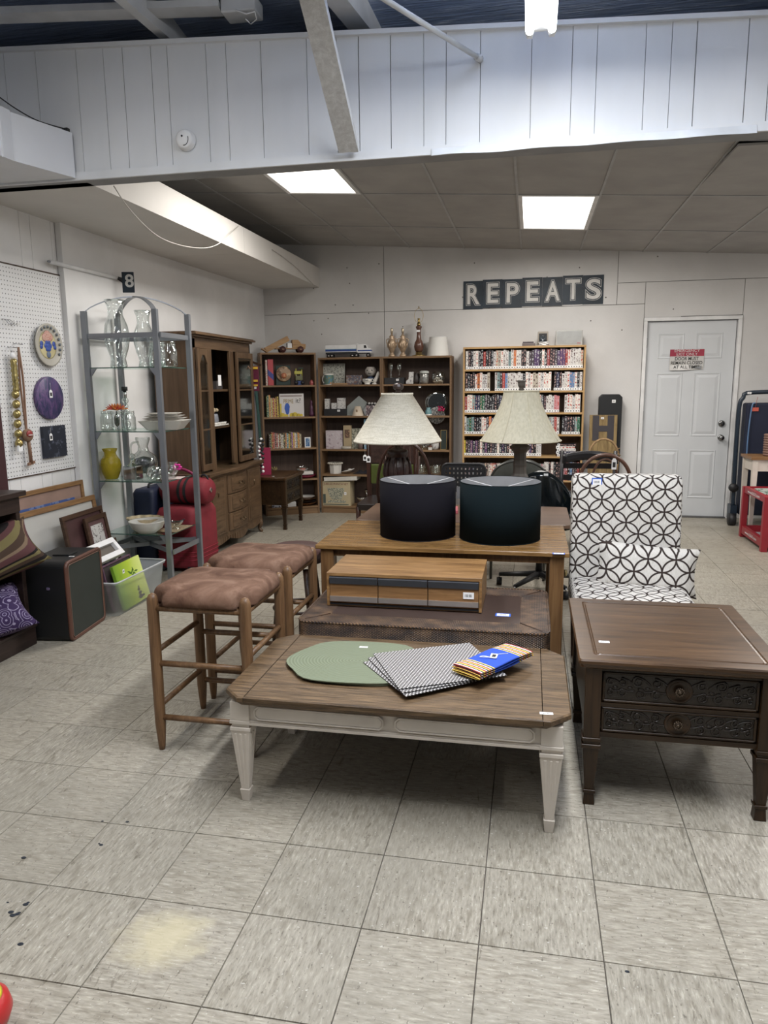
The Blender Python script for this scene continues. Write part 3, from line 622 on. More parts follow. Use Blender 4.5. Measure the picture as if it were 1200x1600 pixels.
# ------------------------------------------------------------------ counter stools with suede seats
M_STOOLW = wood('stool_oak', (.085, .045, .022), (.20, .115, .060), 'z', 1.6, .42, .15)
t = NT('brown_suede'); o = t.obj(); c = t.ramp(t.noise(o, 8, 6, .62, .7), [(.34, (.082, .042, .027)), (.5, (.135, .075, .050)), (.66, (.20, .122, .085))]); t.bump(t.noise(o, 60, 4), .2, .002)
M_SUEDE = t.done(c, .85, spec=.15, Sheen_Weight=.0)
def make_stool():
    st = thing('counter_stool', '', 'stool', (0, 0, 0)); w_, d_ = .185, .185
    for sx, sy in ((-1, -1), (1, -1), (-1, 1), (1, 1)):
        x, y = sx*w_, sy*d_
        MB().lathe([(.011, 0), (.014, .02), (.0205, .11), (.0215, .3), (.0215, .595), (.0205, .612), (.014, .626), (.004, .632), (0, .632)], (x, y, 0), 16).build('leg', M_STOOLW, st)
    for z in (.135, .355):
        for s in (-1, 1):
            MB().cyl((-w_, s*d_, z), (w_, s*d_, z), .0115, n=10).build('rung', M_STOOLW, st)
            MB().cyl((s*w_, -d_, z+.045), (s*w_, d_, z+.045), .0115, n=10).build('rung', M_STOOLW, st)
    fr_ = MB()
    for s in (-1, 1): fr_.cyl((-w_, s*d_, .575), (w_, s*d_, .575), .013, n=10); fr_.cyl((s*w_, -d_, .575), (s*w_, d_, .575), .013, n=10)
    fr_.build('seat_rail', M_STOOLW, st)
    m = MB(); hw = w_+.022
    def ol(k, z, dz, n=56):
        out = []
        for i in range(n):
            a = 2*math.pi*i/n; c_, s_ = math.cos(a), math.sin(a); r = 1/(abs(c_)**7+abs(s_)**7)**(1/7)
            x, y = r*c_*hw*k, r*s_*hw*k
            d = min(math.hypot(abs(x)-w_, abs(y)-d_), 1)
            if d < .030: f = .90-(.030-d)*2.0; x *= f; y *= f
            out.append((x, y, z+dz*(x/hw)**2))
        return out
    rings = [ol(.97, .585, 0), ol(1.01, .592, 0), ol(1.02, .606, .003), ol(.995, .622, .006), ol(.92, .638, .010), ol(.75, .649, .012), ol(.4, .655, .015), ol(.05, .656, .015)]
    n = 56; vs = [p for r in rings for p in r]; fs = [(j*n+i, j*n+(i+1) % n, (j+1)*n+(i+1) % n, (j+1)*n+i) for j in range(len(rings)-1) for i in range(n)]+[tuple(reversed(range(n))), tuple(range(7*n, 8*n))]
    m.add(vs, fs, True).build('seat', M_SUEDE, st)
    sticker(st, (-.085, -.045, .6560), .034, .024, 'z', rz=.15)
    return st
s1_ = make_stool(); f1 = PZ(247, 1172); s1_.location = (f1.x+.185+.012, f1.y+.185+.012, 0); s1_['label'] = 'suede-topped wooden counter stool nearest the camera, beside the coffee table'; s1_['group'] = 'suede-topped counter stools'
s2_ = copy_tree(s1_); f2 = PZ(328, 1092); s2_.location = (f2.x+.185+.014, f2.y+.185+.012, 0); s2_['label'] = 'suede-topped wooden counter stool standing directly behind the nearest one'
# brown leather seat of a low stool behind them
M_LEATH = plain((.085, .045, .04), .38, var=.15, sc=9, bump=.1, bsc=150, name='brown_leather'); M_DKWOOD = wood('dark_wood', (.022, .012, .008), (.065, .034, .02), 'z', 1.3, .38)
c = PZ(470, 870, .50); c.x = .395; c.y = 1.42; ls = thing('leather_stool', 'low stool with a round brown leather seat and dark splayed legs', 'stool', (c.x-.0, c.y+.02, 0))
m = MB(); m.lathe([(.135, .455), (.160, .465), (.168, .50), (.160, .53), (.12, .545), (.0, .55)], (0, 0, 0), 32); m.build('seat', M_LEATH, ls)
for a in (45, 135, 225, 315):
    a = math.radians(a); MB().tube([(.10*math.cos(a), .10*math.sin(a), .43), (.155*math.cos(a), .155*math.sin(a), 0)], [.017, .012], 8).build('leg', M_DKWOOD, ls)
MB().tube([(.133*math.cos(math.radians(a)), .133*math.sin(math.radians(a)), .2) for a in range(0, 360, 15)], .008, 6, True).build('foot_ring', M_DKWOOD, ls)

# ------------------------------------------------------------------ wicker table with leather inset
t = NT('dark_woven_rattan'); o = t.obj(); nx_, ny_, nz_ = t.sep(t.nrm())[0:3]; ox, oy, oz = t.sep(o)[0:3]
up_ = t.m('GREATER_THAN', t.m('ABSOLUTE', nz_), .7); sd_ = t.m('GREATER_THAN', t.m('ABSOLUTE', nx_), .7)
uu = t.m('ADD', t.m('MULTIPLY', ox, t.m('SUBTRACT', 1, sd_)), t.m('MULTIPLY', oy, sd_)); vv_ = t.m('ADD', t.m('MULTIPLY', oz, t.m('SUBTRACT', 1, up_)), t.m('MULTIPLY', oy, up_))
su = t.m('SINE', t.m('MULTIPLY', uu, 440)); sv = t.m('SINE', t.m('MULTIPLY', vv_, 880)); h_ = t.m('MULTIPLY', su, sv)
n_ = t.noise(t.comb(t.m('MULTIPLY', uu, 10), t.m('MULTIPLY', vv_, 14)), 1.3, 4, .6)
c = t.ramp(t.m('ADD', t.m('MULTIPLY', h_, .30), n_), [(.30, (.010, .005, .004)), (.56, (.055, .026, .015)), (.78, (.30, .18, .09))])
t.bump(h_, .8, .003); M_RATTAN = t.done(c, .42, spec=.5)
WX0, WX1, WY0, WY1, WZ = .70, 1.716, .482, 1.10, .45
wk = thing('wicker_table', 'low dark woven rattan table with a brown leather inset top', 'table', ((WX0+WX1)/2, (WY0+WY1)/2, 0)); hw, hd = (WX1-WX0)/2, (WY1-WY0)/2
def rrect(a, b, r, z, n=5):
    out = []
    for cx_, cy_, a0 in ((a-r, b-r, 0), (-a+r, b-r, 90), (-a+r, -b+r, 180), (a-r, -b+r, 270)):
        for i in range(n+1): q = math.radians(a0+90*i/n); out.append((cx_+r*math.cos(q), cy_+r*math.sin(q), z))
    return out
def loft(m, rings, cap0=True, cap1=True, sm=False):
    n = len(rings[0]); fs = [(j*n+i, j*n+(i+1) % n, (j+1)*n+(i+1) % n, (j+1)*n+i) for j in range(len(rings)-1) for i in range(n)]
    if cap0: fs.append(tuple(reversed(range(n))))
    if cap1: fs.append(tuple(range((len(rings)-1)*n, len(rings)*n)))
    return m.add([p for r in rings for p in r], fs, sm)
m = MB(); rr = .045; iw = .135
rings = [rrect(hw-.012, hd-.012, rr, .352), rrect(hw, hd, rr, .358), rrect(hw, hd, rr, .440), rrect(hw-.004, hd-.004, rr, .4475), rrect(hw-.012, hd-.012, rr, .45), rrect(hw-iw+.02, hd-iw+.02, .012, .449)]
loft(m, rings, True, False); loft(m, [rrect(hw-iw+.02, hd-iw+.02, .012, .449), rrect(hw-iw+.014, hd-iw+.014, .01, .446)], False, False); m.build('woven_top', M_RATTAN, wk)
for zz, r_ in ((.447, .0045), (.358, .005), (.345, .005)):
    MB().tube([Vector(p) for p in rrect(hw-.002, hd-.002, rr, zz)], r_, 6, True).build('cane_edging', M_RATTAN, wk)
for sx in (-1, 1):
    for sy in (-1, 1): MB().tube([(sx*(hw-.03), sy*(hd-.03), .4502), (sx*(hw-iw+.02), sy*(hd-iw+.02), .450)], .0028, 5).build('corner_seam', M_DKWOOD, wk)
M_INSET = plain((.05, .032, .026), .42, var=.15, sc=5, bump=.15, bsc=180, name='brown_leather_inset')
MB().box(-hw+iw-.018, hw-iw+.018, -hd+iw-.018, hd-iw+.018, .42, .4475).build('leather_inset', M_INSET, wk)
m = MB(); loft(m, [rrect(hw-.03, hd-.03, .02, .30), rrect(hw-.03, hd-.03, .02, .353)]); m.build('apron', M_RATTAN, wk)
for sx in (-1, 1):
    for sy in (-1, 1): MB().box(sx*(hw-.055)-.025, sx*(hw-.055)+.025, sy*(hd-.055)-.025, sy*(hd-.055)+.025, 0, .30).build('leg', M_RATTAN, wk, bev=.004)
q = PZ(786, 960, WZ); sticker(wk, (q.x-wk.location.x, max(q.y, .62)-wk.location.y, .4476), .05, .028, 'z', True)
# ------------------------------------------------------------------ media cabinet with three drawers
M_OAKV = wood('oak_veneer', (.11, .055, .022), (.34, .20, .09), 'x', 1.7, .38, .1, 1.3); M_OAKD = wood('oak_drawer_front', (.15, .078, .035), (.30, .17, .08), 'x', 1.2, .4, .1)
bx0, bx1, by0, by1, bz0 = .772, 1.440, .70, 1.045, .452
mc = thing('media_cabinet', 'wood grain three-drawer tape storage box on the wicker table', 'storage box', ((bx0+bx1)/2, by0, bz0)); hb = (bx1-bx0)/2; dd = by1-by0
sh = MB(); sh.box(-hb, hb, 0, dd, .133, .147); sh.box(-hb, -hb+.012, 0, dd, 0, .133); sh.box(hb-.012, hb, 0, dd, 0, .133); sh.box(-hb+.012, hb-.012, dd-.01, dd, 0, .133); sh.box(-hb+.012, hb-.012, .006, dd-.01, 0, .012)
sh.build('casing', M_OAKV, mc, bev=.001, seg=1)
for i in range(3):
    a = -hb+.012+(2*hb-.024)*i/3+.002; b = -hb+.012+(2*hb-.024)*(i+1)/3-.002
    d = MB().box(a, b, .002, dd-.03, .016, .130).build('drawer', M_OAKD, mc)
    m = MB(); m.hexa([(a, -.004, .100), (b, -.004, .100), (b, .002, .100), (a, .002, .100)], [(a, -.010, .128), (b, -.010, .128), (b, .002, .130), (a, .002, .130)]); m.build('handle', plain((.05, .055, .065), .35, name='black_handle_strip'), d)
    MB().box(a, b, -.003, .002, .022, .044).build('metal_strip', plain((.55, .52, .50), .3, .8, name='brushed_metal'), d)
MB().box(-hb+.012, hb-.012, .004, .006, .004, .012).build('plinth', M_BLACK, mc)
sticker(mc, (hb-.055, -.0005+.0, .072), .045, .028, '-y')
# ------------------------------------------------------------------ oak table
M_OAK = wood('oak_table_top', (.095, .048, .018), (.31, .185, .08), 'x', 1.5, .25, .08, 1.2); M_OAKL = wood('oak_table_leg', (.10, .05, .022), (.20, .115, .055), 'z', 1.1, .35, .1)
ox0, ox1, oy0, oy1, ozt = .592, 1.813, 1.135, 1.81, .62
ot = thing('oak_table', 'medium oak table holding the two black drum lampshades', 'table', ((ox0+ox1)/2, oy0, 0)); hw = (ox1-ox0)/2; dp = oy1-oy0
nb = 6
for i in range(nb):
    a, b = dp*i/nb, dp*(i+1)/nb; MB().box(-hw, hw, a+.0004, b-.0004, ozt-.022, ozt).build('table_board', M_OAK, ot, bev=.0008 if 0 < i < nb-1 else .003, seg=1)
for sx in (-1, 1):
    for yy in (.05, dp-.05): MB().box(sx*(hw-.055)-.033, sx*(hw-.055)+.033, yy-.033, yy+.033, 0, ozt-.022).build('leg', M_OAKL, ot, bev=.003)
for yy in (.045, dp-.045): MB().box(-hw+.088, hw-.088, yy-.01, yy+.01, ozt-.06, ozt-.022).build('apron', M_OAKL, ot)
for sx in (-1, 1): MB().box(sx*(hw-.05)-.01, sx*(hw-.05)+.01, .083, dp-.083, ozt-.06, ozt-.022).build('apron', M_OAKL, ot)
MB().tube([(-hw+.11, .06, ozt-.03), (-hw+.16, .06, ozt-.085), (-hw+.2, .06, ozt-.03)], .012, 8).build('corner_brace', M_OAKV, ot)
MB().ball((hw-.012, .10, .50), .012, .012, .018, 8, 6).build('brass_knob', plain((.3, .24, .12), .3, 1, name='aged_brass'), ot)
q = PZ(873, 865, ozt); sticker(ot, (q.x-ot.location.x, q.y-ot.location.y, ozt), .045, .02, 'z', True)
# ------------------------------------------------------------------ black drum shades
t = NT('black_shade_fabric'); o = t.obj(); t.bump(t.noise(t.map(o, (1, 1, 6)), 300, 2), .3, .001); M_SHBK = t.done((.0095, .009, .012), .9, spec=.08)
t = NT('blackgreen_shade_fabric'); o = t.obj(); t.bump(t.noise(t.map(o, (1, 1, 6)), 300, 2), .3, .001); M_SHBG = t.done((.006, .011, .013), .9, spec=.08)
M_FOIL = plain((.55, .56, .58), .35, .7, var=.1, sc=12, name='silver_lining')
def drum(c, r, h, mat, label):
    d = thing('drum_lampshade', label, 'lampshade', c, 0, 'black drum lampshades on the oak table')
    m = MB(); m.lathe([(r-.003, 0), (r, 0), (r, h), (r-.003, h)], (0, 0, 0), 64, closed=True); m.build('shade', mat, d)
    MB().lathe([(r-.0035, .002), (r-.0035, h-.001)], (0, 0, 0), 64, closed=True).build('lining', M_FOIL, d)
    f = MB(); hub = .022; zf = h-.035
    for z_ in (.002, h-.001): MB().tube([((r-.001)*math.cos(a), (r-.001)*math.sin(a), z_) for a in [2*math.pi*i/48 for i in range(48)]], .0022, 6, True).build('rim', mat, d)
    f.tube([(hub*math.cos(a), hub*math.sin(a), zf) for a in [2*math.pi*i/14 for i in range(14)]], .003, 6, True)
    for a in (35, 155, 275):
        a = math.radians(a); f.tube([(hub*math.cos(a), hub*math.sin(a), zf), ((r-.004)*math.cos(a), (r-.004)*math.sin(a), h-.004)], .0018, 5)
    f.build('spider_frame', M_WHITE, d)
r_ = .197; zc = .62; h_ = PY(640, 757, 1.26).z-zc
drum((1.055, 1.268+r_, zc+.0005), r_, h_, M_SHBK, 'left of the two large black drum lampshades, purplish black, silver lined')
drum((1.480, 1.240+r_+.006, zc+.0005), r_+.006, h_, M_SHBG, 'right of the two large black drum lampshades, greenish black, silver lined')
# ------------------------------------------------------------------ second table and two table lamps
M_DKT = wood('dull_brown_top', (.085, .05, .034), (.15, .095, .065), 'x', 1, .32, .06)
sx0, sx1, sy0, sy1, sz = .625, 1.86, 1.85, 2.47, .615
t2 = thing('brown_table', 'dull brown wooden table behind the oak table, holding two lit-shade table lamps'.replace('lit-shade ', ''), 'table', ((sx0+sx1)/2, sy0, 0)); hw = (sx1-sx0)/2; dp = sy1-sy0
m = MB(); loft(m, [[(x, y+dp/2, z) for x, y, z in rrect(hw, dp/2, .03, zz)] for zz in (sz-.022, sz)]); m.build('tabletop', M_DKT, t2, bev=.003)
for sx in (-1, 1):
    for yy in (.07, dp-.07): MB().box(sx*(hw-.07)-.022, sx*(hw-.07)+.022, yy-.022, yy+.022, 0, sz-.022).build('leg', M_DKWOOD, t2, bev=.003)
for yy in (.07, dp-.07): MB().box(-hw+.092, hw-.092, yy-.01, yy+.01, sz-.07, sz-.022).build('apron', M_DKWOOD, t2)
t = NT('oatmeal_linen'); o = t.obj(); ca = t.noise(t.map(o, (200, 200, 14), (0, .35, .2)), 1, 3, .7); cb = t.noise(t.map(o, (14, 14, 200), (0, -.3, 0)), 1, 3, .7)
c = t.ramp(t.m('ADD', t.m('MULTIPLY', ca, .5), t.m('MULTIPLY', cb, .5)), [(.38, (.50, .47, .38)), (.5, (.62, .59, .50)), (.62, (.72, .69, .60))]); t.bump(ca, .25, .001); M_LINEN = t.done(c, .9, spec=.1)
t = NT('cream_silk_shade'); o = t.obj(); c = t.ramp(t.noise(t.map(o, (80, 80, 30)), 1, 4), [(.35, (.47, .44, .335)), (.65, (.56, .525, .41))]); M_SILK = t.done(c, .8, spec=.15)
yl = 2.16; zl = sz
c = PY(621, 690, yl); l1 = thing('table_lamp', 'table lamp with a pale conical linen shade and dark carved base', 'lamp', (c.x, yl, zl))
z0 = PY(621, 690, yl).z-zl; z1 = PY(621, 614, yl).z-zl; rb = (PY(688, 690, yl).x-PY(555, 690, yl).x)/2+.004; rt = (PY(646, 614, yl).x-PY(598, 614, yl).x)/2
sh = MB().lathe([(rb-.002, z0), (rb, z0-.001), (rb+.001, z0+.008), (rb-.001, z0+.009), (rt+.001, z1-.014), (rt+.003, z1-.013), (rt+.003, z1), (rt-.002, z1)], (0, 0, 0), 56, closed=True); sh.build('lamp_shade', M_LINEN, l1)
M_CARVE = plain((.030, .014, .012), .35, var=.35, sc=22, bump=.5, bsc=45, name='dark_carved_resin')
prof = [(.075, 0), (.075, .015), (.06, .025), (.035, .05), (.03, .09), (.035, .12), (.062, .16), (.075, .21), (.078, .27), (.07, .31), (.055, .335), (.06, .35), (.066, .37), (.06, .385), (.045, .39), (.018, .40), (.012, .43), (.012, z1-.01)]
MB().lathe(prof, (0, 0, 0), 28).build('base', M_CARVE, l1)
for a in range(8):
    a = a*math.pi/4; MB().tube([(.07*math.cos(a), .07*math.sin(a), .17), (.083*math.cos(a), .083*math.sin(a), .24), (.076*math.cos(a), .076*math.sin(a), .30), (.06*math.cos(a), .06*math.sin(a), .34)], [.006, .012, .01, .005], 7).build('carved_leaf', M_CARVE, l1)
m = MB(); m.lathe([(.02, z1), (.022, z1+.004), (.012, z1+.01), (.014, z1+.015), (.030, z1+.024), (.034, z1+.038), (.028, z1+.052), (.012, z1+.060), (0, z1+.061)], (.008, 0, 0), 12, sm=False); m.build('finial', plain((.045, .03, .026), .3, var=.5, sc=40, name='dark_finial'), l1)
f = MB()
for a in (20, 140, 260): a = math.radians(a); f.tube([(.01*math.cos(a), .01*math.sin(a), z1), (rt*math.cos(a), rt*math.sin(a), z1-.006)], .002, 5)
f.build('spider', M_CHROME, l1)
c = PY(813, 690, yl); l2 = thing('table_lamp', 'table lamp with a cream bell shade with piped seams and grey-brown turned base', 'lamp', (c.x, yl, zl))
z0 = PY(813, 688, yl).z-zl; z1 = PY(813, 611, yl).z-zl; rb = (PY(877, 688, yl).x-PY(750, 688, yl).x)/2; rt = (PY(840, 612, yl).x-PY(784, 612, yl).x)/2
def bell(k): return rt+(rb-rt)*(1-k)**1.55 if k > 0 else rb
NP = 8
def bf(u, v):
    a = 2*math.pi*u; k = v; r = rt+(rb-rt)*((1-k)**1.45); ph = (u*NP) % 1; flat = 1-.007*math.sin(math.pi*ph); sc_ = 1
    z = z0+(z1-z0)*k
    return V(r*flat*math.cos(a+.35), r*flat*math.sin(a+.35), z)
m = MB(); m.grid(bf, 64, 14, True, True); m.build('lamp_shade', M_SILK, l2)
M_PIPE = plain((.50, .46, .34), .8, name='shade_piping')
pp = MB()
for i in range(NP): pp.tube([bf(i/NP, k/10)*1.0 for k in range(11)], .0028, 5)
pp.tube([bf(i/64, 0) for i in range(64)], .0042, 6, True); pp.tube([bf(i/64, 1) for i in range(64)], .0045, 6, True); pp.build('piping', M_PIPE, l2)
M_TAUPE = plain((.085, .075, .065), .5, var=.2, sc=10, name='taupe_turned_wood')
prof = [(.09, 0), (.09, .02), (.07, .03), (.045, .05), (.04, .12), (.045, .20), (.052, .23), (.040, .25), (.038, .29), (.040, .30), (.036, .33), (.036, .37), (.046, .385), (.060, .40), (.062, .412), (.046, .42), (.036, .43), (.02, .45), (.011, .47), (.011, z1+.01)]
m = MB(); m.lathe(prof, (0, 0, 0), 8, sm=False); m.build('base', M_TAUPE, l2)
m = MB(); m.lathe([(.012, z1+.005), (.014, z1+.02), (.020, z1+.03), (.022, z1+.05), (.026, z1+.055), (.026, z1+.062), (.012, z1+.064), (0, z1+.064)], (0, 0, 0), 12, sm=False); m.build('finial', M_TAUPE, l2)
f = MB()
for a in (20, 140, 260): a = math.radians(a); f.tube([(.01*math.cos(a), .01*math.sin(a), z1), (rt*math.cos(a), rt*math.sin(a), z1-.002)], .002, 5)
f.build('spider', M_CHROME, l2)

# ------------------------------------------------------------------ carved end table
M_WAL = wood('dark_walnut', (.010, .0055, .003), (.036, .020, .010), 'x', 1.0, .30, .08); M_WALT = wood('walnut_top', (.026, .013, .006), (.095, .052, .026), 'x', .9, .28, .06, 1.2)
M_WALZ = wood('dark_walnut_upright', (.012, .0065, .0035), (.044, .024, .012), 'z', 1.0, .3, .08)
ex0, ex1, ey0, ey1, ez = 1.792, 2.425, .055, .755, .52
et = thing('end_table', 'dark walnut end table with two carved drawers and a price sticker on top', 'end table', ((ex0+ex1)/2, ey0, 0)); hw = (ex1-ex0)/2; dp = ey1-ey0
m = MB(); R_ = lambda d, z: [(x, y+dp/2, z) for x, y, _ in rrect(hw-d, dp/2-d, .012, z, 3)]
loft(m, [R_(.016, ez-.034), R_(.006, ez-.028), R_(.004, ez-.020), R_(.0, ez-.014), R_(0, ez-.005), R_(.004, ez)], True, False)
loft(m, [R_(.004, ez), R_(.050, ez), R_(.053, ez-.004), R_(.056, ez-.001), R_(.060, ez-.003), R_(.063, ez-.0005)], False, True); m.build('tabletop', M_WALT, et)
px_ = hw-.05
for sx in (-1, 1):
    for yy in (.045, dp-.045):
        x = sx*px_; m = MB(); m.box(x-.026, x+.026, yy-.026, yy+.026, .245, ez-.034)
        m.box(x-.030, x+.030, yy-.030, yy+.030, .232, .245); m.box(x-.026, x+.026, yy-.026, yy+.026, .222, .232); m.box(x-.031, x+.031, yy-.031, yy+.031, .208, .222)
        m.hexa([(x-.015, yy-.015, .05), (x+.015, yy-.015, .05), (x+.015, yy+.015, .05), (x-.015, yy+.015, .05)], [(x-.026, yy-.026, .208), (x+.026, yy-.026, .208), (x+.026, yy+.026, .208), (x-.026, yy+.026, .208)])
        m.box(x-.020, x+.020, yy-.020, yy+.020, .042, .054); m.hexa([(x-.019, yy-.019, 0), (x+.019, yy-.019, 0), (x+.019, yy+.019, 0), (x-.019, yy+.019, 0)], [(x-.016, yy-.016, .042), (x+.016, yy-.016, .042), (x+.016, yy+.016, .042), (x-.016, yy+.016, .042)])
        m.build('leg', M_WALZ, et, bev=.0015, seg=1)
b0, b1 = -px_+.026, px_-.026
cs_ = MB(); cs_.box(b0, b1, .03, .045, .245, .262); cs_.box(b0, b1, .03, .045, .352, .366); cs_.box(b0, b1, .03, .045, ez-.046, ez-.034)
cs_.box(b0, b1, dp-.06, dp-.045, .245, ez-.034)
for sx in (-1, 1): cs_.box(sx*px_-.018, sx*px_+.018, .071, dp-.071, .245, ez-.034)
cs_.box(b0, b1, .045, dp-.06, .245, .255); cs_.build('case', M_WAL, et)
M_CARVED = plain((.014, .009, .006), .32, var=.3, sc=30, bump=.25, bsc=90, name='carved_walnut')
def scrolls(m, x0, x1, z0, z1, y, r=.0034):
    # pairs of carved scroll curls either side of the centre
    cxm = (x0+x1)/2; zc_ = (z0+z1)/2; hz = (z1-z0)/2
    for s in (-1, 1):
        for k, (fx_, fz, rad, turn) in enumerate([(.30, .45, .017, 1), (.30, -.45, .017, -1), (.55, .5, .019, -1), (.52, -.45, .018, 1), (.76, .42, .014, 1), (.76, -.42, .014, -1), (.93, .40, .012, -1), (.93, -.42, .012, 1)]):
            c_ = Vector((cxm+s*fx_*(x1-x0)/2, y, zc_+fz*hz)); pts = []
            for i in range(17):
                a = i/16*4.4*math.pi/2*1.25; rd = rad*(1-.72*i/16); pts.append(c_+Vector((s*rd*math.cos(a*turn+1.2), -.001, rd*math.sin(a*turn+1.2))))
            m.tube(pts, [r*(1-.4*i/16) for i in range(17)], 5)
            e = c_+Vector((-s*.04, 0, -fz*hz*.5)); m.tube(smooth([pts[0], (pts[0]+e)/2+Vector((0, 0, fz*.012)), e], 4), [r*.9]*8+[.001], 5)
        for q in (.15, .42, .66, .86): m.ball((cxm+s*q*(x1-x0)/2, y, zc_), .009, .004, .004, 7, 5)
def carved_drawer(z0, z1):
    d = MB().box(b0+.004, b1-.004, .036, dp-.08, z0, z1).build('drawer', M_CARVED, et)
    m = MB(); y = .036
    for (a, b, c_, e) in ((b0+.004, b1-.004, z0, z0+.008), (b0+.004, b1-.004, z1-.008, z1), (b0+.004, b0+.012, z0, z1), (b1-.012, b1-.004, z0, z1)): m.box(a, b, y-.006, y, c_, e)
    m.build('edge_moulding', M_WAL, d, bev=.002, seg=1)
    m = MB(); scrolls(m, b0+.012, b1-.012, z0+.008, z1-.008, y-.001); m.build('carving', M_CARVED, d)['kind'] = 'stuff'
    c_ = (0, y, (z0+z1)/2); m = MB(); ydisc(m, c_, [(.041, -.004), (.041, .004), (.037, .007), (.033, .004), (.028, .003), (0, .003)], 28); m.build('rosette_ring', M_WAL, d)
    m = MB(); ydisc(m, (c_[0], y-.003, c_[2]), [(.014, 0), (.010, .006), (.009, .012), (0, .012)], 14)
    for i in range(12):
        a = 2*math.pi*i/12; m.ball((c_[0]+.012*math.cos(a), y-.014, c_[2]+.012*math.sin(a)), .0042, .003, .0042, 6, 4)
    m.ball((c_[0], y-.016, c_[2]), .005, .004, .005, 8, 5); m.build('drawer_knob', plain((.10, .075, .055), .3, .9, name='antique_bronze'), d)
carved_drawer(.264, .350); carved_drawer(.368, .472)
q = PZ(944, 1003, ez); sticker(et, (q.x-et.location.x, q.y-et.location.y, ez), .035, .02, 'z')
# ------------------------------------------------------------------ patterned slipper chair and pillow
def lattice(name, plane, k=.0835, sx=1.0, sy=.93, rotn=math.pi/4, lw=.046):
    t = NT(name); o = t.obj(); x_, y_, z_ = t.sep(o)[0:3]
    if plane == 'box':
        nx_, ny_, nz_ = t.sep(t.nrm())[0:3]; up_ = t.m('GREATER_THAN', t.m('ABSOLUTE', nz_), .75); sd_ = t.m('GREATER_THAN', t.m('ABSOLUTE', nx_), .75)
        u = t.m('ADD', t.m('MULTIPLY', x_, t.m('SUBTRACT', 1, sd_)), t.m('MULTIPLY', y_, sd_)); v = t.m('ADD', t.m('MULTIPLY', z_, t.m('SUBTRACT', 1, up_)), t.m('MULTIPLY', y_, up_))
    else: u, v = x_, z_
    u = t.m('DIVIDE', u, k*sx); v = t.m('DIVIDE', v, k*sy); c_, s_ = math.cos(rotn), math.sin(rotn)
    a = t.m('ADD', t.m('MULTIPLY', u, c_), t.m('MULTIPLY', v, s_)); b = t.m('SUBTRACT', t.m('MULTIPLY', v, c_), t.m('MULTIPLY', u, s_))
    a = t.m('SUBTRACT', a, t.m('FLOOR', a)); b = t.m('SUBTRACT', b, t.m('FLOOR', b)); best = None
    for i in (0, 1):
        for j in (0, 1):
            da = t.m('SUBTRACT', a, i); db = t.m('SUBTRACT', b, j); d = t.m('SQRT', t.m('ADD', t.m('MULTIPLY', da, da), t.m('MULTIPLY', db, db)))
            d = t.m('ABSOLUTE', t.m('SUBTRACT', d, .7071)); best = d if best is None else t.m('MINIMUM', best, d)
    bg = t.ramp(t.noise(t.map(o, (1, 1, .12) if plane != 'xy' else (1, 1, 1)), 260, 3), [(.3, (.50, .475, .435)), (.7, (.63, .61, .575))])
    c = t.mix(t.ramp(best, [(lw*.8, (1, 1, 1)), (lw*1.25, (0, 0, 0))]), bg, (.035, .025, .022)); t.bump(t.noise(o, 500, 2), .3, .001)
    return t.done(c, .85, spec=.15)
M_LATT = lattice('lattice_fabric', 'box'); M_LATP = lattice('lattice_fabric_pillow', 'xz', .088, 1, .95)
yb = 1.42
pc = thing('slipper_chair', 'armless upholstered chair in white fabric with a dark interlocking circle pattern', 'chair', (2.095, yb, 0))
xw = .262; zt2 = PY(985, 745, yb).z+.0; ang_ = math.radians(6)
def back_fn():
    m = MB(); rings = []
    for k in range(9):
        z = .36+(zt2-.36)*k/8; y0 = (z-.42)*math.tan(ang_); rings.append(z)
    prof = []
    n = 10; vs = []
    secs = [(.33, 0, 0), (.40, 0, 0), (.55, 0, 0), (.70, 0, 0), (.82, 0, 0), (zt2-.03, 0, 0), (zt2-.010, .006, .012), (zt2, .022, .035)]
    for z, dx_, dy_ in secs:
        y0 = (z-.42)*math.tan(ang_); vs.append([(x, y+.055+y0, z) for x, y, _ in rrect(xw-dx_-.0, .060-dy_, .025 if dy_ < .03 else .02, z, 4)])
    return loft(m, vs, True, True, True)
back_fn().build('backrest', M_LATT, pc)
m = MB(); sd = .50
loft(m, [[(x, y-sd/2+.0, z) for x, y, _ in rrect(xw-d, sd/2-d, .03, z, 4)] for d, z in ((.012, .28), (0, .29), (0, .41), (.008, .433), (.03, .445), (.10, .452), (.2, .455))], True, True, True)
m.build('seat', M_LATT, pc)
MB().box(-xw+.02, xw-.02, -sd+.02, .02, .24, .285).build('seat_frame', M_DKWOOD, pc)
for sx in (-1, 1):
    for yy in (-sd+.05, .06):
        x = sx*(xw-.035); MB().hexa([(x-.012, yy-.012, 0), (x+.012, yy-.012, 0), (x+.012, yy+.012, 0), (x-.012, yy+.012, 0)], [(x-.021, yy-.021, .24), (x+.021, yy-.021, .24), (x+.021, yy+.021, .24), (x-.021, yy+.021, .24)]).build('leg', M_DKWOOD, pc)
q = PY(934, 755, yb); sticker(pc, (q.x-2.095, (q.z-.42)*math.tan(ang_)-.0060, q.z), .040, .028, '-y', True)
a, b = PY(928, 888, yb-.12), PY(1093, 888, yb-.12)
pw = thing('lumbar_pillow', 'small rectangular pillow in the same circle pattern, leaning on the patterned chair', 'pillow', ((a.x+b.x)/2+.004, yb-.105, PY(1010, 888, yb-.1).z), -.04)
m = MB(); m.T = Matrix.Rotation(math.radians(-14), 4, 'X') @ Matrix.Rotation(math.radians(4), 4, 'Y'); m.pillow(.47, .235, .13, 16, pinch=.08); m.build('cover', M_LATP, pw)

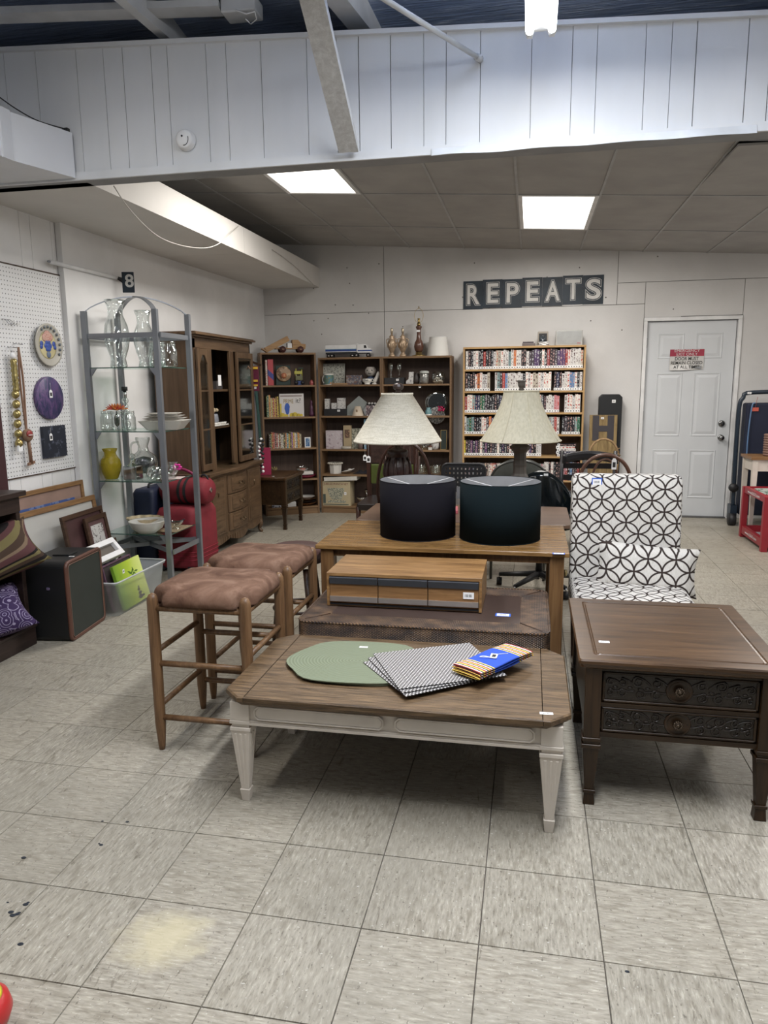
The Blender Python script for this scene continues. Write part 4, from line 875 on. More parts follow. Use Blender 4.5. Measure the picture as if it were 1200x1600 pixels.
# ------------------------------------------------------------------ bookcases at the back
M_SHW = wood('brown_shelf_laminate', (.105, .062, .035), (.20, .125, .072), 'z', 1, .5, .05); M_SHB = wood('dark_shelf_back', (.055, .036, .028), (.085, .058, .045), 'z', 1, .6, .03)
M_SHX = wood('brown_shelf_edge', (.14, .085, .048), (.25, .16, .09), 'x', 1, .5, .05)
YF = 5.44    # front plane of the two straight units
def bookcase(name, label, loc, rz, w_, d_, zs, base=.07, edge=None, side=M_SHW, back=M_SHB, shelf=M_SHX, group=None):
    # zs: upper faces of the shelves from the bottom, the last one is the top
    b = thing(name, label, 'bookcase', loc, rz, group); h = zs[-1]; tk = .018
    for s in (0, 1): MB().box(s*(w_-tk), s*(w_-tk)+tk, 0, d_, 0, h-.018).build('side_panel', side, b)
    MB().box(tk, w_-tk, d_-.008, d_, .0, h-.018).build('back_panel', back, b)
    MB().box(0, w_, -.004, d_, h-.02, h).build('top_panel', shelf, b, bev=.0015, seg=1)
    for z in zs[:-1]: MB().box(tk, w_-tk, .002, d_-.008, z-.018, z).build('shelf', shelf, b)
    MB().box(tk, w_-tk, .01, .025, 0, zs[0]-.018).build('plinth', shelf, b)
    return b
def zl_(vs, u, y): return [PY(u, v, y).z for v in vs]
zs2 = zl_([790, 741, 702, 650, 601.5, 559], 500, YF); zs2 = [max(.06, zs2[0])]+zs2[1:]
xa0, xa1, xa2 = PY(498, 620, YF).x, PY(596.5, 620, YF).x, PY(705, 620, YF).x
bcB = bookcase('bookcase', 'tall brown bookcase with a toy semi truck standing on top', (xa0, YF, 0), 0, xa1-xa0-.001, W-YF-.012, zs2)
bcC = bookcase('bookcase', 'tall brown bookcase with four lamps and lampshades standing on top'.replace('four lamps and lampshades', 'table lamps and a white lampshade'), (xa1+.001, YF, 0), 0, xa2-xa1, W-YF-.012, zs2)
# corner unit, turned towards the room
NA = Vector((-1.165, 5.135, 0)); NB = Vector((xa0-.012, YF-.03, 0)); dA = (NB-NA); LA = dA.length; dA.normalize(); nA = Vector((dA.y, -dA.x, 0)); RZA = math.atan2(dA.y, dA.x)
def PB(u, v, depth=0):
    d = _d(u, v); p0 = NA-nA*depth; return CAM+d*((p0-CAM).dot(nA)/d.dot(nA))
zs1 = [PB(497, v, 0).z for v in (790, 747, 699, 650.5, 601.5, 551)]; zs1[0] = max(.06, zs1[0])
bcA = bookcase('bookcase', 'brown corner bookcase with a wooden toy dump truck standing on top', tuple(NA), RZA, LA, .24, zs1)
def locA(p): return mw(bcA).inverted() @ p
# ---- generic little makers
def box_item(name, label, cat, c, w_, d_, h_, mat, rz=0, tilt=0, group=None, bev=.001, extra=None):
    m = MB(); m.T = Matrix.Rotation(tilt, 4, 'X'); m.box(-w_/2, w_/2, 0, d_, 0, h_)
    o = m.build(name, mat, None, bev=bev, seg=1); o.location = c; o.rotation_euler = (0, 0, rz); return tag(o, label, cat, group)
def art(name, bg, cols, sc=30, seed=0, th=.55):
    t = NT(name); o = t.vm('ADD', t.obj(), (seed*3.1, seed*1.7, seed)); c = bg
    for i, k in enumerate(cols):
        n_ = t.noise(t.vm('ADD', o, (i*5.3, i*2.2, i*7.7)), sc*(1+.4*i), 3, .6); c = t.mix(t.ramp(n_, [(th, (0, 0, 0)), (th+.02, (1, 1, 1))]), c, k)
    return t.done(c, .5)
# ---- books on the corner unit
ZI = lambda zs, k: zs[k]
bk_cols = {'R': (.28, .02, .03), 'W': (.55, .52, .45), 'Y': (.50, .38, .08), 'B': (.03, .05, .2), 'G': (.03, .10, .07), 'O': (.42, .16, .05), 'K': (.03, .025, .03), 'C': (.48, .42, .28), 'P': (.2, .06, .22), 'T': (.10, .22, .25), 'D': (.14, .02, .03)}
bk_name = {'R': 'red', 'W': 'white', 'Y': 'yellow', 'B': 'dark blue', 'G': 'dark green', 'O': 'orange', 'K': 'black', 'C': 'cream', 'P': 'purple', 'T': 'teal', 'D': 'maroon'}
_bm = {}
def spine_mat(k):
    if k in _bm: return _bm[k]
    t = NT('spine_'+bk_name[k].replace(' ', '_')); o = t.obj(); r = t.rnd(); v = t.map(o, (40, 40, 95)); v = t.vm('ADD', v, t.comb(t.m('MULTIPLY', r, 91), 0, t.m('MULTIPLY', r, 37)))
    n_ = t.noise(v, 1.6, 2, .5); base = bk_cols[k]; ink = (.03, .02, .02) if sum(base) > .7 else (.55, .5, .4)
    ink = t.mix(t.m('GREATER_THAN', r, .55), ink, (.35, .04, .05) if sum(base) > .7 else (.5, .42, .15))
    c = t.mix(t.ramp(n_, [(.54, (0, 0, 0)), (.56, (1, 1, 1))]), base, ink); _bm[k] = t.done(c, .5); return _bm[k]
ORD = ['first', 'second', 'third', 'fourth', 'fifth', 'sixth', 'seventh', 'eighth', 'ninth', 'tenth', 'eleventh', 'twelfth', 'thirteenth', 'fourteenth', 'fifteenth', 'sixteenth', 'seventeenth', 'eighteenth', 'nineteenth', 'twentieth', 'twenty-first', 'twenty-second', 'twenty-third', 'twenty-fourth']
def ordw(i):
    n = i+1; ten = ['', '', 'twenty', 'thirty', 'forty', 'fifty', 'sixty', 'seventy', 'eighty', 'ninety']
    if n <= 20: return ORD[i]
    if n % 10 == 0: return ten[n//10][:-1]+'ieth'
    return ten[n//10]+'-'+ORD[n % 10-1]
M_PAGES = plain((.55, .50, .40), .8, name='page_edges')
def book(loc, w_, d_, h_, k, rz, label, group, lean=0):
    m = MB(); m.T = Matrix.Rotation(lean, 4, 'Y'); q = .0012
    m.m = 0; m.box(-w_/2, w_/2, 0, .002, 0, h_); m.box(-w_/2, -w_/2+q, .002, d_, 0, h_); m.box(w_/2-q, w_/2, .002, d_, 0, h_); m.m = 1; m.box(-w_/2+q, w_/2-q, .002, d_-.003, .003, h_-.003)
    o = m.build('book', [spine_mat(k), M_PAGES], None); o.location = loc; o.rotation_euler = (0, 0, rz); return tag(o, label, 'book', group)
def rowA(u0, u1, z, spec, hs, shelfname, group):
    p0, p1 = PB(u0, 640, -.0), PB(u1, 640, -.0); Lr = (p1-p0).length; ws = [random.uniform(.7, 1.3) for _ in spec]; s = sum(ws); x = 0; cnt_ = {}
    for i, k in enumerate(spec):
        w_ = Lr*ws[i]/s; c = NA+dA*((p0-NA).dot(dA)+x+w_/2)-nA*.02; c.z = z; x += w_
        n_ = cnt_.get(k, 0); cnt_[k] = n_+1
        lab = '%s book, %s from the left %s' % (bk_name[k], ORD[i], shelfname)
        book(c, w_*.93, .15, hs[i % len(hs)]*random.uniform(.97, 1.03), k, RZA, lab, group)
z = zs1[4]
def hA(v0, v1): return (PB(440, v0).z-PB(440, v1).z)
rowA(417, 436, zs1[3], 'GGOCYRYDY', [.22, .23, .24, .21, .20, .21, .20, .21, .21], 'on the corner bookcase shelf below the top one', 'books on the second shelf of the corner bookcase')
rowA(419, 470, zs1[2], 'KGRRKRWDWWKOTYKPYWTOC', [.16, .155, .17, .17, .16, .16, .155, .16, .155, .15, .155, .16], 'in the middle row of the corner bookcase', 'books in the middle row of the corner bookcase')
# tall red and blue striped book, white thin book on the top shelf
t = NT('red_blue_striped_spine'); o = t.obj(); x_, y_, z_ = t.sep(o)[0:3]; f = t.m('ADD', z_, t.m('MULTIPLY', x_, .9)); M_RB = t.done(t.ramp(f, [(0, (.38, .05, .06)), (.075, (.38, .05, .06)), (.078, (.04, .05, .22)), (.135, (.04, .05, .22)), (.138, (.38, .05, .06))], 'CONSTANT'), .5)
p = PB(424, 601); box_item('book', 'tall red book with a wide blue diagonal stripe on the corner bookcase', 'book', (p.x-nA.x*.02, p.y-nA.y*.02, zs1[4]), .058, .16, .27, M_RB, RZA)
p = PB(417.5, 601); box_item('book', 'slim white book beside the red and blue striped book', 'book', (p.x-nA.x*.02, p.y-nA.y*.02, zs1[4]), .018, .16, .265, spine_mat('W'), RZA)
# round wooden clock face like plate on dark stand, toy figures
def discA(u, v, r, th, mat, name, label, cat, dep=.10, sq=1, extra=None):
    p = PB(u, v, dep); o = thing(name, label, cat, (p.x, p.y, p.z-r*sq), RZA); m = MB(); m.T = Matrix.Scale(sq, 4, (0, 0, 1)); ydisc(m, (0, 0, r), [(r, 0), (r, th*.6), (r*.9, th), (0, th)], 28); m.build('plate', mat, o); return o
M_SLICE = art('wood_slice_face', (.30, .20, .12), [(.12, .07, .04), (.45, .32, .2)], 16, 2)
p = PB(446, 601, .12); pl_ = thing('wood_slice_plaque', 'round wood slice with a painted figure on a dark green board', 'plaque', (p.x, p.y, zs1[4]), RZA)
m = MB(); m.box(-.10, .06, .012, .022, 0, .21); m.build('board', plain((.01, .03, .025), .5), pl_, bev=.02)
m = MB(); ydisc(m, (-.015, .010, .120), [(.078, 0), (.082, .01), (.074, .018), (0, .018)], 26); m.build('slice', M_SLICE, pl_)
m = MB(); ydisc(m, (-.015, -.006, .102), [(.030, 0), (.03, .008), (0, .012)], 16); m.build('painted_figure', art('figure_paint', (.42, .14, .08), [(.5, .3, .12)], 60, 1), pl_)
p = PB(468, 601, .06); ty = thing('toy_vehicle', 'green and yellow toy machine with a blue base on the corner bookcase', 'toy', (p.x, p.y, zs1[4]), RZA)
for a, b, c_, mt_, nm_ in (((-.05, .05), (0, .05), (0, .045), (.02, .05, .18), 'base'), ((-.04, .04), (.01, .04), (.05, .10), (.12, .12, .06), 'body'), ((-.05, .03), (.01, .04), (.115, .15), (.42, .40, .08), 'cab'), ((-.01, .045), (0, .02), (.17, .185), (.03, .05, .04), 'roof')):
    MB().box(a[0], a[1], b[0], b[1], c_[0], c_[1]).build(nm_, plain(mt_, .4), ty, bev=.006)
for s in (-1, 1):
    MB().cyl((s*.035, -.008, .025), (s*.035, 0, .025), .022, n=14).build('wheel', M_BLACK, ty); MB().cyl((s*.035, .02, .10), (s*.03, .02, .175), .005, n=6).build('post', plain((.42, .40, .08), .4), ty)
    MB().cyl((s*.025-.005, .02, .04), (s*.025-.005, .02, .12), .006, n=6).build('post', plain((.3, .3, .28), .4), ty)
p = PB(487, 601, .04); sb = thing('small_red_figure', 'small red faceted ornament at the right end of the top shelf', 'ornament', (p.x, p.y, zs1[4]), RZA); MB().lathe([(.018, 0), (.024, .02), (.018, .04), (.006, .055), (0, .056)], (0, 0, 0), 6, False).build('body', plain((.35, .08, .08), .4), sb)
# puzzle-game box with a blue figure
p = PB(456.5, 651, .05); gb = thing('game_box', 'white board game box with black lettering and a blue figure', 'box', (p.x, p.y, zs1[3]), RZA); w_ = (PB(475.5, 640, .05)-PB(437.5, 640, .05)).length; h_ = .245
MB().box(-w_/2, w_/2, 0, .05, 0, h_).build('carton', plain((.55, .53, .52), .5, var=.03), gb, bev=.001, seg=1)
M_Y = plain((.55, .42, .05), .5); M_BL = plain((.03, .09, .38), .5)
m = MB()
for x, r in ((-.105, .032), (-.06, .02), (.0, .03), (.03, .036), (.07, .022), (.10, .018)): m.prismy([(x+r*math.cos(a), max(.003, .012+r*math.sin(a))) for a in [2*math.pi*i/14 for i in range(14)]], -.0008, .0)
m.box(-w_/2+.002, -w_/2+.02, -.0008, 0, .0, .14); m.build('printed_shapes', M_Y, gb)
m = MB(); m.prismy([(-.05+.030*math.cos(a)*(1 if math.sin(a) > 0 else .8), .085+.062*math.sin(a)) for a in [2*math.pi*i/18 for i in range(18)]], -.0016, -.0008); m.build('printed_figure', M_BL, gb)
text('PRIME', .105, .045, Matrix.Translation((-.035, -.0012, .165)) @ FRONT, plain((.25, .18, .05), .6), gb); text('it?', .052, .05, Matrix.Translation((.07, -.0012, .172)) @ FRONT, M_INK, gb)
MB().box(-w_/2+.01, w_/2-.02, -.0008, 0, h_-.03, h_-.018).build('printed_band', plain((.2, .15, .14), .5), gb)
p = PB(487, 651, .05); fg = thing('purple_figurine', 'dark purple figurine beside the white game box', 'figurine', (p.x, p.y, zs1[3]), RZA); MB().lathe([(.025, 0), (.028, .03), (.018, .07), (.022, .10), (.010, .12), (.016, .14), (.012, .165), (0, .175)], (0, 0, 0), 14).build('body', plain((.07, .02, .05), .4), fg)
p = PB(481, 700, .03); card = thing('picture_card', 'small white framed blue picture at the right of the middle book row', 'picture', (p.x, p.y, zs1[2]), RZA); MB().box(-.032, .032, 0, .008, 0, .112).build('frame', M_WHITE, card); MB().box(-.022, .022, -.001, 0, .012, .1).build('picture', art('blue_card', (.05, .12, .25), [(.3, .4, .5)], 50, 3), card)
# dishes on the fourth shelf and bottom of the corner unit
def bowl_stack(loc, label, cat, items, rz=0, name='dish_stack'):
    o = thing(name, label, cat, loc, rz); zz = 0
    for nm_, r, h, mt_ in items: MB().lathe([(r*.5, zz), (r*.55, zz+.002), (r*.98, zz+h-.001), (r, zz+h), (r*.94, zz+h), (r*.5, zz+.006), (0, zz+.005)], (0, 0, 0), 28).build(nm_, mt_, o); zz += h*.75
    return o
M_RDG = plain((.14, .01, .03), .25, name='dark_red_glass'); M_CER = plain((.60, .58, .54), .3, var=.03, name='white_ceramic')
p = PB(414, 762, .06); sz4 = zs1[1]; PBp = lambda u, v, d: (PB(u, v, d).x, PB(u, v, d).y)
x_, y_ = PBp(477, 740, .09); dr = thing('plate', 'dark red plate on the fourth shelf of the corner bookcase', 'plate', (x_, y_, sz4)); MB().lathe([(.07, 0), (.12, .035), (.117, .037), (.06, .006), (0, .006)], (0, 0, 0), 28).build('dish', M_RDG, dr)
bx = thing('sweater_box', 'flat white box on the dark red plate', 'box', (x_-.02, y_, sz4+.038), RZA); MB().box(-.1, .1, -.06, .06, 0, .035).build('carton', M_CER, bx, bev=.004)
cd = thing('candle_dish', 'clear glass dish with a red candle on the flat white box', 'candle', (x_-.03, y_, sz4+.0735), RZA); MB().lathe([(.035, 0), (.07, .03), (.075, .05)], (0, 0, 0), 24, closed=True).build('dish', M_GLASSV, cd); MB().lathe([(.032, .002), (.034, .028), (.03, .03), (0, .03)], (0, 0, 0), 18).build('candle', plain((.5, .2, .15), .5), cd)
x_, y_ = PBp(440, 740, .10); rb_ = thing('bowl', 'small white bowl with a red outside near the floral tin', 'bowl', (x_, y_, sz4)); MB().lathe([(.03, 0), (.035, .002), (.06, .08), (.056, .08), (.03, .01), (0, .01)], (0, 0, 0), 24).build('body', [M_RDG], rb_); MB().lathe([(.054, .079), (.05, .06), (.0, .058)], (0, 0, 0), 24).build('lining', M_CER, rb_)
x_, y_ = PBp(428, 740, .02); ft = thing('floral_tin', 'small floral patterned tin with dried leaves on top', 'tin', (x_, y_+.02, sz4), RZA); MB().box(-.045, .045, -.03, .03, 0, .09).build('body', art('floral', (.25, .17, .09), [(.5, .45, .3), (.15, .06, .04)], 45, 4), ft, bev=.004)
for i in range(9): a = i*.7; MB().hexa([(0, 0, .09), (.006, 0, .09), (.003, .006, .09)], [(.03*math.cos(a)-.004, .02*math.sin(a), .12+.01*(i % 3)), (.03*math.cos(a)+.006, .02*math.sin(a), .12+.01*(i % 3)), (.03*math.cos(a), .02*math.sin(a)+.006, .125)]).build('leaf', plain((.25, .2, .08), .7), ft)
x_, y_ = PBp(478, 780, .09); bowl_stack((x_, y_, zs1[0]), 'stack of dark and amber glass plates on the lowest corner shelf', 'plates', [('plate', .12, .035, plain((.16, .06, .02), .2)), ('plate', .115, .03, M_BLACK), ('plate', .11, .03, plain((.14, .06, .02), .2)), ('plate', .10, .03, M_CER)], name='plate_stack')
x_, y_ = PBp(455, 790, .0); box_item('gift_box', 'small white printed box on the lowest corner shelf behind the table legs', 'box', (x_, y_+.03, zs1[0]), .09, .05, .05, M_WHITE, RZA)
x_, y_ = PBp(431, 790, .0); box_item('gift_box', 'pale grey printed box at the left of the lowest corner shelf', 'box', (x_, y_+.03, zs1[0]), .10, .05, .045, art('grey_box', (.35, .37, .42), [(.06, .06, .08)], 40, 3), RZA)
# ---- wooden dump truck on the corner unit
M_TOY = wood('toy_wood', (.26, .15, .075), (.42, .27, .14), 'x', 2, .5, .05); M_WHL = plain((.06, .022, .022), .4, name='toy_wheel')
p = PB(453, 549, .10); dt_ = thing('toy_dump_truck', 'wooden toy dump truck with raised bed and dark red wheels', 'toy', (p.x, p.y, zs1[5]+.0005), RZA)
MB().box(-.16, .16, -.045, .045, .038, .055).build('chassis', M_TOY, dt_, bev=.003)
MB().prismy([(.02, .055), (.02, .135), (.085, .135), (.12, .095), (.165, .09), (.165, .055)], -.045, .045).build('cab', M_TOY, dt_, bev=.004)
m = MB(); m.T = Matrix.Translation((-.105, 0, .075)) @ Matrix.Rotation(math.radians(-27), 4, 'Y'); m.box(-.16, .11, -.055, .055, 0, .012); m.box(-.16, .11, -.055, -.045, .012, .055); m.box(-.16, .11, .045, .055, .012, .055); m.box(.10, .11, -.045, .045, .012, .055); m.hexa([(-.16, -.055, 0), (-.16, .055, 0), (-.195, .055, .06), (-.195, -.055, .06)], [(-.15, -.055, 0), (-.15, .055, 0), (-.185, .055, .065), (-.185, -.055, .065)]); m.build('dump_bed', M_TOY, dt_)
for x in (-.085, .105):
    for s in (-1, 1):
        q_ = MB().cyl((x, s*.05, .034), (x, s*.068, .034), .034, n=20).build('wheel', M_WHL, dt_); MB().cyl((x, s*.068, .034), (x, s*.071, .034), .007, n=10).build('hub', M_TOY, q_)
MB().box(-.03, .015, -.046, .046, .05, .10).build('hinge_block', M_WHITE, dt_)
# ---- toy semi truck
p = PY(545, 559, YF+.12); tt = thing('toy_semi_truck', 'white toy semi truck and trailer with blue and green stripes', 'toy', (p.x, YF+.12, zs2[5]+.0005))
s_ = (PY(583, 559, YF+.12).x-PY(511, 559, YF+.12).x)/.48
K = Matrix.Scale(s_, 4)
def TT(m): m.T = K; return m
TT(MB()).box(-.235, .085, -.03, .03, .055, .125).build('trailer', M_WHITE, tt, bev=.002)
M_NV, M_GR = plain((.02, .06, .25), .4), plain((.05, .22, .28), .4)
m = TT(MB()); m.box(-.236, .086, -.031, .031, .062, .08); m.build('blue_stripe', M_NV, tt); m = TT(MB()); m.box(-.236, .086, -.0312, .0312, .081, .086); m.build('green_stripe', M_GR, tt)
TT(MB()).box(-.235, .22, -.02, .02, .035, .054).build('frame_rail', M_BLACK, tt)
TT(MB()).prismy([(.10, .045), (.10, .125), (.16, .13), (.19, .125), (.20, .09), (.235, .085), (.235, .045)], -.03, .03).build('cab', M_WHITE, tt, bev=.003)
TT(MB()).prismy([(.165, .09), (.165, .118), (.186, .118), (.194, .09)], -.031, .031).build('window', M_BLACK, tt)
TT(MB()).box(.10, .236, -.031, .031, .06, .072).build('blue_stripe', M_NV, tt); MB().T
TT(MB()).box(.09, .10, -.03, .03, .05, .135).build('air_deflector', M_WHITE, tt)
for x in (-.205, -.17, .04, .085, .205):
    for s in (-1, 1): q_ = TT(MB()).cyl((x, s*.02, .019), (x, s*.034, .019), .019, n=16).build('wheel', M_BLACK, tt); TT(MB()).cyl((x, s*.034, .019), (x, s*.036, .019), .009, n=12).build('hub', M_CHROME, q_)
# ---- gold lamp bases, tall lamp, white shade on top of the right unit
M_ANTG = plain((.42, .31, .21), .4, .5, var=.35, sc=30, bump=.4, bsc=70, name='antique_gold')
YM = YF+.12
def vase_lamp(u, lab):
    p = PY(u, 559, YM); o = thing('table_lamp', lab, 'lamp', (p.x, YM, zs2[5]+.0005), 0, 'pair of antique gold lamp bases'); h = (PY(u, 513, YM).z-zs2[5])
    MB().lathe([(.036, 0), (.038, .012), (.028, .025), (.018, .04), (.022, .05), (.045, .10), (.048, .14), (.036, .175), (.022, .195), (.03, .21), (.018, .22), (.01, .235), (.01, h-.05)], (0, 0, 0), 18).build('body', M_ANTG, o)
    MB().lathe([(.012, h-.05), (.014, h-.045), (.013, h-.005), (.01, h), (0, h)], (0, 0, 0), 12).build('socket', plain((.5, .42, .3), .3, .8), o)
    for s in (-1, 1): MB().tube(smooth([(s*.03, 0, .19), (s*.058, 0, .175), (s*.05, 0, .13), (s*.044, 0, .11)], 4), .005, 6).build('handle', M_ANTG, o)
    for a in range(6): a = a*math.pi/3; MB().ball((.043*math.cos(a), .043*math.sin(a), .12), .011, .011, .028, 7, 5).build('carved_lobe', M_ANTG, o)
vase_lamp(612.5, 'ornate antique gold lamp base without shade, left one of the pair'); vase_lamp(629.5, 'ornate antique gold lamp base without shade, right one of the pair')
p = PY(654.5, 559, YM); tl_ = thing('table_lamp', 'tall brown vase lamp base with a bare wire harp', 'lamp', (p.x, YM, zs2[5]+.0005))
M_BRN = plain((.11, .05, .035), .25, var=.3, sc=14, name='brown_glaze'); M_BRASS = plain((.45, .33, .14), .3, 1, name='brass')
MB().lathe([(.075, 0), (.075, .008), (.05, .014), (.035, .02), (.035, .045)], (0, 0, 0), 24).build('brass_foot', M_BRASS, tl_)
MB().lathe([(.03, .045), (.045, .065), (.052, .10), (.045, .14), (.026, .175), (.021, .23), (.024, .28), (.033, .30), (.030, .31), (.015, .315)], (0, 0, 0), 24).build('body', M_BRN, tl_)
h2 = PY(654, 505, YM).z-zs2[5]; MB().lathe([(.02, .315), (.02, .335), (.013, .34), (.013, .385), (.016, .39), (0, .39)], (0, 0, 0), 14).build('socket', M_BRASS, tl_)
top = PY(655, 479, YM).z-zs2[5]; hp = [(.0+math.sin(a)*.047*(1.0), 0, .345+(top-.345-.02)*(1-math.cos(a))/2) for a in [math.pi*i/14 for i in range(15)]]
MB().tube([V(-.010, 0, .34)]+[V(-x, 0, z) for x, y, z in hp[2:]], .002, 5).build('harp', M_BRASS, tl_); MB().tube([V(.010, 0, .34)]+[V(x, 0, z) for x, y, z in hp[2:]], .002, 5).build('harp', M_BRASS, tl_)
MB().lathe([(.005, top-.02), (.006, top-.008), (.003, top+.003), (0, top+.005)], (0, 0, 0), 8).build('finial', M_BRASS, tl_); MB().box(-.018, .018, -.035, -.033, .25, .27).build('price_sticker', M_TAG, tl_)
p = PY(684.5, 559, YM); ws = thing('white_lampshade', 'white fabric drum shade standing on the right bookcase of the pair', 'lampshade', (p.x, YM, zs2[5]+.0005)); hS = PY(684, 527, YM).z-zs2[5]
rB, rT = (PY(701, 556, YM).x-PY(667, 556, YM).x)/2, (PY(698, 530, YM).x-PY(671, 530, YM).x)/2
MB().lathe([(rB, 0), (rB, .003), (rT, hS-.003), (rT, hS), (rT-.003, hS-.002), (rB-.003, 0)], (0, 0, 0), 40, closed=True).build('shade', plain((.66, .65, .62), .85, var=.03, name='white_pleated_fabric'), ws); MB().tube([(rT*math.cos(a), rT*math.sin(a), hS) for a in [2*math.pi*i/36 for i in range(36)]], .003, 5, True).build('rim', M_WHITE, ws)
# ---- things on the shelves of the middle unit
def at(u, k, dep=.03): p = PY(u, 600, YF+dep); return (p.x, YF+dep, zs2[k]+.0003)
def wpx(u0, u1, dep=.03): return PY(u1, 600, YF+dep).x-PY(u0, 600, YF+dep).x
def hpx(v0, v1, dep=.03): return PY(600, v0, YF+dep).z-PY(600, v1, YF+dep).z
def framed(u0, u1, v0, v1, k, dep, fm, am, label, name='framed_picture', bw=.008):
    x, y, z = at((u0+u1)/2, k, dep); w_, h_ = wpx(u0, u1, dep), hpx(v0, v1, dep); o = thing(name, label, 'picture', (x, y, z)); lean = math.radians(-6)
    m = MB(); m.T = Matrix.Rotation(lean, 4, 'X')
    for a, b, c_, d in ((-w_/2, w_/2, 0, bw), (-w_/2, w_/2, h_-bw, h_), (-w_/2, -w_/2+bw, bw, h_-bw), (w_/2-bw, w_/2, bw, h_-bw)): m.box(a, b, 0, .012, c_, d)
    m.build('frame', fm, o); m = MB(); m.T = Matrix.Rotation(lean, 4, 'X'); m.box(-w_/2+bw, w_/2-bw, .004, .010, bw, h_-bw); m.build('picture', am, o); return o
M_PEWT = art('etched_pewter', (.30, .31, .28), [(.12, .12, .11), (.42, .42, .36)], 55, 5, .52); framed(503.5, 538.5, 567, 601, 4, .12, plain((.32, .33, .30), .4, .4), M_PEWT, 'square etched silver picture with a pale yellow centre behind the mug')
def mug(u, k, label, h_=.085, r=.034, am=None, dep=.04):
    x, y, z = at(u, k, dep); o = thing('mug', label, 'mug', (x, y, z)); MB().lathe([(r*.95, 0), (r, .004), (r, h_), (r-.004, h_), (r-.004, .008), (0, .008)], (0, 0, 0), 26).build('body', M_CER, o)
    MB().lathe([(r+.0006, .008), (r+.0006, h_-.014)], (0, 0, 0), 26, closed=True).build('printed_picture', am, o) if am else None
    MB().tube([(-r-.024*math.sin(a)+.002, 0, h_*.5+h_*.33*math.cos(a)) for a in [math.pi*i/10 for i in range(11)]], .005, 7).build('handle', M_CER, o); return o
mug(514, 4, 'white mug with a teal and orange printed picture', .118, .050, art('mug_print', (.10, .17, .13), [(.42, .17, .05), (.06, .16, .22)], 20, 8))
x, y, z = at(523, 4, .012); box_item('folded_card', 'small flat wooden block at the front edge of the top shelf', 'block', (x+.05, y-.005, z), wpx(528, 553), .02, .018, wood('pale_block', (.22, .14, .08), (.34, .22, .13), 'x'))
x, y, z = at(553, 4, .05); box_item('photo_box', 'dark box with a printed landscape on the top shelf beside the planter', 'box', (x, y, z), wpx(541, 565), .07, hpx(586, 601), art('landscape_box', (.09, .085, .11), [(.25, .23, .22), (.16, .09, .07)], 35, 3))
x, y, z = at(576, 4, .04); cp = thing('teacup', 'white handled soup cup with small printed words', 'cup', (x-.010, y-.02, z)); MB().lathe([(.03, 0), (.032, .008), (.026, .012), (.05, .03), (.052, .06), (.048, .06), (.046, .034), (0, .02)], (0, 0, 0), 26).build('body', M_CER, cp); MB().tube([(.05+.020*math.sin(a), 0, .042+.016*math.cos(a)) for a in [math.pi*i/8 for i in range(9)]], .004, 6).build('handle', M_CER, cp); text('Thank', .05, .016, Matrix.Translation((0, -.053, .045)) @ FRONT, M_INK, cp)
# round-headed figure planter
x, y, z = at(579.5, 4, .11); hd_ = thing('head_planter', 'figurine planter with a round pale head and blue clothes', 'figurine', (x, y, z)); MB().lathe([(.045, 0), (.05, .03), (.04, .07), (.018, .085)], (0, 0, 0), 20).build('body', plain((.05, .075, .14), .5), hd_)
MB().lathe([(.016, .083), (.045, .095), (.062, .125), (.060, .155), (.045, .178), (.040, .185), (.036, .186), (.034, .175), (0, .17)], (0, 0, 0), 26).build('head', plain((.38, .35, .32), .5), hd_)
for q_ in (-1, 1): MB().ball((q_*.024, -.055, .148), .009, .004, .007, 8, 5).build('eye', M_INK, hd_); MB().cyl((q_*.03, -.03, .06), (q_*.008, -.055, .04), .011, .008, 8).build('arm', plain((.05, .075, .14), .5), hd_)
MB().tube([(-.016, -.056, .118), (0, -.060, .113), (.018, -.056, .119)], .003, 5).build('mouth', M_INK, hd_); MB().ball((0, -.063, .132), .006, .006, .007, 8, 5).build('nose', plain((.38, .35, .32), .5), hd_)
x, y, z = at(588, 4, .05); an = thing('angel_figurine', 'white bird figurine reaching upward at the shelf end', 'figurine', (x, y, z)); MB().tube([(-.025, 0, .01), (-.01, 0, .04), (.01, 0, .08), (.02, 0, .12), (.022, 0, .135)], [.018, .024, .020, .012, .004], 10).build('body', M_CER, an); MB().tube([(.0, 0, .07), (.025, 0, .10), (.03, 0, .125)], [.006, .012, .003], 8).build('wing', M_CER, an); MB().lathe([(.03, 0), (.03, .012), (0, .013)], (-.02, 0, 0), 14).build('base', M_CER, an)
# second shelf
M_SPK = art('speckled_ceramic', (.52, .51, .49), [(.25, .24, .25)], 50, 7)
x, y, z = at(522, 3, .03); bbx = box_item('black_box', 'long black box under three white printed boxes', 'box', (x, y, z), wpx(505, 539), .12, hpx(639.5, 650.5), M_BLACK); sticker(bbx, (.045, -.0006, .055), .03, .02, '-y')
zz = z+hpx(639.5, 650.5)
for u, w_, h_, lab in ((510.5, .05, .107, 'tall white printed box at the left on the black box'), (521.5, .06, .062, 'low white printed box between two taller ones'), (532.5, .085, .115, 'wide white printed box at the right on the black box')):
    px_ = PY(u, 620, YF+.06).x; box_item('printed_box', lab, 'box', (px_, YF+.06, zz), w_, .05, h_, M_SPK)
x, y, z = at(557, 3, .10); w_ = wpx(541, 572, .1); h_ = hpx(619, 650, .1); dm = thing('glass_board', 'grey green glass board standing on its corner behind a small shade', 'board', (x, y, z)); m = MB(); m.T = Matrix.Rotation(-.08, 4, 'X'); m.prismy([(-w_*.5, .10), (-w_*.5, 0), (w_*.45, 0), (w_*.5, .14), (.02, h_)], 0, .008); m.build('board', plain((.24, .26, .25), .25), dm)
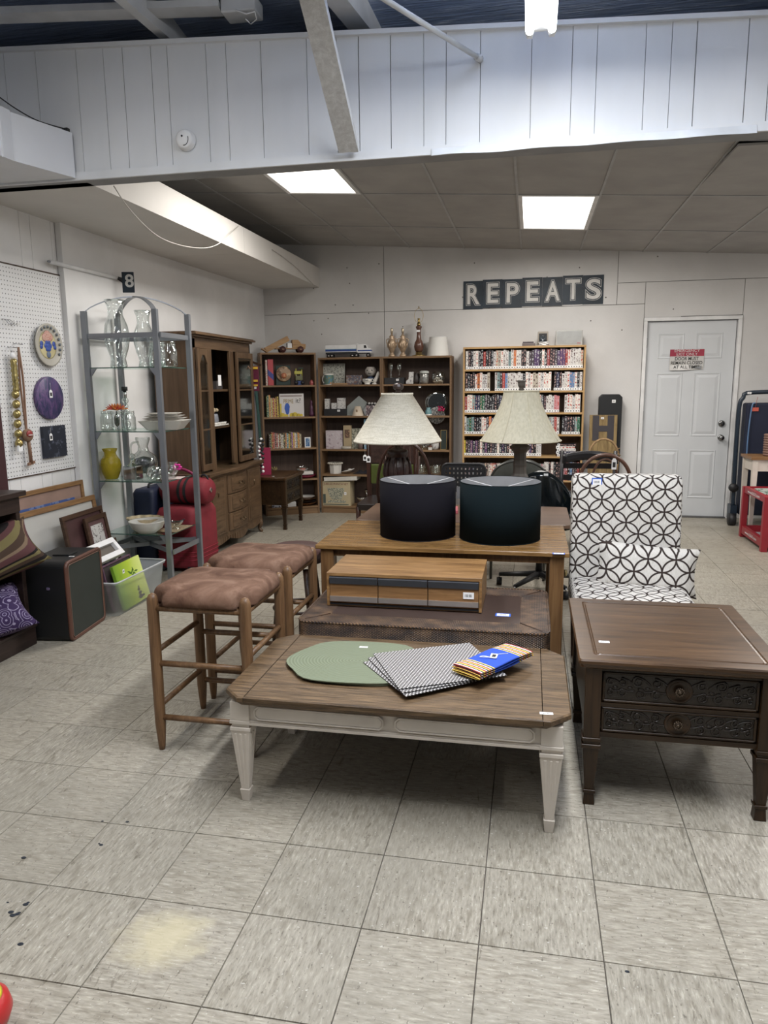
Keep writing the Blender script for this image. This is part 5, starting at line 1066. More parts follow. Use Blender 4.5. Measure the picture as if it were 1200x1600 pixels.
m = MB(); m.T = Matrix.Rotation(-.08, 4, 'X'); m.prismy([(w_*.2, .02), (w_*.47, .11), (w_*.47, .13), (w_*.44, .0)], -.002, 0); m.build('mirror_strip', M_CHROME, dm)
x, y, z = at(557, 3, .02); ss = thing('small_lampshade', 'small beige lampshade with a brown motif on the second shelf', 'lampshade', (x, y+.045, z)); MB().lathe([(.066, 0), (.030, .10), (.027, .10), (.063, 0)], (0, 0, 0), 28, closed=True).build('shade', plain((.50, .42, .33), .7), ss); MB().ball((0, -.049, .05), .008, .003, .02, 8, 5).build('motif', plain((.2, .12, .06), .7), ss)
x, y, z = at(579, 3, .03); gi = thing('gift_bag', 'dark patterned box with a bunch of white tissue at the shade edge', 'box', (x, y, z)); MB().box(-.055, .055, 0, .06, 0, .11).build('carton', art('patterned_carton', (.08, .06, .07), [(.5, .48, .46), (.28, .2, .2)], 45, 9), gi)
for i in range(6): MB().ball((-.04+.016*i, .03, .12+.008*(i % 2)), .016, .02, .014, 7, 5).build('tissue', plain((.4, .39, .38), .8) if i % 2 else M_BLACK, gi)
# third shelf
def carton(u0, u1, v0, v1, k, dep, mat, label, name='box', cat='box', dd_=.05):
    x, y, z = at((u0+u1)/2, k, dep); return box_item(name, label, cat, (x, y, z), wpx(u0, u1, dep), dd_, hpx(v0, v1, dep), mat)
carton(507, 533, 673, 702, 2, .05, art('pink_map_card', (.46, .40, .42), [(.30, .24, .27), (.5, .47, .48)], 30, 2, .57), 'pale pink printed card box on the third shelf')
b_ = carton(535, 547, 665, 702, 2, .06, plain((.36, .28, .17), .6), 'narrow tall tan box with a brown window picture'); MB().box(-.028, .028, -.001, 0, .12, .21).build('window_picture', art('tan_window', (.10, .06, .04), [(.35, .2, .12)], 60, 3), b_)
carton(548, 565, 670, 702, 2, .09, art('green_botanical', (.36, .35, .28), [(.13, .13, .10)], 40, 6, .5), 'box with a dark leaf drawing standing behind a glass bottle')
bb = carton(567.5, 594, 655, 702, 2, .05, plain((.13, .25, .34), .5, var=.03), 'light blue gift box on the third shelf under the lamp shade'); MB().box(-.06, .06, -.001, 0, .06, .09).build('pale_band', plain((.25, .40, .5), .5), bb)
x, y, z = at(538, 2, .0); dsh = thing('soap_dish', 'small pale rounded dish at the front of the third shelf', 'dish', (x, y+.03, z)); MB().lathe([(.05, 0), (.058, .012), (.055, .03), (.05, .03), (.045, .012), (0, .01)], (0, 0, 0), 24, ey=.5).build('body', plain((.36, .33, .28), .4), dsh)
def bottle(loc, label, prof, mat=M_GLASSV, name='glass_bottle', cat='bottle', n=18, group=None):
    o = thing(name, label, cat, loc, 0, group); MB().lathe(prof, (0, 0, 0), n).build('body', mat, o); return o
x, y, z = at(552.5, 2, .02); bottle((x, y+.02, z), 'slim clear glass bottle in front of the leaf drawing box', [(.014, 0), (.018, .005), (.018, .06), (.008, .08), (.008, .10), (.011, .104)])
x, y, z = at(561, 2, .04); cy_ = thing('taupe_cylinder', 'taupe cylindrical tin beside the light blue box', 'tin', (x, y+.03, z)); MB().lathe([(.028, 0), (.028, .10), (.025, .103), (0, .103)], (0, 0, 0), 20).build('body', plain((.20, .15, .14), .5), cy_)
# fourth shelf
x, y, z = at(518, 1, .03); wb = thing('lace_basket', 'white fabric covered basket with a lace rim', 'basket', (x, y+.08, z)); MB().lathe([(.062, 0), (.070, .11), (.066, .11), (.058, .004), (0, .004)], (0, 0, 0), 8, sm=False, ex=1.05).build('body', M_CER, wb)
for i in range(20): a = 2*math.pi*i/20; MB().ball((.076*math.cos(a), .074*math.sin(a), .112), .013, .013, .010, 6, 4).build('lace_ruffle', plain((.50, .47, .40), .9), wb)
x, y, z = at(540, 1, .02); sd_ = thing('slipper', 'white shell shaped dish leaning on dark cloth', 'dish', (x+.0, y+.07, z)); m = MB(); m.T = Matrix.Rotation(-.25, 4, 'Y'); m.lathe([(.03, .0), (.07, .014), (.078, .022), (.07, .02), (0, .012)], (0, 0, .02), 20, ey=.6); m.build('body', M_CER, sd_); MB().ball((.01, 0, .045), .022, .016, .012, 8, 6).build('knob', M_CER, sd_)
x, y, z = at(563, 1, .03); dk = thing('dark_cloth', 'crumpled dark cloth on the fourth shelf', 'cloth', (x, y+.09, z)); MB().grid(lambda u, v: V((u-.5)*.22, (v-.5)*.12, .003+.045*math.sin(math.pi*u)*math.sin(math.pi*v)*(.7+.3*math.sin(u*17+v*5))), 18, 8).build('cloth', plain((.012, .01, .014), .9), dk)
x, y, z = at(561.5, 1, .0); 
# bottom shelf: punch bowl carton, white lid box, silver pots
x, y, z = at(521, 0, -.0); w_ = PY(545, 770, YF).x-PY(500.5, 770, YF).x; hb_ = .27
M_CARD = plain((.42, .35, .22), .75, var=.08, name='aged_cardboard'); pb = thing('punch_set_box', 'aged cardboard punch set box with a printed glass bowl', 'box', (PY(523, 770, YF).x+.012, YF+.004, zs2[0]+.0005)); MB().box(-w_/2, w_/2, 0, .2, 0, hb_).build('carton', M_CARD, pb, bev=.002, seg=1)
M_DKG = plain((.06, .08, .07), .7); text('JUBILEE PUNCH SET', w_*.86, .030, Matrix.Translation((.0, -.0008, hb_-.030)) @ FRONT, plain((.16, .05, .03), .7), pb)
m = MB(); m.prismy([(-.10, .20), (-.075, .11), (-.04, .07), (.06, .07), (.08, .11), (.10, .20)], -.001, 0); m.build('printed_bowl', art('cut_glass_print', (.10, .12, .10), [(.42, .40, .30)], 90, 3, .48), pb); MB().box(-.09, .11, -.001, 0, .035, .062).build('printed_cups', art('cut_glass_print2', (.12, .14, .12), [(.42, .40, .30)], 90, 5, .48), pb)
MB().box(-w_*.45, -w_*.36, -.0012, -.0002, .03, .13).build('printed_column', M_DKG, pb); MB().box(-w_/2+.02, w_/2-.02, -.001, 0, .012, .02).build('printed_line', M_DKG, pb); sticker(pb, (w_*.33, -.0012, .14), .026, .03, '-y')
x = PY(532, 748, YF).x; wl = box_item('flat_box', 'flat white cardboard box resting on the punch set box', 'box', (x, YF-.01, zs2[0]+hb_+.002), .37, .2, .042, plain((.55, .53, .48), .7)); wl.rotation_euler = (0, -.045, 0); wl.location.z += .010
def silver(u, k, r, h, label, dep=.06):
    x, y, z = at(u, k, dep); o = thing('silver_compote', label, 'bowl', (x, y, z)); MB().lathe([(r*.6, 0), (r*.55, .006), (.012, .014), (.010, h*.4), (r*.5, h*.55), (r, h*.95), (r, h), (r*.92, h*.94), (0, h*.6)], (0, 0, 0), 24).build('body', M_CHROME, o); return o
silver(562.5, 0, .055, .095, 'small silver footed bowl on the lowest shelf'); silver(573, 0, .04, .17, 'tall silver cup standing behind the small silver bowl', .14)
# ---- right unit
x, y, z = at(616, 4, .03); w_ = wpx(601, 632); bb2 = box_item('black_box', 'black box with two wine glasses standing on it', 'box', (x, y, z), w_, .1, hpx(592, 602), M_BLACK); sticker(bb2, (.035, -.0006, .045), .028, .02, '-y'); zb2 = z+hpx(592, 602)
for u, lab in ((611, 'left clear stemmed glass on the black box'), (624, 'right clear stemmed glass on the black box')):
    px_ = PY(u, 590, YF+.07).x; bottle((px_, YF+.07, zb2+.0003), lab, [(.028, 0), (.004, .004), (.004, .06), (.018, .075), (.026, .11), (.022, .15)], M_GLASSV, 'wine_glass', 'glass', 18, 'stemmed glasses on the black box')
x, y, z = at(640.5, 4, .05); bo = thing('boot_vase', 'white ceramic boot ornament with a dark print', 'ornament', (x, y, z)); MB().prismy([(-.04, 0), (.035, 0), (.04, .125), (-.008, .125), (-.012, .05), (-.04, .03)], -.022, .022).build('boot', M_SPK, bo, bev=.005)
x, y, z = at(651, 4, .1); dv = thing('dark_pot', 'dark ornament in shadow between the boot and the jar', 'ornament', (x, y, z)); MB().lathe([(.03, 0), (.042, .03), (.035, .08), (.02, .11), (.024, .115), (0, .115)], (0, 0, 0), 16).build('body', plain((.03, .022, .02), .5), dv)
x, y, z = at(663, 4, .06); jr = thing('silver_jar', 'embossed silver jar with a white lid on the top shelf', 'jar', (x, y, z)); MB().lathe([(.034, 0), (.044, .02), (.046, .05), (.046, .09), (.04, .11)], (0, 0, 0), 24).build('body', plain((.35, .35, .33), .3, .7, var=.5, sc=40, bump=.5, bsc=60), jr); MB().lathe([(.048, .108), (.05, .112), (.048, .13), (.03, .136), (0, .136)], (0, 0, 0), 24).build('lid', plain((.42, .44, .41), .4), jr); hangtag(jr, (-.04, -.05, .06), .06, .022, .04)
x, y, z = at(685, 4, .08); fb = thing('glass_bowl', 'round clear glass bowl filled with seashells', 'bowl', (x, y, z)); r = .073; MB().lathe([(.04, .0), (.062, .02), (r, .055), (r*.95, .09), (.05, .122)], (0, 0, 0), 26, closed=True).build('bowl', M_GLASSV, fb)
M_SHELL = plain((.52, .47, .40), .5, var=.25, sc=30, name='seashell')
for i in range(16): a = random.uniform(0, 6.28); rd = random.uniform(0, .045); MB().ball((rd*math.cos(a), rd*math.sin(a), random.uniform(.018, .075)), .017, .013, .011, 7, 5).build('seashell', M_SHELL, fb)
x, y, z = at(687, 3, .11); pk = thing('glass_platter', 'round clear glass platter on edge with a red tinsel cluster', 'platter', (x-.03, y, z+.0)); ydisc(MB(), (0, 0, .13), [(.13, 0), (.128, .006), (.09, .008), (0, .004)], 40).build('platter', glass('platter_glass', (.55, .58, .56), .05, .5, .9), pk)
m = MB(); m.T = Matrix.Translation((.045, -.045, .092)); ydisc(m, (0, 0, 0), [(.090, 0), (.09, .008), (.085, .01), (0, .006)], 32); m.build('round_clock', art('clock_face', (.26, .25, .24), [(.45, .44, .42), (.08, .08, .08)], 60, 2, .5), pk)
M_TIN = plain((.35, .02, .08), .25, .6, name='red_tinsel')
for i in range(14): MB().ball((.03+.012*(i % 5)+random.uniform(-.006, .006), -.062, .055+.016*(i//5)+random.uniform(-.006, .006)), .012, .008, .01, 6, 4).build('tinsel', M_TIN, pk)
x, y, z = at(669, 3, .03); tv = thing('blue_glass_jar', 'pale blue glass jar with a snowy base', 'jar', (x, y+.02, z)); MB().lathe([(.034, 0), (.036, .02), (.034, .05), (.02, .07), (.024, .085)], (0, 0, 0), 20).build('body', plain((.12, .24, .26), .15), tv); MB().lathe([(.036, .0), (.038, .015), (.0, .03)], (0, 0, 0), 18).build('base', M_CER, tv)
framed(688.5, 698, 672, 702, 2, .06, M_BRASS, plain((.02, .03, .025), .3), 'narrow gold rimmed dark frame at the end of the third shelf', bw=.004)
x, y, z = at(680, 2, .05); ow = thing('owl_jar', 'grey stone owl shaped jar on the third shelf', 'ornament', (x, y, z)); MB().lathe([(.03, 0), (.042, .03), (.04, .08), (.032, .12), (.012, .138), (0, .14)], (0, 0, 0), 18).build('body', M_SPK, ow)
for s in (-1, 1): MB().ball((s*.014, -.036, .095), .012, .006, .012, 10, 6).build('eye', M_BLACK, ow)
x, y, z = at(664, 2, .06); bottle((x, y, z), 'clear faceted glass bowl on the third shelf beside the owl jar', [(.03, 0), (.045, .03), (.06, .07), (.055, .072)], M_GLASSV, 'glass_bowl', 'bowl', 12)
x, y, z = at(672, 2, .0); sn = thing('small_figurine', 'tiny white house figurine with a dark roof', 'figurine', (x, y+.02, z)); MB().box(-.02, .02, -.012, .012, 0, .03).build('wall', M_CER, sn); MB().prismy([(-.026, .03), (.026, .03), (0, .05)], -.015, .015).build('roof', plain((.12, .05, .03), .6), sn)
for i, (u, lab) in enumerate(((657, 'stack of clear glass bowls, left on the fourth shelf of the right unit'), (682, 'stack of clear glass bowls, right on the fourth shelf of the right unit'))):
    x, y, z = at(u, 1, .08); o = thing('glass_bowl_stack', lab, 'bowls', (x, y, z))
    for q_ in range(4): MB().lathe([(.045, .02*q_), (.07, .02*q_+.02), (.075, .02*q_+.045)], (0, 0, 0), 22, closed=True).build('bowl', M_GLASSV, o)
# ------------------------------------------------------------------ video tape bookcase
YV = 5.42
vx0, vx1 = PY(723, 640, YV).x, PY(912.5, 640, YV).x
M_PINE = wood('pine_shelf', (.30, .185, .085), (.46, .31, .16), 'x', 1, .5, .05); M_PINEZ = wood('pine_side', (.30, .185, .085), (.46, .31, .16), 'z', 1, .5, .05)
zsv = [PY(725, v, YV).z for v in (760, 748.5, 712, 678.5, 645, 611.5, 577.5, 542.5)]
zsv = [.09]+zsv[1:]
vb = bookcase('video_bookcase', 'wide pine bookcase filled with rows of stickered video tapes', (vx0, YV, 0), 0, vx1-vx0, W-YV-.012, zsv, side=M_PINEZ, back=wood('pine_back', (.12, .07, .04), (.18, .11, .06), 'z'), shelf=M_PINE)
tp_c = {'W': (.70, .68, .65), 'K': (.012, .011, .015), 'N': (.025, .025, .07), 'D': (.045, .03, .04), 'R': (.34, .045, .04), 'B': (.10, .20, .38), 'G': (.02, .12, .06), 'P': (.50, .25, .28), 'C': (.52, .47, .38), 'O': (.55, .16, .04), 'T': (.22, .34, .34), 'V': (.08, .04, .12), 'Y': (.60, .55, .05)}
tp_n = {'W': 'white', 'K': 'black', 'N': 'navy', 'D': 'dark brown', 'R': 'red', 'B': 'blue', 'G': 'green', 'P': 'pink', 'C': 'cream', 'O': 'orange', 'T': 'grey green', 'V': 'dark purple', 'Y': 'yellow'}
_tm = {}
def tape_mat(k):
    if k not in _tm:
        t = NT('tape_'+tp_n[k].replace(' ', '_')); o = t.obj(); r = t.rnd(); base = tp_c[k]; v = t.vm('ADD', t.map(o, (45, 10, 38)), t.comb(t.m('MULTIPLY', r, 97), 0, t.m('MULTIPLY', r, 53)))
        n_ = t.noise(v, 1.5, 3, .6); lum = sum(base); ink = t.mix(t.m('GREATER_THAN', r, .5), (.10, .05, .05) if lum > .7 else (.5, .5, .5), (.42, .06, .05) if lum > .9 else (.45, .30, .28))
        bx_ = t.sep(o); bd_ = t.m('MULTIPLY', t.m('LESS_THAN', t.m('ABSOLUTE', bx_[0]), .0075), t.m('GREATER_THAN', bx_[2], .035)); c = t.mix(t.m('MULTIPLY', t.m('GREATER_THAN', n_, .53), bd_), base, ink)
        c = t.mix(1, c, t.mix(r, (.75, .75, .78), (1.08, 1.05, 1.0)), 'MULTIPLY'); _tm[k] = t.done(c, .4)
    return _tm[k]
_tmesh = {}
def tape(k, w_, h_, loc, group, label, lay=False, stick=True, d_=.11):
    key = (k, round(w_, 4), round(h_, 3), stick)
    if key not in _tmesh:
        m = MB(); m.m = 0; m.box(-w_/2, w_/2, 0, d_, 0, h_)
        if stick: m.m = 1; m.box(-w_/2+.0005, w_/2-.0005, -.0012, 0, .003, .028); m.m = 2; m.box(-w_*.2, w_*.2, -.0018, -.0012, .009, .021)
        _tmesh[key] = m.build('video_tape', [tape_mat(k), M_TAG, M_INK], None); o = _tmesh[key]
    else: o = _tmesh[key].copy(); COL.objects.link(o)
    o.location = loc; o.rotation_euler = (0, math.pi/2, 0) if lay else (0, 0, 0); return tag(o, label, 'video tape', group)
SHN = ['bottom', 'second lowest', 'third lowest', 'third from top', 'second from top', 'top']
def tape_row(k, u0, spec, hv, w0=.0253, w1=None, gaps=(), nm_=None, stick=True):
    x = PY(u0, 640, YV).x; zz = zsv[k]+.0003; sh = nm_
    for i, c in enumerate(spec):
        if c == ' ': x += w0; continue
        w_ = w0*random.choice((.95, 1, 1, 1.06)); h_ = hv*random.choice((.94, 1, 1, 1.03, .98)); w_ = round(w_, 4); h_ = round(h_, 3)
        if x+w_ > vx1-.02: break
        tape(c, w_*.96, h_, (x+w_/2, YV+.012+random.uniform(0, .008), zz), 'video tapes on the %s shelf' % sh, '%s-spined video tape, %s from the left in the %s row' % (tp_n[c], ordw(i), sh), stick=stick); x += w_
tape_row(7-1, 727, 'WKKWWKKRKKKWCCWWWTWOWWKKWDDVVKWKRKDDVVVRWWWWWCCKNNNDDKKWDV', .187, nm_='top')
tape_row(5, 726.5, 'KKKKWOWWWC  WTDRBWWWWWWKWWWCCWWWWW KNKWWWBBWKWWWWW KWWWW', .182, nm_='second')
tape_row(4, 726, 'RWWTNNGGDKKKKKNKWKKWKNKDKWKKRKWKDWWWPP  WWWWWWWRRR', .178, nm_='third')
tape_row(3, 725, 'WTGTKKKWWDOVKKWKKRKWKWKWKNKKWKVVKDTWRW KDKKKTGNKKKWK', .178, nm_='fourth')
tape_row(2, 723.5, 'YKDVKVKWKVKKDKWKNKKWKKWKKDWVKKWW', .160, nm_='fifth')
for i, c in enumerate('VNWWK'):
    tape(c, .0255, .187, (PY(870.5, 700, YV).x-.01*(i % 2), YV+.014, zsv[2]+.0135+.026*i), 'flat stack of tapes on the fifth shelf', '%s tape lying flat in the stack, %s from the bottom' % (tp_n[c], ORD[i]), lay=True)
x = PY(722.5, 730, YV).x; i = 0
while x < vx1-.03 and i < 92:
    w_ = .0145 if x < PY(850, 730, YV).x else .0235; c = random.choice('WKKDWTRKCWKPBWVNW'); h_ = .165 if w_ < .02 else .185
    tape(c, round(w_*.95, 4), h_, (x+w_/2, YV+.012, zsv[1]+.0003), 'slim disc cases on the lowest visible shelf', '%s-spined slim disc case, %s from the left in the lowest row' % (tp_n[c], ordw(i)), stick=False); x += w_; i += 1
# on top: camera, cord, grey appliance, flat dark case
x = PY(826, 541, YV+.08).x; ft_ = thing('radio', 'dark grey flat recorder on the pine bookcase', 'recorder', (x, YV+.08, zsv[-1]+.0005)); MB().box(-.065, .065, -.05, .05, 0, .03).build('body', plain((.12, .10, .10), .4), ft_, bev=.004); MB().box(-.06, .05, -.045, .045, .03, .045).build('lid', plain((.09, .075, .08), .3), ft_, bev=.004)
x = PY(848, 541, YV+.1).x; wc = thing('web_camera', 'boxy grey camera with a round lens above a tangled white cord', 'camera', (x, YV+.1, zsv[-1]+.0005)); MB().box(-.052, .052, 0, .06, .02, .145).build('body', plain((.28, .25, .21), .5), wc, bev=.006); MB().box(-.04, .04, -.003, 0, .04, .125).build('face', M_BLACK, wc, bev=.001)
ydisc(MB(), (0, -.003, .075), [(.030, 0), (.030, .01), (.022, .014), (.018, .008), (0, .010)], 24).build('lens', plain((.05, .06, .07), .1), wc); MB().box(-.03, .03, 0, .04, 0, .02).build('foot', M_BLACK, wc)
wire = []
for i in range(60): a = i*.9; wire.append((.055*math.sin(a*1.3)+.01, -.03+.014*math.cos(a*2.1), .022+.018*math.sin(a*.77)))
MB().tube([V(*p) for p in wire], .003, 5).build('cord', M_WHITE, wc)
x = PY(889, 541, YV+.1).x; ga = thing('silver_case', 'flat grey metal case with a small red mark standing on end', 'case', (x, YV+.1, zsv[-1]+.0005)); w_ = PY(910, 530, YV+.1).x-PY(868, 530, YV+.1).x
MB().box(-w_/2, w_/2, 0, .09, 0, .152).build('casing', plain((.42, .42, .40), .45, var=.1, sc=12), ga, bev=.006); MB().box(-w_/2+.012, w_/2-.012, -.003, 0, .012, .140).build('front_panel', plain((.34, .35, .35), .4, var=.15, sc=9), ga, bev=.004); MB().box(w_*.3, w_*.42, -.004, -.003, .02, .026).build('red_mark', plain((.35, .03, .05), .5), ga)
# ------------------------------------------------------------------ REPEATS sign
a, b = PY(724, 462, W), PY(943, 452, W); zc_ = PY(833, 457, W).z; ww = (b.x-a.x)/7; hh = .285
rs = thing('letter_sign', 'long black sign of seven boards spelling REPEATS in white outlined letters', 'sign', (a.x, W, zc_-hh/2-.005)); M_SGN = plain((.012, .022, .035), .55, var=.3, sc=8, name='navy_black_board'); M_LET = plain((.60, .59, .57), .6, var=.08, sc=15, name='white_letter')
wl_ = [.135, .12, .13, .125, .15, .145, .15]
for i, ch_ in enumerate('REPEATS'):
    x0 = ww*i; dz = .0025*i-.003+(.006 if i % 2 else 0); bd = MB().box(x0+.0008, x0+ww-.0008, -.008, -.0005, dz, dz+hh).build('letter_board', M_SGN, rs)
    cx_ = x0+ww*.52; cz_ = dz+hh*.52; hl = .200
    for q_, (gw, of_, mt_) in enumerate(((.036, .062, M_LET), (.028, .048, M_SGN), (0.011, .018, M_LET))):
        text(ch_, wl_[i]*.86+gw, hl*.93+gw, Matrix.Translation((cx_, -.0085-.0006*q_, cz_)) @ FRONT, mt_, bd, 'letter', off=of_)
# ------------------------------------------------------------------ emergency exit notice on the door
p = PY(1073, 562, W+.02); ex = thing('exit_notice', 'torn red and white emergency exit notice taped on the grey door', 'sign', (p.x, W+.022, p.z)); ww_, hh_ = .325, .205
m = MB(); m.grid(lambda u, v: V((u-.5)*ww_, -.002-.012*max(0, (.25-v))*4*(.4+.6*math.sin(u*5)), (v-.5)*hh_+.006*(u-.5)), 16, 8, False); m.build('sheet', plain((.58, .57, .55), .3, var=.05, name='laminated_paper'), ex)
MB().box(-ww_/2, ww_/2, -.0035, -.0022, hh_*.17, hh_*.5).build('red_band', plain((.33, .02, .05), .4), ex)
text('EMERGENCY', .24, .026, Matrix.Translation((0, -.0038, hh_*.435)) @ FRONT, M_LET, ex); text('EXIT ONLY', .20, .030, Matrix.Translation((0, -.0038, hh_*.265)) @ FRONT, M_LET, ex)
text('DOOR MUST', .225, .033, Matrix.Translation((0, -.003, hh_*.05)) @ FRONT, M_INK, ex, off=.012); text('REMAIN CLOSED', .30, .033, Matrix.Translation((0, -.003, -hh_*.15)) @ FRONT, M_INK, ex, off=.012)
text('AT ALL TIMES', .25, .031, Matrix.Translation((0, -.0085, -hh_*.35)) @ FRONT @ Matrix.Rotation(-.06, 4, 'X'), M_INK, ex, off=.012)
MB().hexa([(ww_*.2, -.012, -hh_*.42), (ww_*.45, -.014, -hh_*.30), (ww_*.42, -.012, -hh_*.45)], [(ww_*.2, -.013, -hh_*.415), (ww_*.45, -.015, -hh_*.295), (ww_*.42, -.013, -hh_*.445)]).build('curled_corner', M_CHROME, ex)

# ------------------------------------------------------------------ glass etagere by the pilaster
gx0, gx1, gy0, gy1 = -1.332, -.815, 2.305, 2.715; GH = 1.90
eg = thing('etagere', 'tall grey steel display rack with glass shelves and crossed arches on top', 'display rack', ((gx0+gx1)/2, gy0, 0))
for x, y in ((gx0, gy0), (gx1, gy0), (gx1+.03, gy1), (gx0, gy1)):
    MB().box(x-.019, x+.019, y-.014, y+.014, .05, GH).build('post', M_STEEL, eg, W=True, bev=.002)
    q_ = MB().cyl((x, y-.02, .028), (x, y+.02, .028), .028, n=14).build('caster', M_BLACK, eg, W=True); MB().cyl((x, y-.022, .028), (x, y-.02, .028), .016, n=12).build('hub', M_CHROME, q_, W=True)
def egz(v): return PY(190, v, gy0).z
rz_ = [egz(524), egz(868)]
for z, hh_ in ((rz_[0], .022), (egz(860), .022)):
    for a, b in (((gx0, gy0), (gx1, gy0)), ((gx1+.03, gy0), (gx1+.03, gy1)), ((gx1, gy1), (gx0, gy1)), ((gx0, gy1), (gx0, gy0))):
        if z < .5 and a == (gx0, gy0): continue
        MB().bar((*a, z), (*b, z), .012, .032).build('rail', M_STEEL, eg, W=True)
z = egz(858); MB().bar((gx0, gy0, z), (gx1, gy1, z), .012, .03).build('cross_brace', M_STEEL, eg, W=True); MB().bar((gx0, gy1, z-.001), (gx1, gy0, z-.001), .012, .03).build('cross_brace', M_STEEL, eg, W=True)
ap = Vector(((gx0+gx1)/2, (gy0+gy1)/2, PY(210, 464, 2.51).z))
for (a, b), wd in ((((gx0, gy0), (gx1+.03, gy1)), .004), (((gx1, gy0), (gx0, gy1)), .012)):
    pts = []
    for i in range(17):
        s_ = i/16; x, y = a[0]+(b[0]-a[0])*s_, a[1]+(b[1]-a[1])*s_; pts.append((x, y, GH-.01+(ap.z-GH+.01)*math.sin(math.pi*s_)**.75))
    m = MB(); d_ = Vector((b[0]-a[0], b[1]-a[1], 0)).normalized(); nn = Vector((-d_.y, d_.x, 0))*(.016 if wd > .005 else .010)
    for p0, p1 in zip(pts, pts[1:]):
        p0, p1 = Vector(p0), Vector(p1); e = Vector((0, 0, .004)); m.hexa([p0-nn-e, p1-nn-e, p1+nn-e, p0+nn-e], [p0-nn+e, p1-nn+e, p1+nn+e, p0+nn+e])
    m.build('arch', M_STEEL, eg, W=True)
gz = [egz(v) for v in (573.5, 674, 752, 834)]
M_SHELF = glass('green_edge_shelf_glass', (.80, .88, .84), .03, .10, .5); M_GEDGE = plain((.05, .10, .08), .2, name='glass_shelf_edge')
for z in gz:
    s_ = MB().box(gx0+.02, gx1-.0, gy0+.004, gy1, z-.007, z).build('glass_shelf', M_SHELF, eg, W=True); MB().box(gx0+.02, gx1-.02, gy0+.002, gy0+.004, z-.007, z).build('edge', M_GEDGE, s_, W=True); MB().box(gx1, gx1+.002, gy0+.004, gy1, z-.007, z).build('edge', M_GEDGE, s_, W=True)
    for x, y, s in ((gx0+.02, gy0, 1), (gx1-.02, gy0, -1)):
        MB().hexa([(x, y-.004, z-.06), (x+s*.008, y-.004, z-.055), (x+s*.045, y-.004, z-.008), (x, y-.004, z-.008)], [(x, y+.004, z-.06), (x+s*.008, y+.004, z-.055), (x+s*.045, y+.004, z-.008), (x, y+.004, z-.008)]).build('shelf_bracket', M_STEEL, eg, W=True)
def ge(u, k, y=2.42): p = PY(u, 600, y); return (PY(u, (573.5, 674, 752, 834)[k], y).x, y, gz[k]+.0004)
def gw(u0, u1, y=2.42): return PY(u1, 650, y).x-PY(u0, 650, y).x
hur = [(.045, 0), (.05, .01), (.042, .06), (.060, .12), (.075, .20), (.066, .28), (.042, .35), (.044, .40), (.060, .45)]
bottle(ge(186, 0, 2.42), 'large clear glass hurricane shade on the top glass shelf, left one', [(r*1.15, z*1.0) for r, z in hur], M_GLASSV, 'hurricane_glass', 'vase', 28)
bottle(ge(228, 0, 2.5), 'slimmer clear hurricane glass behind the front post of the rack', [(r*.95, z*.85) for r, z in hur], M_GLASSV, 'hurricane_glass', 'vase', 28)
jar_p = [(.036, 0), (.042, .006), (.042, .085), (.034, .102), (.034, .122), (.036, .124), (.036, .128)]
def mason(loc, label, s=1): 
    o = bottle(loc, label, [(r*s, z*s) for r, z in jar_p], M_GLASSV, 'mason_jar', 'jar', 20, 'clear mason jars on the glass rack'); MB().lathe([(.036*s, .108*s), (.038*s, .112*s), (.036*s, .116*s)], (0, 0, 0), 20, closed=True).build('thread', M_GLASSV, o); return o
mason(ge(265, 0, 2.45), 'clear mason jar at the right end of the top glass shelf', 1.3); mason(ge(247, 0, 2.52), 'clear mason jar behind the front post on the top glass shelf', 1.3)
mason(ge(168, 1), 'left of three mason jars on the second glass shelf', 1.05); mj = mason(ge(185, 1, 2.40), 'middle mason jar holding the orange silk flower', 1.05); mason(ge(203, 1), 'right of three mason jars on the second glass shelf', 1.05)
fl_o = thing('silk_flower', 'orange and red silk flower standing in the middle jar', 'flower', ge(184, 1, 2.40)); MB().cyl((0, 0, .01), (0, 0, .135), .003, n=6).build('stem', plain((.03, .06, .02), .7), fl_o); MB().ball((0, 0, .07), .02, .02, .045, 8, 6).build('foliage', plain((.05, .06, .04), .8), fl_o)
M_PET = [plain((.50, .07, .05), .6, name='red_petal'), plain((.60, .19, .04), .6, name='orange_petal')]
for i in range(34):
    a = i*2.4; rr_ = .018+.062*(i/34); e = .195-.05*(i/34)**2; c_, s_ = math.cos(a), math.sin(a)
    MB().hexa([(.005*c_, .005*s_, .138), (.012*s_+rr_*.6*c_, -.012*c_+rr_*.6*s_, .145), (rr_*1.1*c_, rr_*1.1*s_, e-.012), (-.012*s_+rr_*.6*c_, .012*c_+rr_*.6*s_, .145)], [(.005*c_, .005*s_, .145), (.012*s_+rr_*.6*c_, -.012*c_+rr_*.6*s_, .152), (rr_*1.1*c_, rr_*1.1*s_, e-.006), (-.012*s_+rr_*.6*c_, .012*c_+rr_*.6*s_, .152)]).build('petal', M_PET[i % 2 if i > 10 else 1], fl_o)
# plates
x, y, z = ge(259, 1, 2.50)
for i, (r, h, lab) in enumerate(((.155, .065, 'deep square white serving dish at the bottom of the plate stack'), (.135, .016, 'second square white plate from the bottom of the stack'), (.122, .016, 'third square white plate from the bottom of the stack'), (.108, .016, 'topmost small square white plate of the stack'))):
    o = thing('plate', lab, 'plate', (x, y, z), .2, 'white square plates on the glass rack'); m = MB(); n_ = 8
    loft(m, [rrect(r*.62, r*.5, .02, 0), rrect(r*.7, r*.58, .02, .003), rrect(r, r*.85, .02, h), rrect(r*.98, r*.83, .02, h), rrect(r*.6, r*.5, .02, .006)]); m.build('dish', M_CER, o); z += h+.0005 if i == 0 else .017
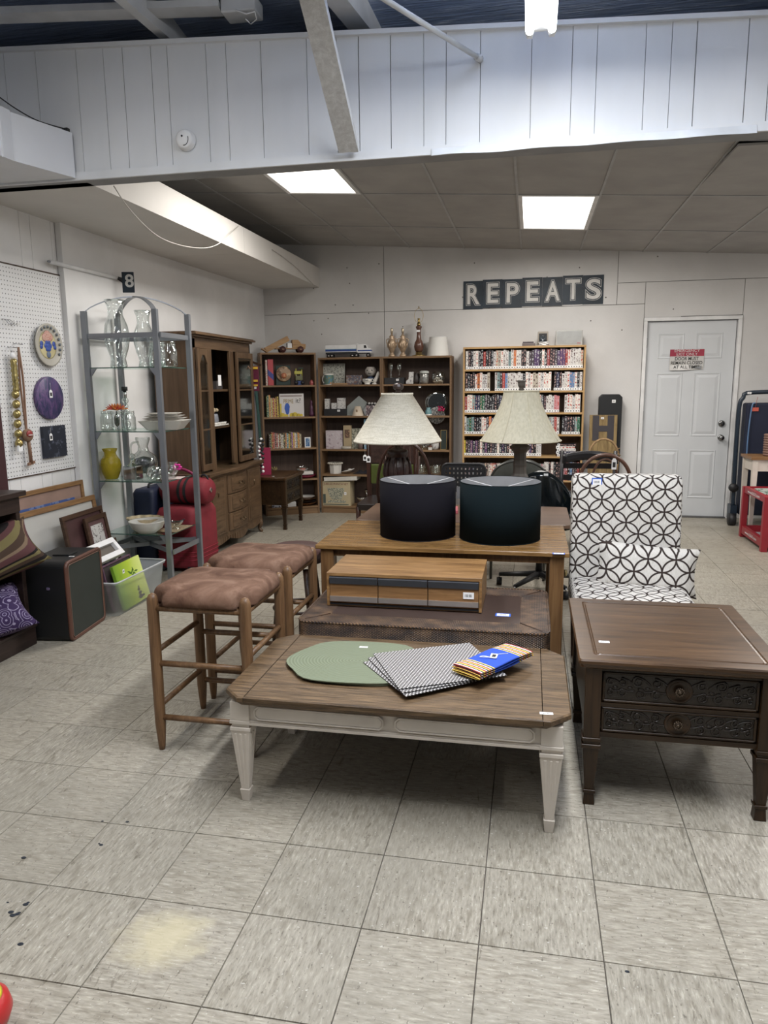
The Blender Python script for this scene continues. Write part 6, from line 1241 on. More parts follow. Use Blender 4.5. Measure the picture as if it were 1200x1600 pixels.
# yellow vase
t = NT('yellow_green_pressed_glass'); o = t.obj(); t.bump(t.vor(o, 70), .5, .003); M_YGL = t.done((.62, .50, .05), .08, Transmission_Weight=.6, IOR=1.3)
x, y, z = ge(175, 2, 2.42); yv = thing('glass_vase', 'yellow green pressed glass vase with a ruffled neck', 'vase', (x, y, z)); s_ = (egz(702)-egz(750))/.21*1.02
MB().lathe([(r*s_, q*s_) for r, q in [(.040, 0), (.045, .005), (.062, .05), (.070, .095), (.064, .13), (.042, .16), (.038, .18), (.052, .208), (.050, .208), (.035, .18), (.06, .13), (.066, .095), (.04, .01), (0, .01)]], (0, 0, 0), 28).build('body', M_YGL, yv)
# decanters and clear glass
M_SMK = glass('grey_glass', (.55, .57, .58), .04, .35, 1.0)
x, y, z = ge(209, 2, 2.40); sq = thing('square_decanter', 'square grey glass decanter with a round stopper', 'bottle', (x, y, z)); MB().box(-.05, .05, -.05, .05, 0, .10).build('body', M_SMK, sq, bev=.008); MB().lathe([(.035, .10), (.018, .115), (.014, .14), (.02, .145)], (0, 0, 0), 14, closed=True).build('neck', M_GLASSV, sq); MB().ball((0, 0, .163), .022, n=12).build('stopper', M_GLASSV, sq)
x, y, z = ge(227, 2, 2.56); jg = thing('glass_jug', 'large round clear glass jug with a flared neck and tall stopper', 'jug', (x, y, z)); MB().lathe([(.05, 0), (.085, .04), (.098, .10), (.085, .15), (.04, .185), (.033, .22), (.05, .27), (.048, .285)], (0, 0, 0), 28, closed=True).build('body', M_GLASSV, jg); MB().lathe([(.06, .03), (.082, .06), (.088, .10), (.07, .13), (0, .15)], (0, 0, 0), 24).build('dark_filling', plain((.03, .035, .04), .3), jg); MB().tube(smooth([(-.04, 0, .25), (-.085, 0, .24), (-.10, 0, .19), (-.085, 0, .13)], 4), .007, 7).build('handle', M_GLASSV, jg)
x, y, z = ge(199, 1, 2.62); ch_ = thing('glass_chain_lamp', 'tall stack of clear glass balls with a black cap', 'ornament', (x, y, z)); 
for i, (r, q) in enumerate(((.03, .03), (.022, .08), (.026, .122), (.02, .16), (.024, .20))): MB().ball((0, 0, q), r, n=12).build('glass_ball', M_GLASSV, ch_)
MB().cyl((0, 0, .22), (0, 0, .27), .013, n=10).build('neck', M_CHROME, ch_); MB().cyl((0, 0, .27), (0, 0, .30), .022, n=12).build('cap', M_BLACK, ch_)
x, y, z = ge(243, 2, 2.38); gb_ = thing('round_glass', 'clear bubble glass bowl in front of the round jug', 'glass', (x, y, z)); MB().lathe([(.028, 0), (.05, .02), (.060, .05), (.052, .08), (.036, .095)], (0, 0, 0), 22, closed=True).build('body', M_GLASSV, gb_)
x, y, z = ge(268, 2, 2.50); wm = box_item('paper_mat', 'pale paper mat under the pink flower glass', 'mat', (x+.01, y-.06, z), .16, .14, .0025, plain((.55, .45, .42), .7), .2); pf = thing('flower_glass', 'clear glass goblet with a pink crystal flower', 'glass', (x, y, z+.003)); MB().lathe([(.034, 0), (.036, .006), (.020, .012), (.040, .03), (.058, .06), (.05, .085), (.042, .095), (.05, .11)], (0, 0, 0), 22, closed=True).build('body', M_GLASSV, pf)
M_PINK = plain((.60, .02, .28), .4, name='hot_pink')
for i in range(6): a = i*1.05; MB().ball((.05+.022*math.cos(a), -.0, .078+.016*math.sin(a)), .016, .012, .008, 8, 5).build('petal', M_PINK, pf)
# bowls on the lowest glass shelf
x, y, z = ge(228, 3, 2.53); gold = thing('shell_bowl', 'fluted cream and gold shell bowl behind the white bowl', 'bowl', (x, y, z)); m = MB(); m.grid(lambda u, v: V((.05+.085*v)*(1+.06*math.sin(u*2*math.pi*12)*v)*math.cos(2*math.pi*u), (.05+.085*v)*.8*(1+.06*math.sin(u*2*math.pi*12)*v)*math.sin(2*math.pi*u), .002+.075*v**1.5), 72, 6, True, True); m.build('body', plain((.50, .40, .26), .3, var=.25, sc=18), gold); MB().lathe([(.05, 0), (.05, .004), (0, .004)], (0, 0, 0), 18, ey=.8).build('foot', M_CER, gold)
x, y, z = ge(231, 3, 2.37); wbw = thing('white_bowl', 'wide white china bowl at the front of the lowest glass shelf', 'bowl', (x, y, z)); MB().lathe([(.055, 0), (.06, .003), (.105, .035), (.125, .082), (.128, .088), (.122, .085), (.10, .04), (.05, .010), (0, .009)], (0, 0, 0), 36).build('body', M_CER, wbw)
x, y, z = ge(276, 3, 2.52); gd = thing('glass_dish', 'small clear glass candy dish on a woven mat', 'dish', (x, y, z+.004)); MB().lathe([(.03, 0), (.012, .015), (.03, .025), (.058, .05)], (0, 0, 0), 20, closed=True).build('body', M_GLASSV, gd)
box_item('woven_mat', 'woven tan mat at the right of the lowest glass shelf', 'mat', (x-.02, y-.12, z), .16, .26, .0035, plain((.20, .15, .09), .8, var=.35, sc=60), .0)
# ------------------------------------------------------------------ china cabinet on the left wall
M_HUT = wood('walnut_cabinet', (.055, .034, .020), (.14, .088, .052), 'z', 1, .4, .08); M_HUTX = wood('walnut_cabinet_rail', (.055, .034, .020), (.14, .088, .052), 'y', 1, .4, .08); M_HUTS = wood('walnut_side_panel', (.075, .046, .028), (.135, .085, .052), 'z', .6, .45, .04, 1.5)
HX, HXB, HY0, HY1 = -.965, -.905, 3.17, 4.34; HB = -1.315
HYP = lambda u: PX(u, 620, HX).y
hu = thing('china_cabinet', 'walnut china cabinet with glass doors above and carved drawers below', 'cabinet', (-1.13, (HY0+HY1)/2, 0))
def P_(m, n, mt_=M_HUT, par=hu, bev=0, **k): return m.build(n, mt_, par, W=True, bev=bev, **k)
zc0 = .70; zt_h = 1.765
P_(MB().box(HB, HX, HY0, HY0+.02, zc0, zt_h), 'side_panel', M_HUTS); P_(MB().box(HB, HX, HY1-.02, HY1, zc0, zt_h), 'side_panel', M_HUTS); P_(MB().box(HB, HB+.012, HY0+.02, HY1-.02, zc0, zt_h), 'back_panel', plain((.012, .012, .016), .6, name='dark_cabinet_lining'))
m = MB(); 
for d, z0, z1 in ((.0, zt_h-.0, zt_h+.012), (.02, zt_h+.012, zt_h+.03), (.045, zt_h+.03, zt_h+.046), (.03, zt_h+.046, zt_h+.055)): m.box(HB, HX+d, HY0-d, HY1+d, z0, z1)
P_(m, 'crown_moulding', M_HUTX, bev=.003)
for z in (1.05, 1.36): P_(MB().box(HB+.012, HX-.03, HY0+.02, HY1-.02, z-.009, z+.009), 'shelf', M_HUTX)
ya, yb_, yc, yd = HYP(326), HYP(333), HYP(361), HYP(367)
P_(MB().box(HX-.02, HX, HY0, HY1, zt_h-.07, zt_h), 'top_rail', M_HUTX); P_(MB().box(HX-.02, HX+.004, ya, yb_, zc0, zt_h-.07), 'stile', M_HUT, bev=.003); P_(MB().box(HX-.02, HX+.004, yc, yd, zc0, zt_h-.07), 'stile', M_HUT, bev=.003)
M_LEAD = glass('cabinet_door_glass', (.55, .56, .55), .08, .25, .7)
def glazed(y0, y1, x0, x1, arch=False):
    # door leaf along y between (x0,y0) and (x1,y1)
    m = MB(); r = .038; L_ = math.hypot(y1-y0, x1-x0); M = Matrix.Translation((x0, y0, 0)) @ Matrix.Rotation(math.atan2(y1-y0, x1-x0), 4, 'Z'); m.T = M; z0, z1 = zc0+.02, zt_h-.075
    m.box(0, r, -.02, 0, z0, z1); m.box(L_-r, L_, -.02, 0, z0, z1); m.box(r, L_-r, -.02, 0, z0, z0+.05); m.box(r, L_-r, -.02, 0, z1-.05, z1)
    if arch:
        for s in (0, 1): a, b = (r, r+.05) if s == 0 else (L_-r, L_-r-.05); m.hexa([(a, -.02, z1-.05), (b, -.02, z1-.05), (a, -.02, z1-.12)], [(a, 0, z1-.05), (b, 0, z1-.05), (a, 0, z1-.12)])
    d = P_(m, 'door', M_HUT, hu, .002); m = MB(); m.T = M; m.box(r, L_-r, -.012, -.009, z0+.05, z1-.05); P_(m, 'pane', M_LEAD, d)
    m = MB(); m.T = M; 
    for z in (1.05, 1.36): m.box(r, L_-r, -.016, -.006, z-.006, z+.006)
    P_(m, 'glazing_bar', M_HUT, d); return d
glazed(HY0+.004, ya-.003, HX+.006, HX+.006, True); glazed(yd+.004, HY1-.002, HX+.012, HX+.008)
# base
P_(MB().box(HB, HXB-.02, HY0-.01, HY1+.01, .10, .655), 'lower_case', M_HUTS); 
def wavy(z0, z1, out, mt_, nm_):
    n_ = 36; f = [(HXB+out+.030*math.sin(math.pi*i/n_)**2+.010*math.cos(4*math.pi*i/n_), HY0-.02+(HY1-HY0+.04)*i/n_) for i in range(n_+1)]
    m = MB(); poly = [(HB, HY0-.02)]+f+[(HB, HY1+.02)]; m.prism(poly, z0, z1); return P_(m, nm_, mt_, hu, .004)
wavy(.672, .70, .02, M_HUTX, 'counter_top'); wavy(.655, .672, .0, M_HUTX, 'moulding'); wavy(.12, .655, -.018, M_HUT, 'front_case')
def fx_(y): s = (y-HY0+.02)/(HY1-HY0+.04); return HXB-.018+.030*math.sin(math.pi*s)**2+.010*math.cos(4*math.pi*s)
M_BRZ = plain((.14, .10, .06), .35, .9, name='dull_bronze')
def facing(y0, y1, z0, z1, name, handle):
    n_ = 8; vs0 = []; m = MB()
    a = [(fx_(y0+(y1-y0)*i/n_), y0+(y1-y0)*i/n_) for i in range(n_+1)]
    poly = [(x-.004, y) for x, y in a][::-1]+[(x+.012, y) for x, y in a]; m.prism(poly, z0, z1); d = P_(m, name, M_HUT, hu, .004)
    m = MB(); q = .022; poly = [(x+.010, y) for x, y in a if y0+q < y < y1-q][::-1]+[(x+.017, y) for x, y in a if y0+q < y < y1-q]; m.prism(poly, z0+q, z1-q); P_(m, 'raised_field', M_HUTX, d, .003)
    yc_ = (y0+y1)/2; x = fx_(yc_)+.02; zc_ = (z0+z1)/2
    if handle == 'pull':
        m = MB(); m.tube(smooth([(x, yc_-.035, zc_+.008), (x+.02, yc_-.03, zc_-.008), (x+.024, yc_, zc_-.016), (x+.02, yc_+.03, zc_-.008), (x, yc_+.035, zc_+.008)], 4), .0035, 6); P_(m, 'pull', M_BRZ, d)
        for s in (-1, 1): m = MB(); m.ball((x, yc_+s*.036, zc_+.008), .004, .012, .014, 8, 5); P_(m, 'back_plate', M_BRZ, d)
    else: m = MB(); m.ball((x, yc_+.0, z1-.13), .008, .008, .024, 8, 6); P_(m, 'escutcheon', M_BRZ, d)
facing(HY0+.02, HY0+.34, .16, .64, 'cupboard_door', 'k'); facing(HY1-.34, HY1-.02, .16, .64, 'cupboard_door', 'k')
for z0, z1 in ((.485, .64), (.325, .475), (.165, .315)): facing(HY0+.37, HY1-.37, z0, z1, 'drawer', 'pull')
m = MB(); n_ = 30; f = []
for i in range(n_+1): s = i/n_; y = HY0-.02+(HY1-HY0+.04)*s; f.append((y, .12-.0-.035*abs(math.sin(3*math.pi*s))-.02*math.sin(math.pi*s)))
for (y0, za), (y1, zb3) in zip(f, f[1:]): x = fx_((y0+y1)/2); m.hexa([(x-.02, y0, za), (x+.004, y0, za), (x+.004, y1, zb3), (x-.02, y1, zb3)], [(x-.02, y0, .125), (x+.004, y0, .125), (x+.004, y1, .125), (x-.02, y1, .125)])
P_(m, 'scalloped_apron', M_HUT)
for y in (HY0+.01, HY1-.01):
    for x in (HXB-.03, HB+.04): P_(MB().tube(smooth([(x-.01, y, .13), (x+.015, y, .09), (x, y, .04), (x+.018, y, .012), (x+.03, y, .012)], 4), [.028]*4+[.026, .024, .022, .019, .017, .016, .016, .017]+[.018]*4+[.016], 8), 'leg', M_HUT)
# contents of the cabinet
def hc(y, z, dx=-.06): return (HX+dx-.02, y, z)
yo = (yb_+yc)/2
cv = thing('covered_pot', 'grey pot holding a dried cream rose inside the china cabinet', 'pot', hc(yo+.03, 1.0595, -.10)); MB().lathe([(.04, 0), (.06, .04), (.055, .09), (.05, .10), (0, .10)], (0, 0, 0), 20).build('body', plain((.20, .21, .24), .4), cv)
for i in range(9): a = i*2.4; r = .008+.004*i; MB().ball((r*math.cos(a), r*math.sin(a)+.01, .13+.006*math.sin(a)), .018, .018, .016, 7, 5).build('petal', plain((.42, .34, .22), .7), cv)
eg_ = thing('egg_tray', 'white china egg tray at the front of the open cabinet shelf', 'tray', hc(yo, 1.0595, -.03)); MB().box(-.02, .03, -.16, .16, 0, .012).build('tray', M_CER, eg_, bev=.004)
for i in range(5): MB().lathe([(.018, .012), (.026, .03), (.0, .02)], (.0, -.12+.06*i, 0), 12).build('cup', M_CER, eg_)
lb_ = thing('small_card_box', 'small box with a white card standing in the cabinet', 'box', hc(yo+.02, 1.3695, -.03)); MB().box(-.02, .02, -.06, .06, 0, .07).build('carton', plain((.05, .045, .045), .5), lb_); MB().box(.02, .023, -.025, .035, .03, .12).build('card', M_TAG, lb_)
cp_ = thing('crystal_plate', 'shallow crystal dish on the cabinet counter', 'dish', hc(yo+.02, .7005, .0)); MB().lathe([(.05, 0), (.09, .015), (.115, .03)], (0, 0, 0), 24, closed=True).build('body', M_GLASSV, cp_)
c2 = thing('crystal_bowl', 'deep cut crystal bowl at the back of the cabinet counter', 'bowl', hc(yo-.05, .7005, -.15)); MB().lathe([(.04, 0), (.07, .05), (.085, .12)], (0, 0, 0), 16, False, closed=True).build('body', M_GLASSV, c2)
for i, (z, lab) in enumerate(((1.3695, 'clear pitcher behind the arched glass door, top shelf'), (1.0595, 'clear pitcher behind the arched glass door, middle shelf'), (.7005, 'silver pitcher behind the arched glass door on the counter'))):
    bottle(hc((HY0+ya)/2+.02, z, -.07), lab, [(.035, 0), (.05, .04), (.03, .12), (.035, .17)], M_GLASSV if i < 2 else M_CHROME, 'pitcher', 'pitcher', 16)
# scarves and tags hanging by the cabinet's right end
hk = Vector((HX+.10, HY1+.02, 0))
def strip(name, lab, cat, pts, w_, mat, grp=None, th=.006):
    c0_ = Vector(pts[0]); o = thing(name, lab, cat, c0_, 0, grp); m = MB()
    for a, b in zip(pts, pts[1:]): m.bar(a, b, w_, th, (1, -.6, 0))
    m.build('fabric', mat, o, W=True); return o
def HP(u, v, y): return PY(u, v, y)
rod = thing('wall_hook_rail', 'dark rail with hooks where scarves hang beside the cabinet', 'rail', HP(398, 566, 4.42)); MB().bar(HP(380, 560, 4.42), HP(408, 571, 4.42), .012, .02).build('rail', M_DKWOOD, rod, W=True); MB().bar(HP(381, 561, 4.42), V(HX-.01, HY1-.01, HP(381, 561, 4.42).z), .012, .02).build('arm', M_DKWOOD, rod, W=True)
M_MAR = plain((.10, .008, .03), .8, name='maroon_knit'); M_GOLD = plain((.62, .38, .04), .7, name='gold_knit')
sc_ = thing('scarf', 'maroon scarf with gold stripes hanging beside the cabinet', 'scarf', HP(397, 568, 4.40)); a, b = HP(397.5, 572, 4.40), HP(399, 611, 4.40)
MB().bar(a, b, .018, .075, (1, 0, 0)).build('fabric', M_MAR, sc_, W=True)
for v_, hh2 in ((575, .022), (595, .02), (602, .016)): p = HP(398, v_, 4.385); MB().box(p.x-.038, p.x+.03, p.y-.002, p.y+.002, p.z-hh2/2, p.z+hh2/2).build('stripe', M_GOLD, sc_, W=True)
sticker(sc_, tuple(HP(399, 606, 4.383)-sc_.location), .02, .02, '-y')
for i, (u0, v0, u1, v1, mt_, lab) in enumerate(((391, 612, 393, 700, plain((.33, .32, .32), .7), 'long pale grey ribbon hanging under the gold striped scarf'), (396, 611, 398, 695, plain((.14, .14, .17), .7), 'slate grey scarf strip beside the pale grey ribbon'), (400, 611, 407, 690, plain((.008, .035, .03), .8), 'dark green scarf hanging down to the black and white tassel'))):
    strip('scarf_strip', lab, 'scarf', [HP(u0, v0, 4.39), HP((u0+u1)/2+.4, (v0+v1)/2, 4.39), HP(u1, v1, 4.39)], .03, mt_)
tz = thing('tassel', 'black and white speckled tassel hanging at the counter end', 'tassel', HP(407, 684, 4.37)); 
for i in range(26): v_ = 686+i*2.1; p = HP(408+3.2*math.sin(i*1.9), v_, 4.37); MB().ball(p, .015, .012, .014, 7, 5).build('tuft', M_WHITE if i % 3 == 0 else M_BLACK, tz, W=True)
hn = thing('hanger', 'small brown clip hanger with white tags in front of the cabinet', 'hanger', HP(382, 565, 4.24)); MB().tube(smooth([HP(375, 577, 4.24), HP(382, 567, 4.24), HP(391, 577, 4.24)], 5), .006, 6).build('arm', plain((.16, .08, .04), .5), hn, W=True); MB().tube(smooth([HP(382, 567, 4.24), HP(382, 559, 4.24), HP(380, 554, 4.24)], 4), .0025, 5).build('hook', M_CHROME, hn, W=True)
for u in (377, 385): p = HP(u, 588, 4.23); MB().box(p.x-.012, p.x+.012, p.y-.001, p.y+.001, p.z-.022, p.z+.022).build('price_tag', M_TAG, hn, W=True); MB().cyl(p+V(0, 0, .022), HP(u, 572, 4.235), .001, n=4).build('thread', M_TAG, hn, W=True)
# small carved nightstand in the corner: same make as the end table
ns = copy_tree(et); ns.location = (-.675, 4.705, 0); ns.rotation_euler = (0, 0, math.pi/2); ns.scale = (.93, .90, 1.0); ns['label'] = 'dark carved nightstand in the far left corner beside the china cabinet'; ns.name = 'nightstand'
rbx = box_item('red_folder', 'tall dark red folder box standing on the corner nightstand', 'box', (PY(414, 720, 4.6).x, 4.60, .5205), .11, .05, PY(414, 700, 4.6).z-.52, plain((.28, .015, .06), .5), .25, bev=.002)
# ------------------------------------------------------------------ luggage
M_RED = plain((.17, .009, .018), .75, var=.12, sc=20, bump=.15, bsc=200, name='red_nylon'); M_RED2 = plain((.25, .012, .03), .7, name='red_piping'); M_BNYL = plain((.010, .010, .013), .7, name='black_nylon')
sc2 = thing('suitcase', 'upright red wheeled suitcase behind the glass rack', 'suitcase', (-.985, 2.935, 0), -.05)
M0 = MB(); loft(M0, [rrect(.155, .20, .05, .035), rrect(.165, .205, .05, .06), rrect(.165, .20, .05, .44), rrect(.15, .185, .06, .485), rrect(.11, .15, .05, .50)], sm=True); M0.build('body', M_RED, sc2)
for z in (.10, .13, .16): MB().tube([V(*p) for p in rrect(.167, .206, .05, z)], .003, 5, True).build('piping', M_RED2, sc2)
for s in (-1, 1): MB().cyl((s*.12, -.17, .022), (s*.15, -.17, .022), .022, n=12).build('wheel', M_BNYL, sc2); MB().box(s*.12-.02, s*.12+.02, -.21, -.13, .02, .05).build('wheel_guard', M_BNYL, sc2)
MB().tube([V(-.1, -.215, .42), V(-.05, -.222, .40), V(.05, -.222, .40), V(.1, -.215, .42)], .004, 5).build('zip', M_BNYL, sc2)
df = thing('duffel_bag', 'red duffel bag with black straps lying on the suitcase', 'bag', (-.962, 2.93, .502), -.05)
m = MB(); T0 = Matrix.Translation((0, 0, .105)) @ Matrix.Rotation(math.pi/2, 4, 'Y'); m.T = T0; m.lathe([(.0, -.20), (.075, -.20), (.098, -.18), (.104, -.1), (.104, .1), (.098, .17), (.08, .19), (.0, .192)], (0, 0, 0), 24, ey=1.15); m.build('body', M_RED, df)
for x in (-.02, .03): m = MB(); m.T = Matrix.Translation((x, 0, .105)) @ Matrix.Rotation(math.pi/2, 4, 'Y'); m.lathe([(.1055, -.012), (.1065, 0), (.1055, .012)], (0, 0, 0), 24, ey=1.15, closed=True); m.build('strap', M_BNYL, df)
m = MB(); m.T = Matrix.Translation((.193, 0, .11)) @ Matrix.Rotation(math.pi/2, 4, 'Y'); m.lathe([(.022, -.002), (.02, .006), (0, .008)], (0, 0, 0), 4, False); m.build('badge', M_CHROME, df)
MB().tube(smooth([(-.12, 0, .20), (-.09, -.02, .255), (-.02, -.03, .27), (.05, -.02, .24), (.07, 0, .205)], 5), .011, 8).build('handle', plain((.22, .01, .07), .6), df)
MB().tube(smooth([(.10, .02, .19), (.13, 0, .225), (.17, -.01, .215), (.18, 0, .16)], 5), .008, 7).build('handle', M_BNYL, df)
nv = thing('navy_suitcase', 'tall navy blue suitcase against the left wall behind the glass rack', 'suitcase', (-1.255, 2.94, 0)); M_NAVY = plain((.008, .014, .045), .6, name='navy_nylon')
m = MB(); loft(m, [rrect(.083, .185, .03, .03), rrect(.086, .19, .03, .05), rrect(.086, .185, .03, .60), rrect(.07, .17, .03, .63)], sm=True); m.build('body', M_NAVY, nv)
MB().tube(smooth([(0, -.08, .63), (0, -.06, .66), (0, .06, .66), (0, .08, .63)], 4), .009, 7).build('handle', M_BNYL, nv)
for s in (-1, 1): MB().cyl((-.03, s*.14, .02), (.03, s*.14, .02), .02, n=12).build('wheel', M_BNYL, nv)
# ------------------------------------------------------------------ plastic bin with frames
M_BIN = NT('frosted_plastic').done((.62, .66, .68), .35, Alpha=.42)
bn = thing('plastic_bin', 'clear frosted plastic storage bin full of picture frames', 'bin', (-.995, 1.945, 0)); 
m = MB(); a, b = .165, .30; loft(m, [rrect(a*.90, b*.93, .03, .003), rrect(a*1.02, b*1.03, .035, .205), rrect(a*1.07, b*1.06, .035, .208), rrect(a*1.07, b*1.06, .035, .222)], True, False, True); m.build('tub', M_BIN, bn)
MB().tube([V(*p) for p in rrect(a*1.07, b*1.06, .035, .222)], .005, 6, True).build('rim', plain((.50, .52, .53), .35, name='bin_rim'), bn)
def leaner(name, label, c, w_, h_, rz, tilt, fm, am, bw=.03, th=.02, matc=None, mw_=.05, cat='picture frame'):
    o = thing(name, label, cat, c, rz); M = Matrix.Rotation(tilt, 4, 'X')
    m = MB(); m.T = M
    for a, b, c_, d in ((-w_/2, w_/2, 0, bw), (-w_/2, w_/2, h_-bw, h_), (-w_/2, -w_/2+bw, bw, h_-bw), (w_/2-bw, w_/2, bw, h_-bw)): m.box(a, b, -th, 0, c_, d)
    m.build('frame', fm, o, bev=.002, seg=1)
    if matc is not None:
        m = MB(); m.T = M; m.box(-w_/2+bw, w_/2-bw, -th*.5, -th*.2, bw, h_-bw); m.build('mat_board', matc, o)
        m = MB(); m.T = M; m.box(-w_/2+bw+mw_, w_/2-bw-mw_, -th*.5-.001, -th*.5, bw+mw_, h_-bw-mw_); m.build('picture', am, o)
    else: m = MB(); m.T = M; m.box(-w_/2+bw, w_/2-bw, -th*.5, -th*.2, bw, h_-bw); m.build('picture', am, o)
    return o
RL = math.pi/2   # faces +x
M_FROAK = wood('oak_frame', (.14, .075, .035), (.27, .16, .08), 'x', 2, .4, .1); M_FRDK = wood('dark_frame', (.030, .016, .010), (.07, .04, .026), 'x', 2, .35, .1)
leaner('framed_print', 'oak framed picture with brown mat and a strip of blue, rearmost against the wall', (-1.335, 1.72, 0), .92, .780, RL, math.radians(-3.0), M_FROAK, art('blue_landscape', (.05, .09, .25), [(.03, .04, .12), (.15, .2, .35)], 9, 2), .028, .022, plain((.26, .17, .135), .7), .075)
f2_ = leaner('framed_print', 'oak framed picture with a wide pale mat leaning in front of the brown matted one', (-1.235, 1.745, 0), .96, .675, RL, math.radians(-8), M_FROAK, plain((.46, .45, .42), .5, var=.06, sc=3), .034, .024, plain((.47, .46, .43), .4, var=.05, sc=2), .30)
leaner('framed_print', 'dark double picture frame with small white photo corners leaning above the bin', (-1.11, 1.90, .02), .47, .60, RL+.05, math.radians(-9), M_FRDK, plain((.06, .028, .028), .4, var=.3, sc=8), .028, .02)
leaner('shadow_box', 'dark framed print with a pale letter drawing beside the double frame', (-1.075, 1.98, .02), .26, .56, RL+.05, math.radians(-9.5), M_FRDK, art('letter_print', (.46, .45, .43), [(.1, .08, .08)], 60, 2, .56), .03, .02, plain((.09, .045, .045), .5), .03)
leaner('white_box_frame', 'white edged shadow box frame with a dark inset lying in front of the dark frames', (-.995, 1.83, .30), .33, .13, RL+.05, math.radians(-40), M_WHITE, plain((.10, .085, .07), .5), .035, .05)
leaner('framed_print', 'dark brown frame with a grey abstract print standing in the bin', (-1.0, 1.87, .015), .42, .40, RL+.05, math.radians(-12), M_FRDK, art('grey_abstract', (.33, .35, .40), [(.04, .04, .04), (.5, .48, .46)], 11, 3), .022, .02)
leaner('framed_print', 'thin purple edged frame just behind the green bamboo canvas', (-.925, 1.90, .01), .36, .295, RL+.05, math.radians(-12), plain((.10, .05, .08), .5), plain((.05, .04, .04), .5), .012, .015)
t = NT('bamboo_print'); o = t.obj(); x_, y_, z_ = t.sep(o)[0:3]; c = t.ramp(t.m('ADD', t.m('MULTIPLY', x_, 1.6), t.m('ADD', .5, t.m('MULTIPLY', t.noise(o, 5, 2), .2))), [(.3, (.14, .28, .02)), (.6, (.40, .52, .04)), (.85, (.62, .70, .22))]); M_BAM = t.done(c, .5)
cvs = thing('canvas', 'lime green canvas with bamboo leaves and stacked pebbles standing in the bin', 'canvas', (-.875, 1.93, .008), RL+.05); M = Matrix.Rotation(math.radians(-14), 4, 'X'); m = MB(); m.T = M; m.box(-.17, .17, -.02, 0, 0, .285); m.build('panel', M_BAM, cvs)
m = MB(); m.T = M
for i in range(9):
    a = math.radians(-80+38*i); cx_, cz_ = .02+.02*(i % 3), .20; dx_, dz_ = math.cos(a)*.05, math.sin(a)*.035; m.hexa([(cx_, -.0205, cz_), (cx_+dx_*.5-dz_*.15, -.0205, cz_+dz_*.5+dx_*.15), (cx_+dx_, -.0205, cz_+dz_), (cx_+dx_*.5+dz_*.15, -.0205, cz_+dz_*.5-dx_*.15)], [(cx_, -.02, cz_), (cx_+dx_*.5-dz_*.15, -.02, cz_+dz_*.5+dx_*.15), (cx_+dx_, -.02, cz_+dz_), (cx_+dx_*.5+dz_*.15, -.02, cz_+dz_*.5-dx_*.15)])
m.build('printed_leaves', plain((.07, .16, .02), .5), cvs)
m = MB(); m.T = M
for x, z, r in ((.05, .03, .028), (.055, .055, .022), (.05, .078, .017), (.055, .095, .012), (.09, .03, .015)): m.ball((x, -.0205, z), r, .002, r*.5, 10, 5)
m.build('printed_pebbles', plain((.05, .03, .05), .5), cvs); sticker(cvs, (-.14, -.006, .25), .022, .026, '-y')
# ------------------------------------------------------------------ trunk
M_TRK = plain((.006, .0065, .007), .5, name='black_trunk_fibre'); M_TRG = plain((.022, .028, .024), .55, var=.12, name='greenish_black_panel'); M_TRE = plain((.10, .042, .028), .45, name='brown_leather_edge')
tk = thing('trunk', 'black upright trunk with brown leather edging on its open side', 'trunk', (-.875, 1.415, 0), math.atan2(-.098, -.403)+math.pi/2+math.pi); th_ = .455
rot_dir = Vector((-.098, .403, 0)).normalized()
tk.rotation_euler = (0, 0, .12)
m = MB(); hl = .207; wd = .25
def rr_yz(x, a, z0, z1, r, n=5):
    out = []; 
    for cy_, cz_, a0 in ((a-r, z1-r, 0), (-a+r, z1-r, 90), (-a+r, z0+r, 180), (a-r, z0+r, 270)):
        for i in range(n+1): q = math.radians(a0+90*i/n); out.append((x, cy_+r*math.cos(q), cz_+r*math.sin(q)))
    return out
loft(m, [rr_yz(-wd, hl-.004, .004, th_-.004, .03), rr_yz(-wd+.004, hl, 0, th_, .035), rr_yz(-.012, hl, 0, th_, .035)], True, True); m.build('body', M_TRK, tk)
m = MB(); m.tube([V(*p) for p in rr_yz(-.006, hl-.006, .008, th_-.008, .03)], .011, 8, True); m.build('leather_edge', M_TRE, tk); m = MB(); m.tube([V(*p) for p in rr_yz(.002, hl-.018, .020, th_-.020, .022)], .0028, 6, True); m.build('stitching', plain((.16, .085, .06), .5), tk)
m = MB(); loft(m, [rr_yz(-.012, hl-.016, .018, th_-.018, .022), rr_yz(.000, hl-.016, .018, th_-.018, .022)]); m.build('end_panel', M_TRG, tk)
MB().box(-.12, -.10, -hl-.004, -hl, .30, .315).build('latch', M_CHROME, tk); MB().box(-.16, -.06, -.05, .05, th_, th_+.008).build('top_handle', M_TRK, tk, bev=.004); sticker(tk, (-.04, -.06, th_+.0005), .03, .015, 'z')
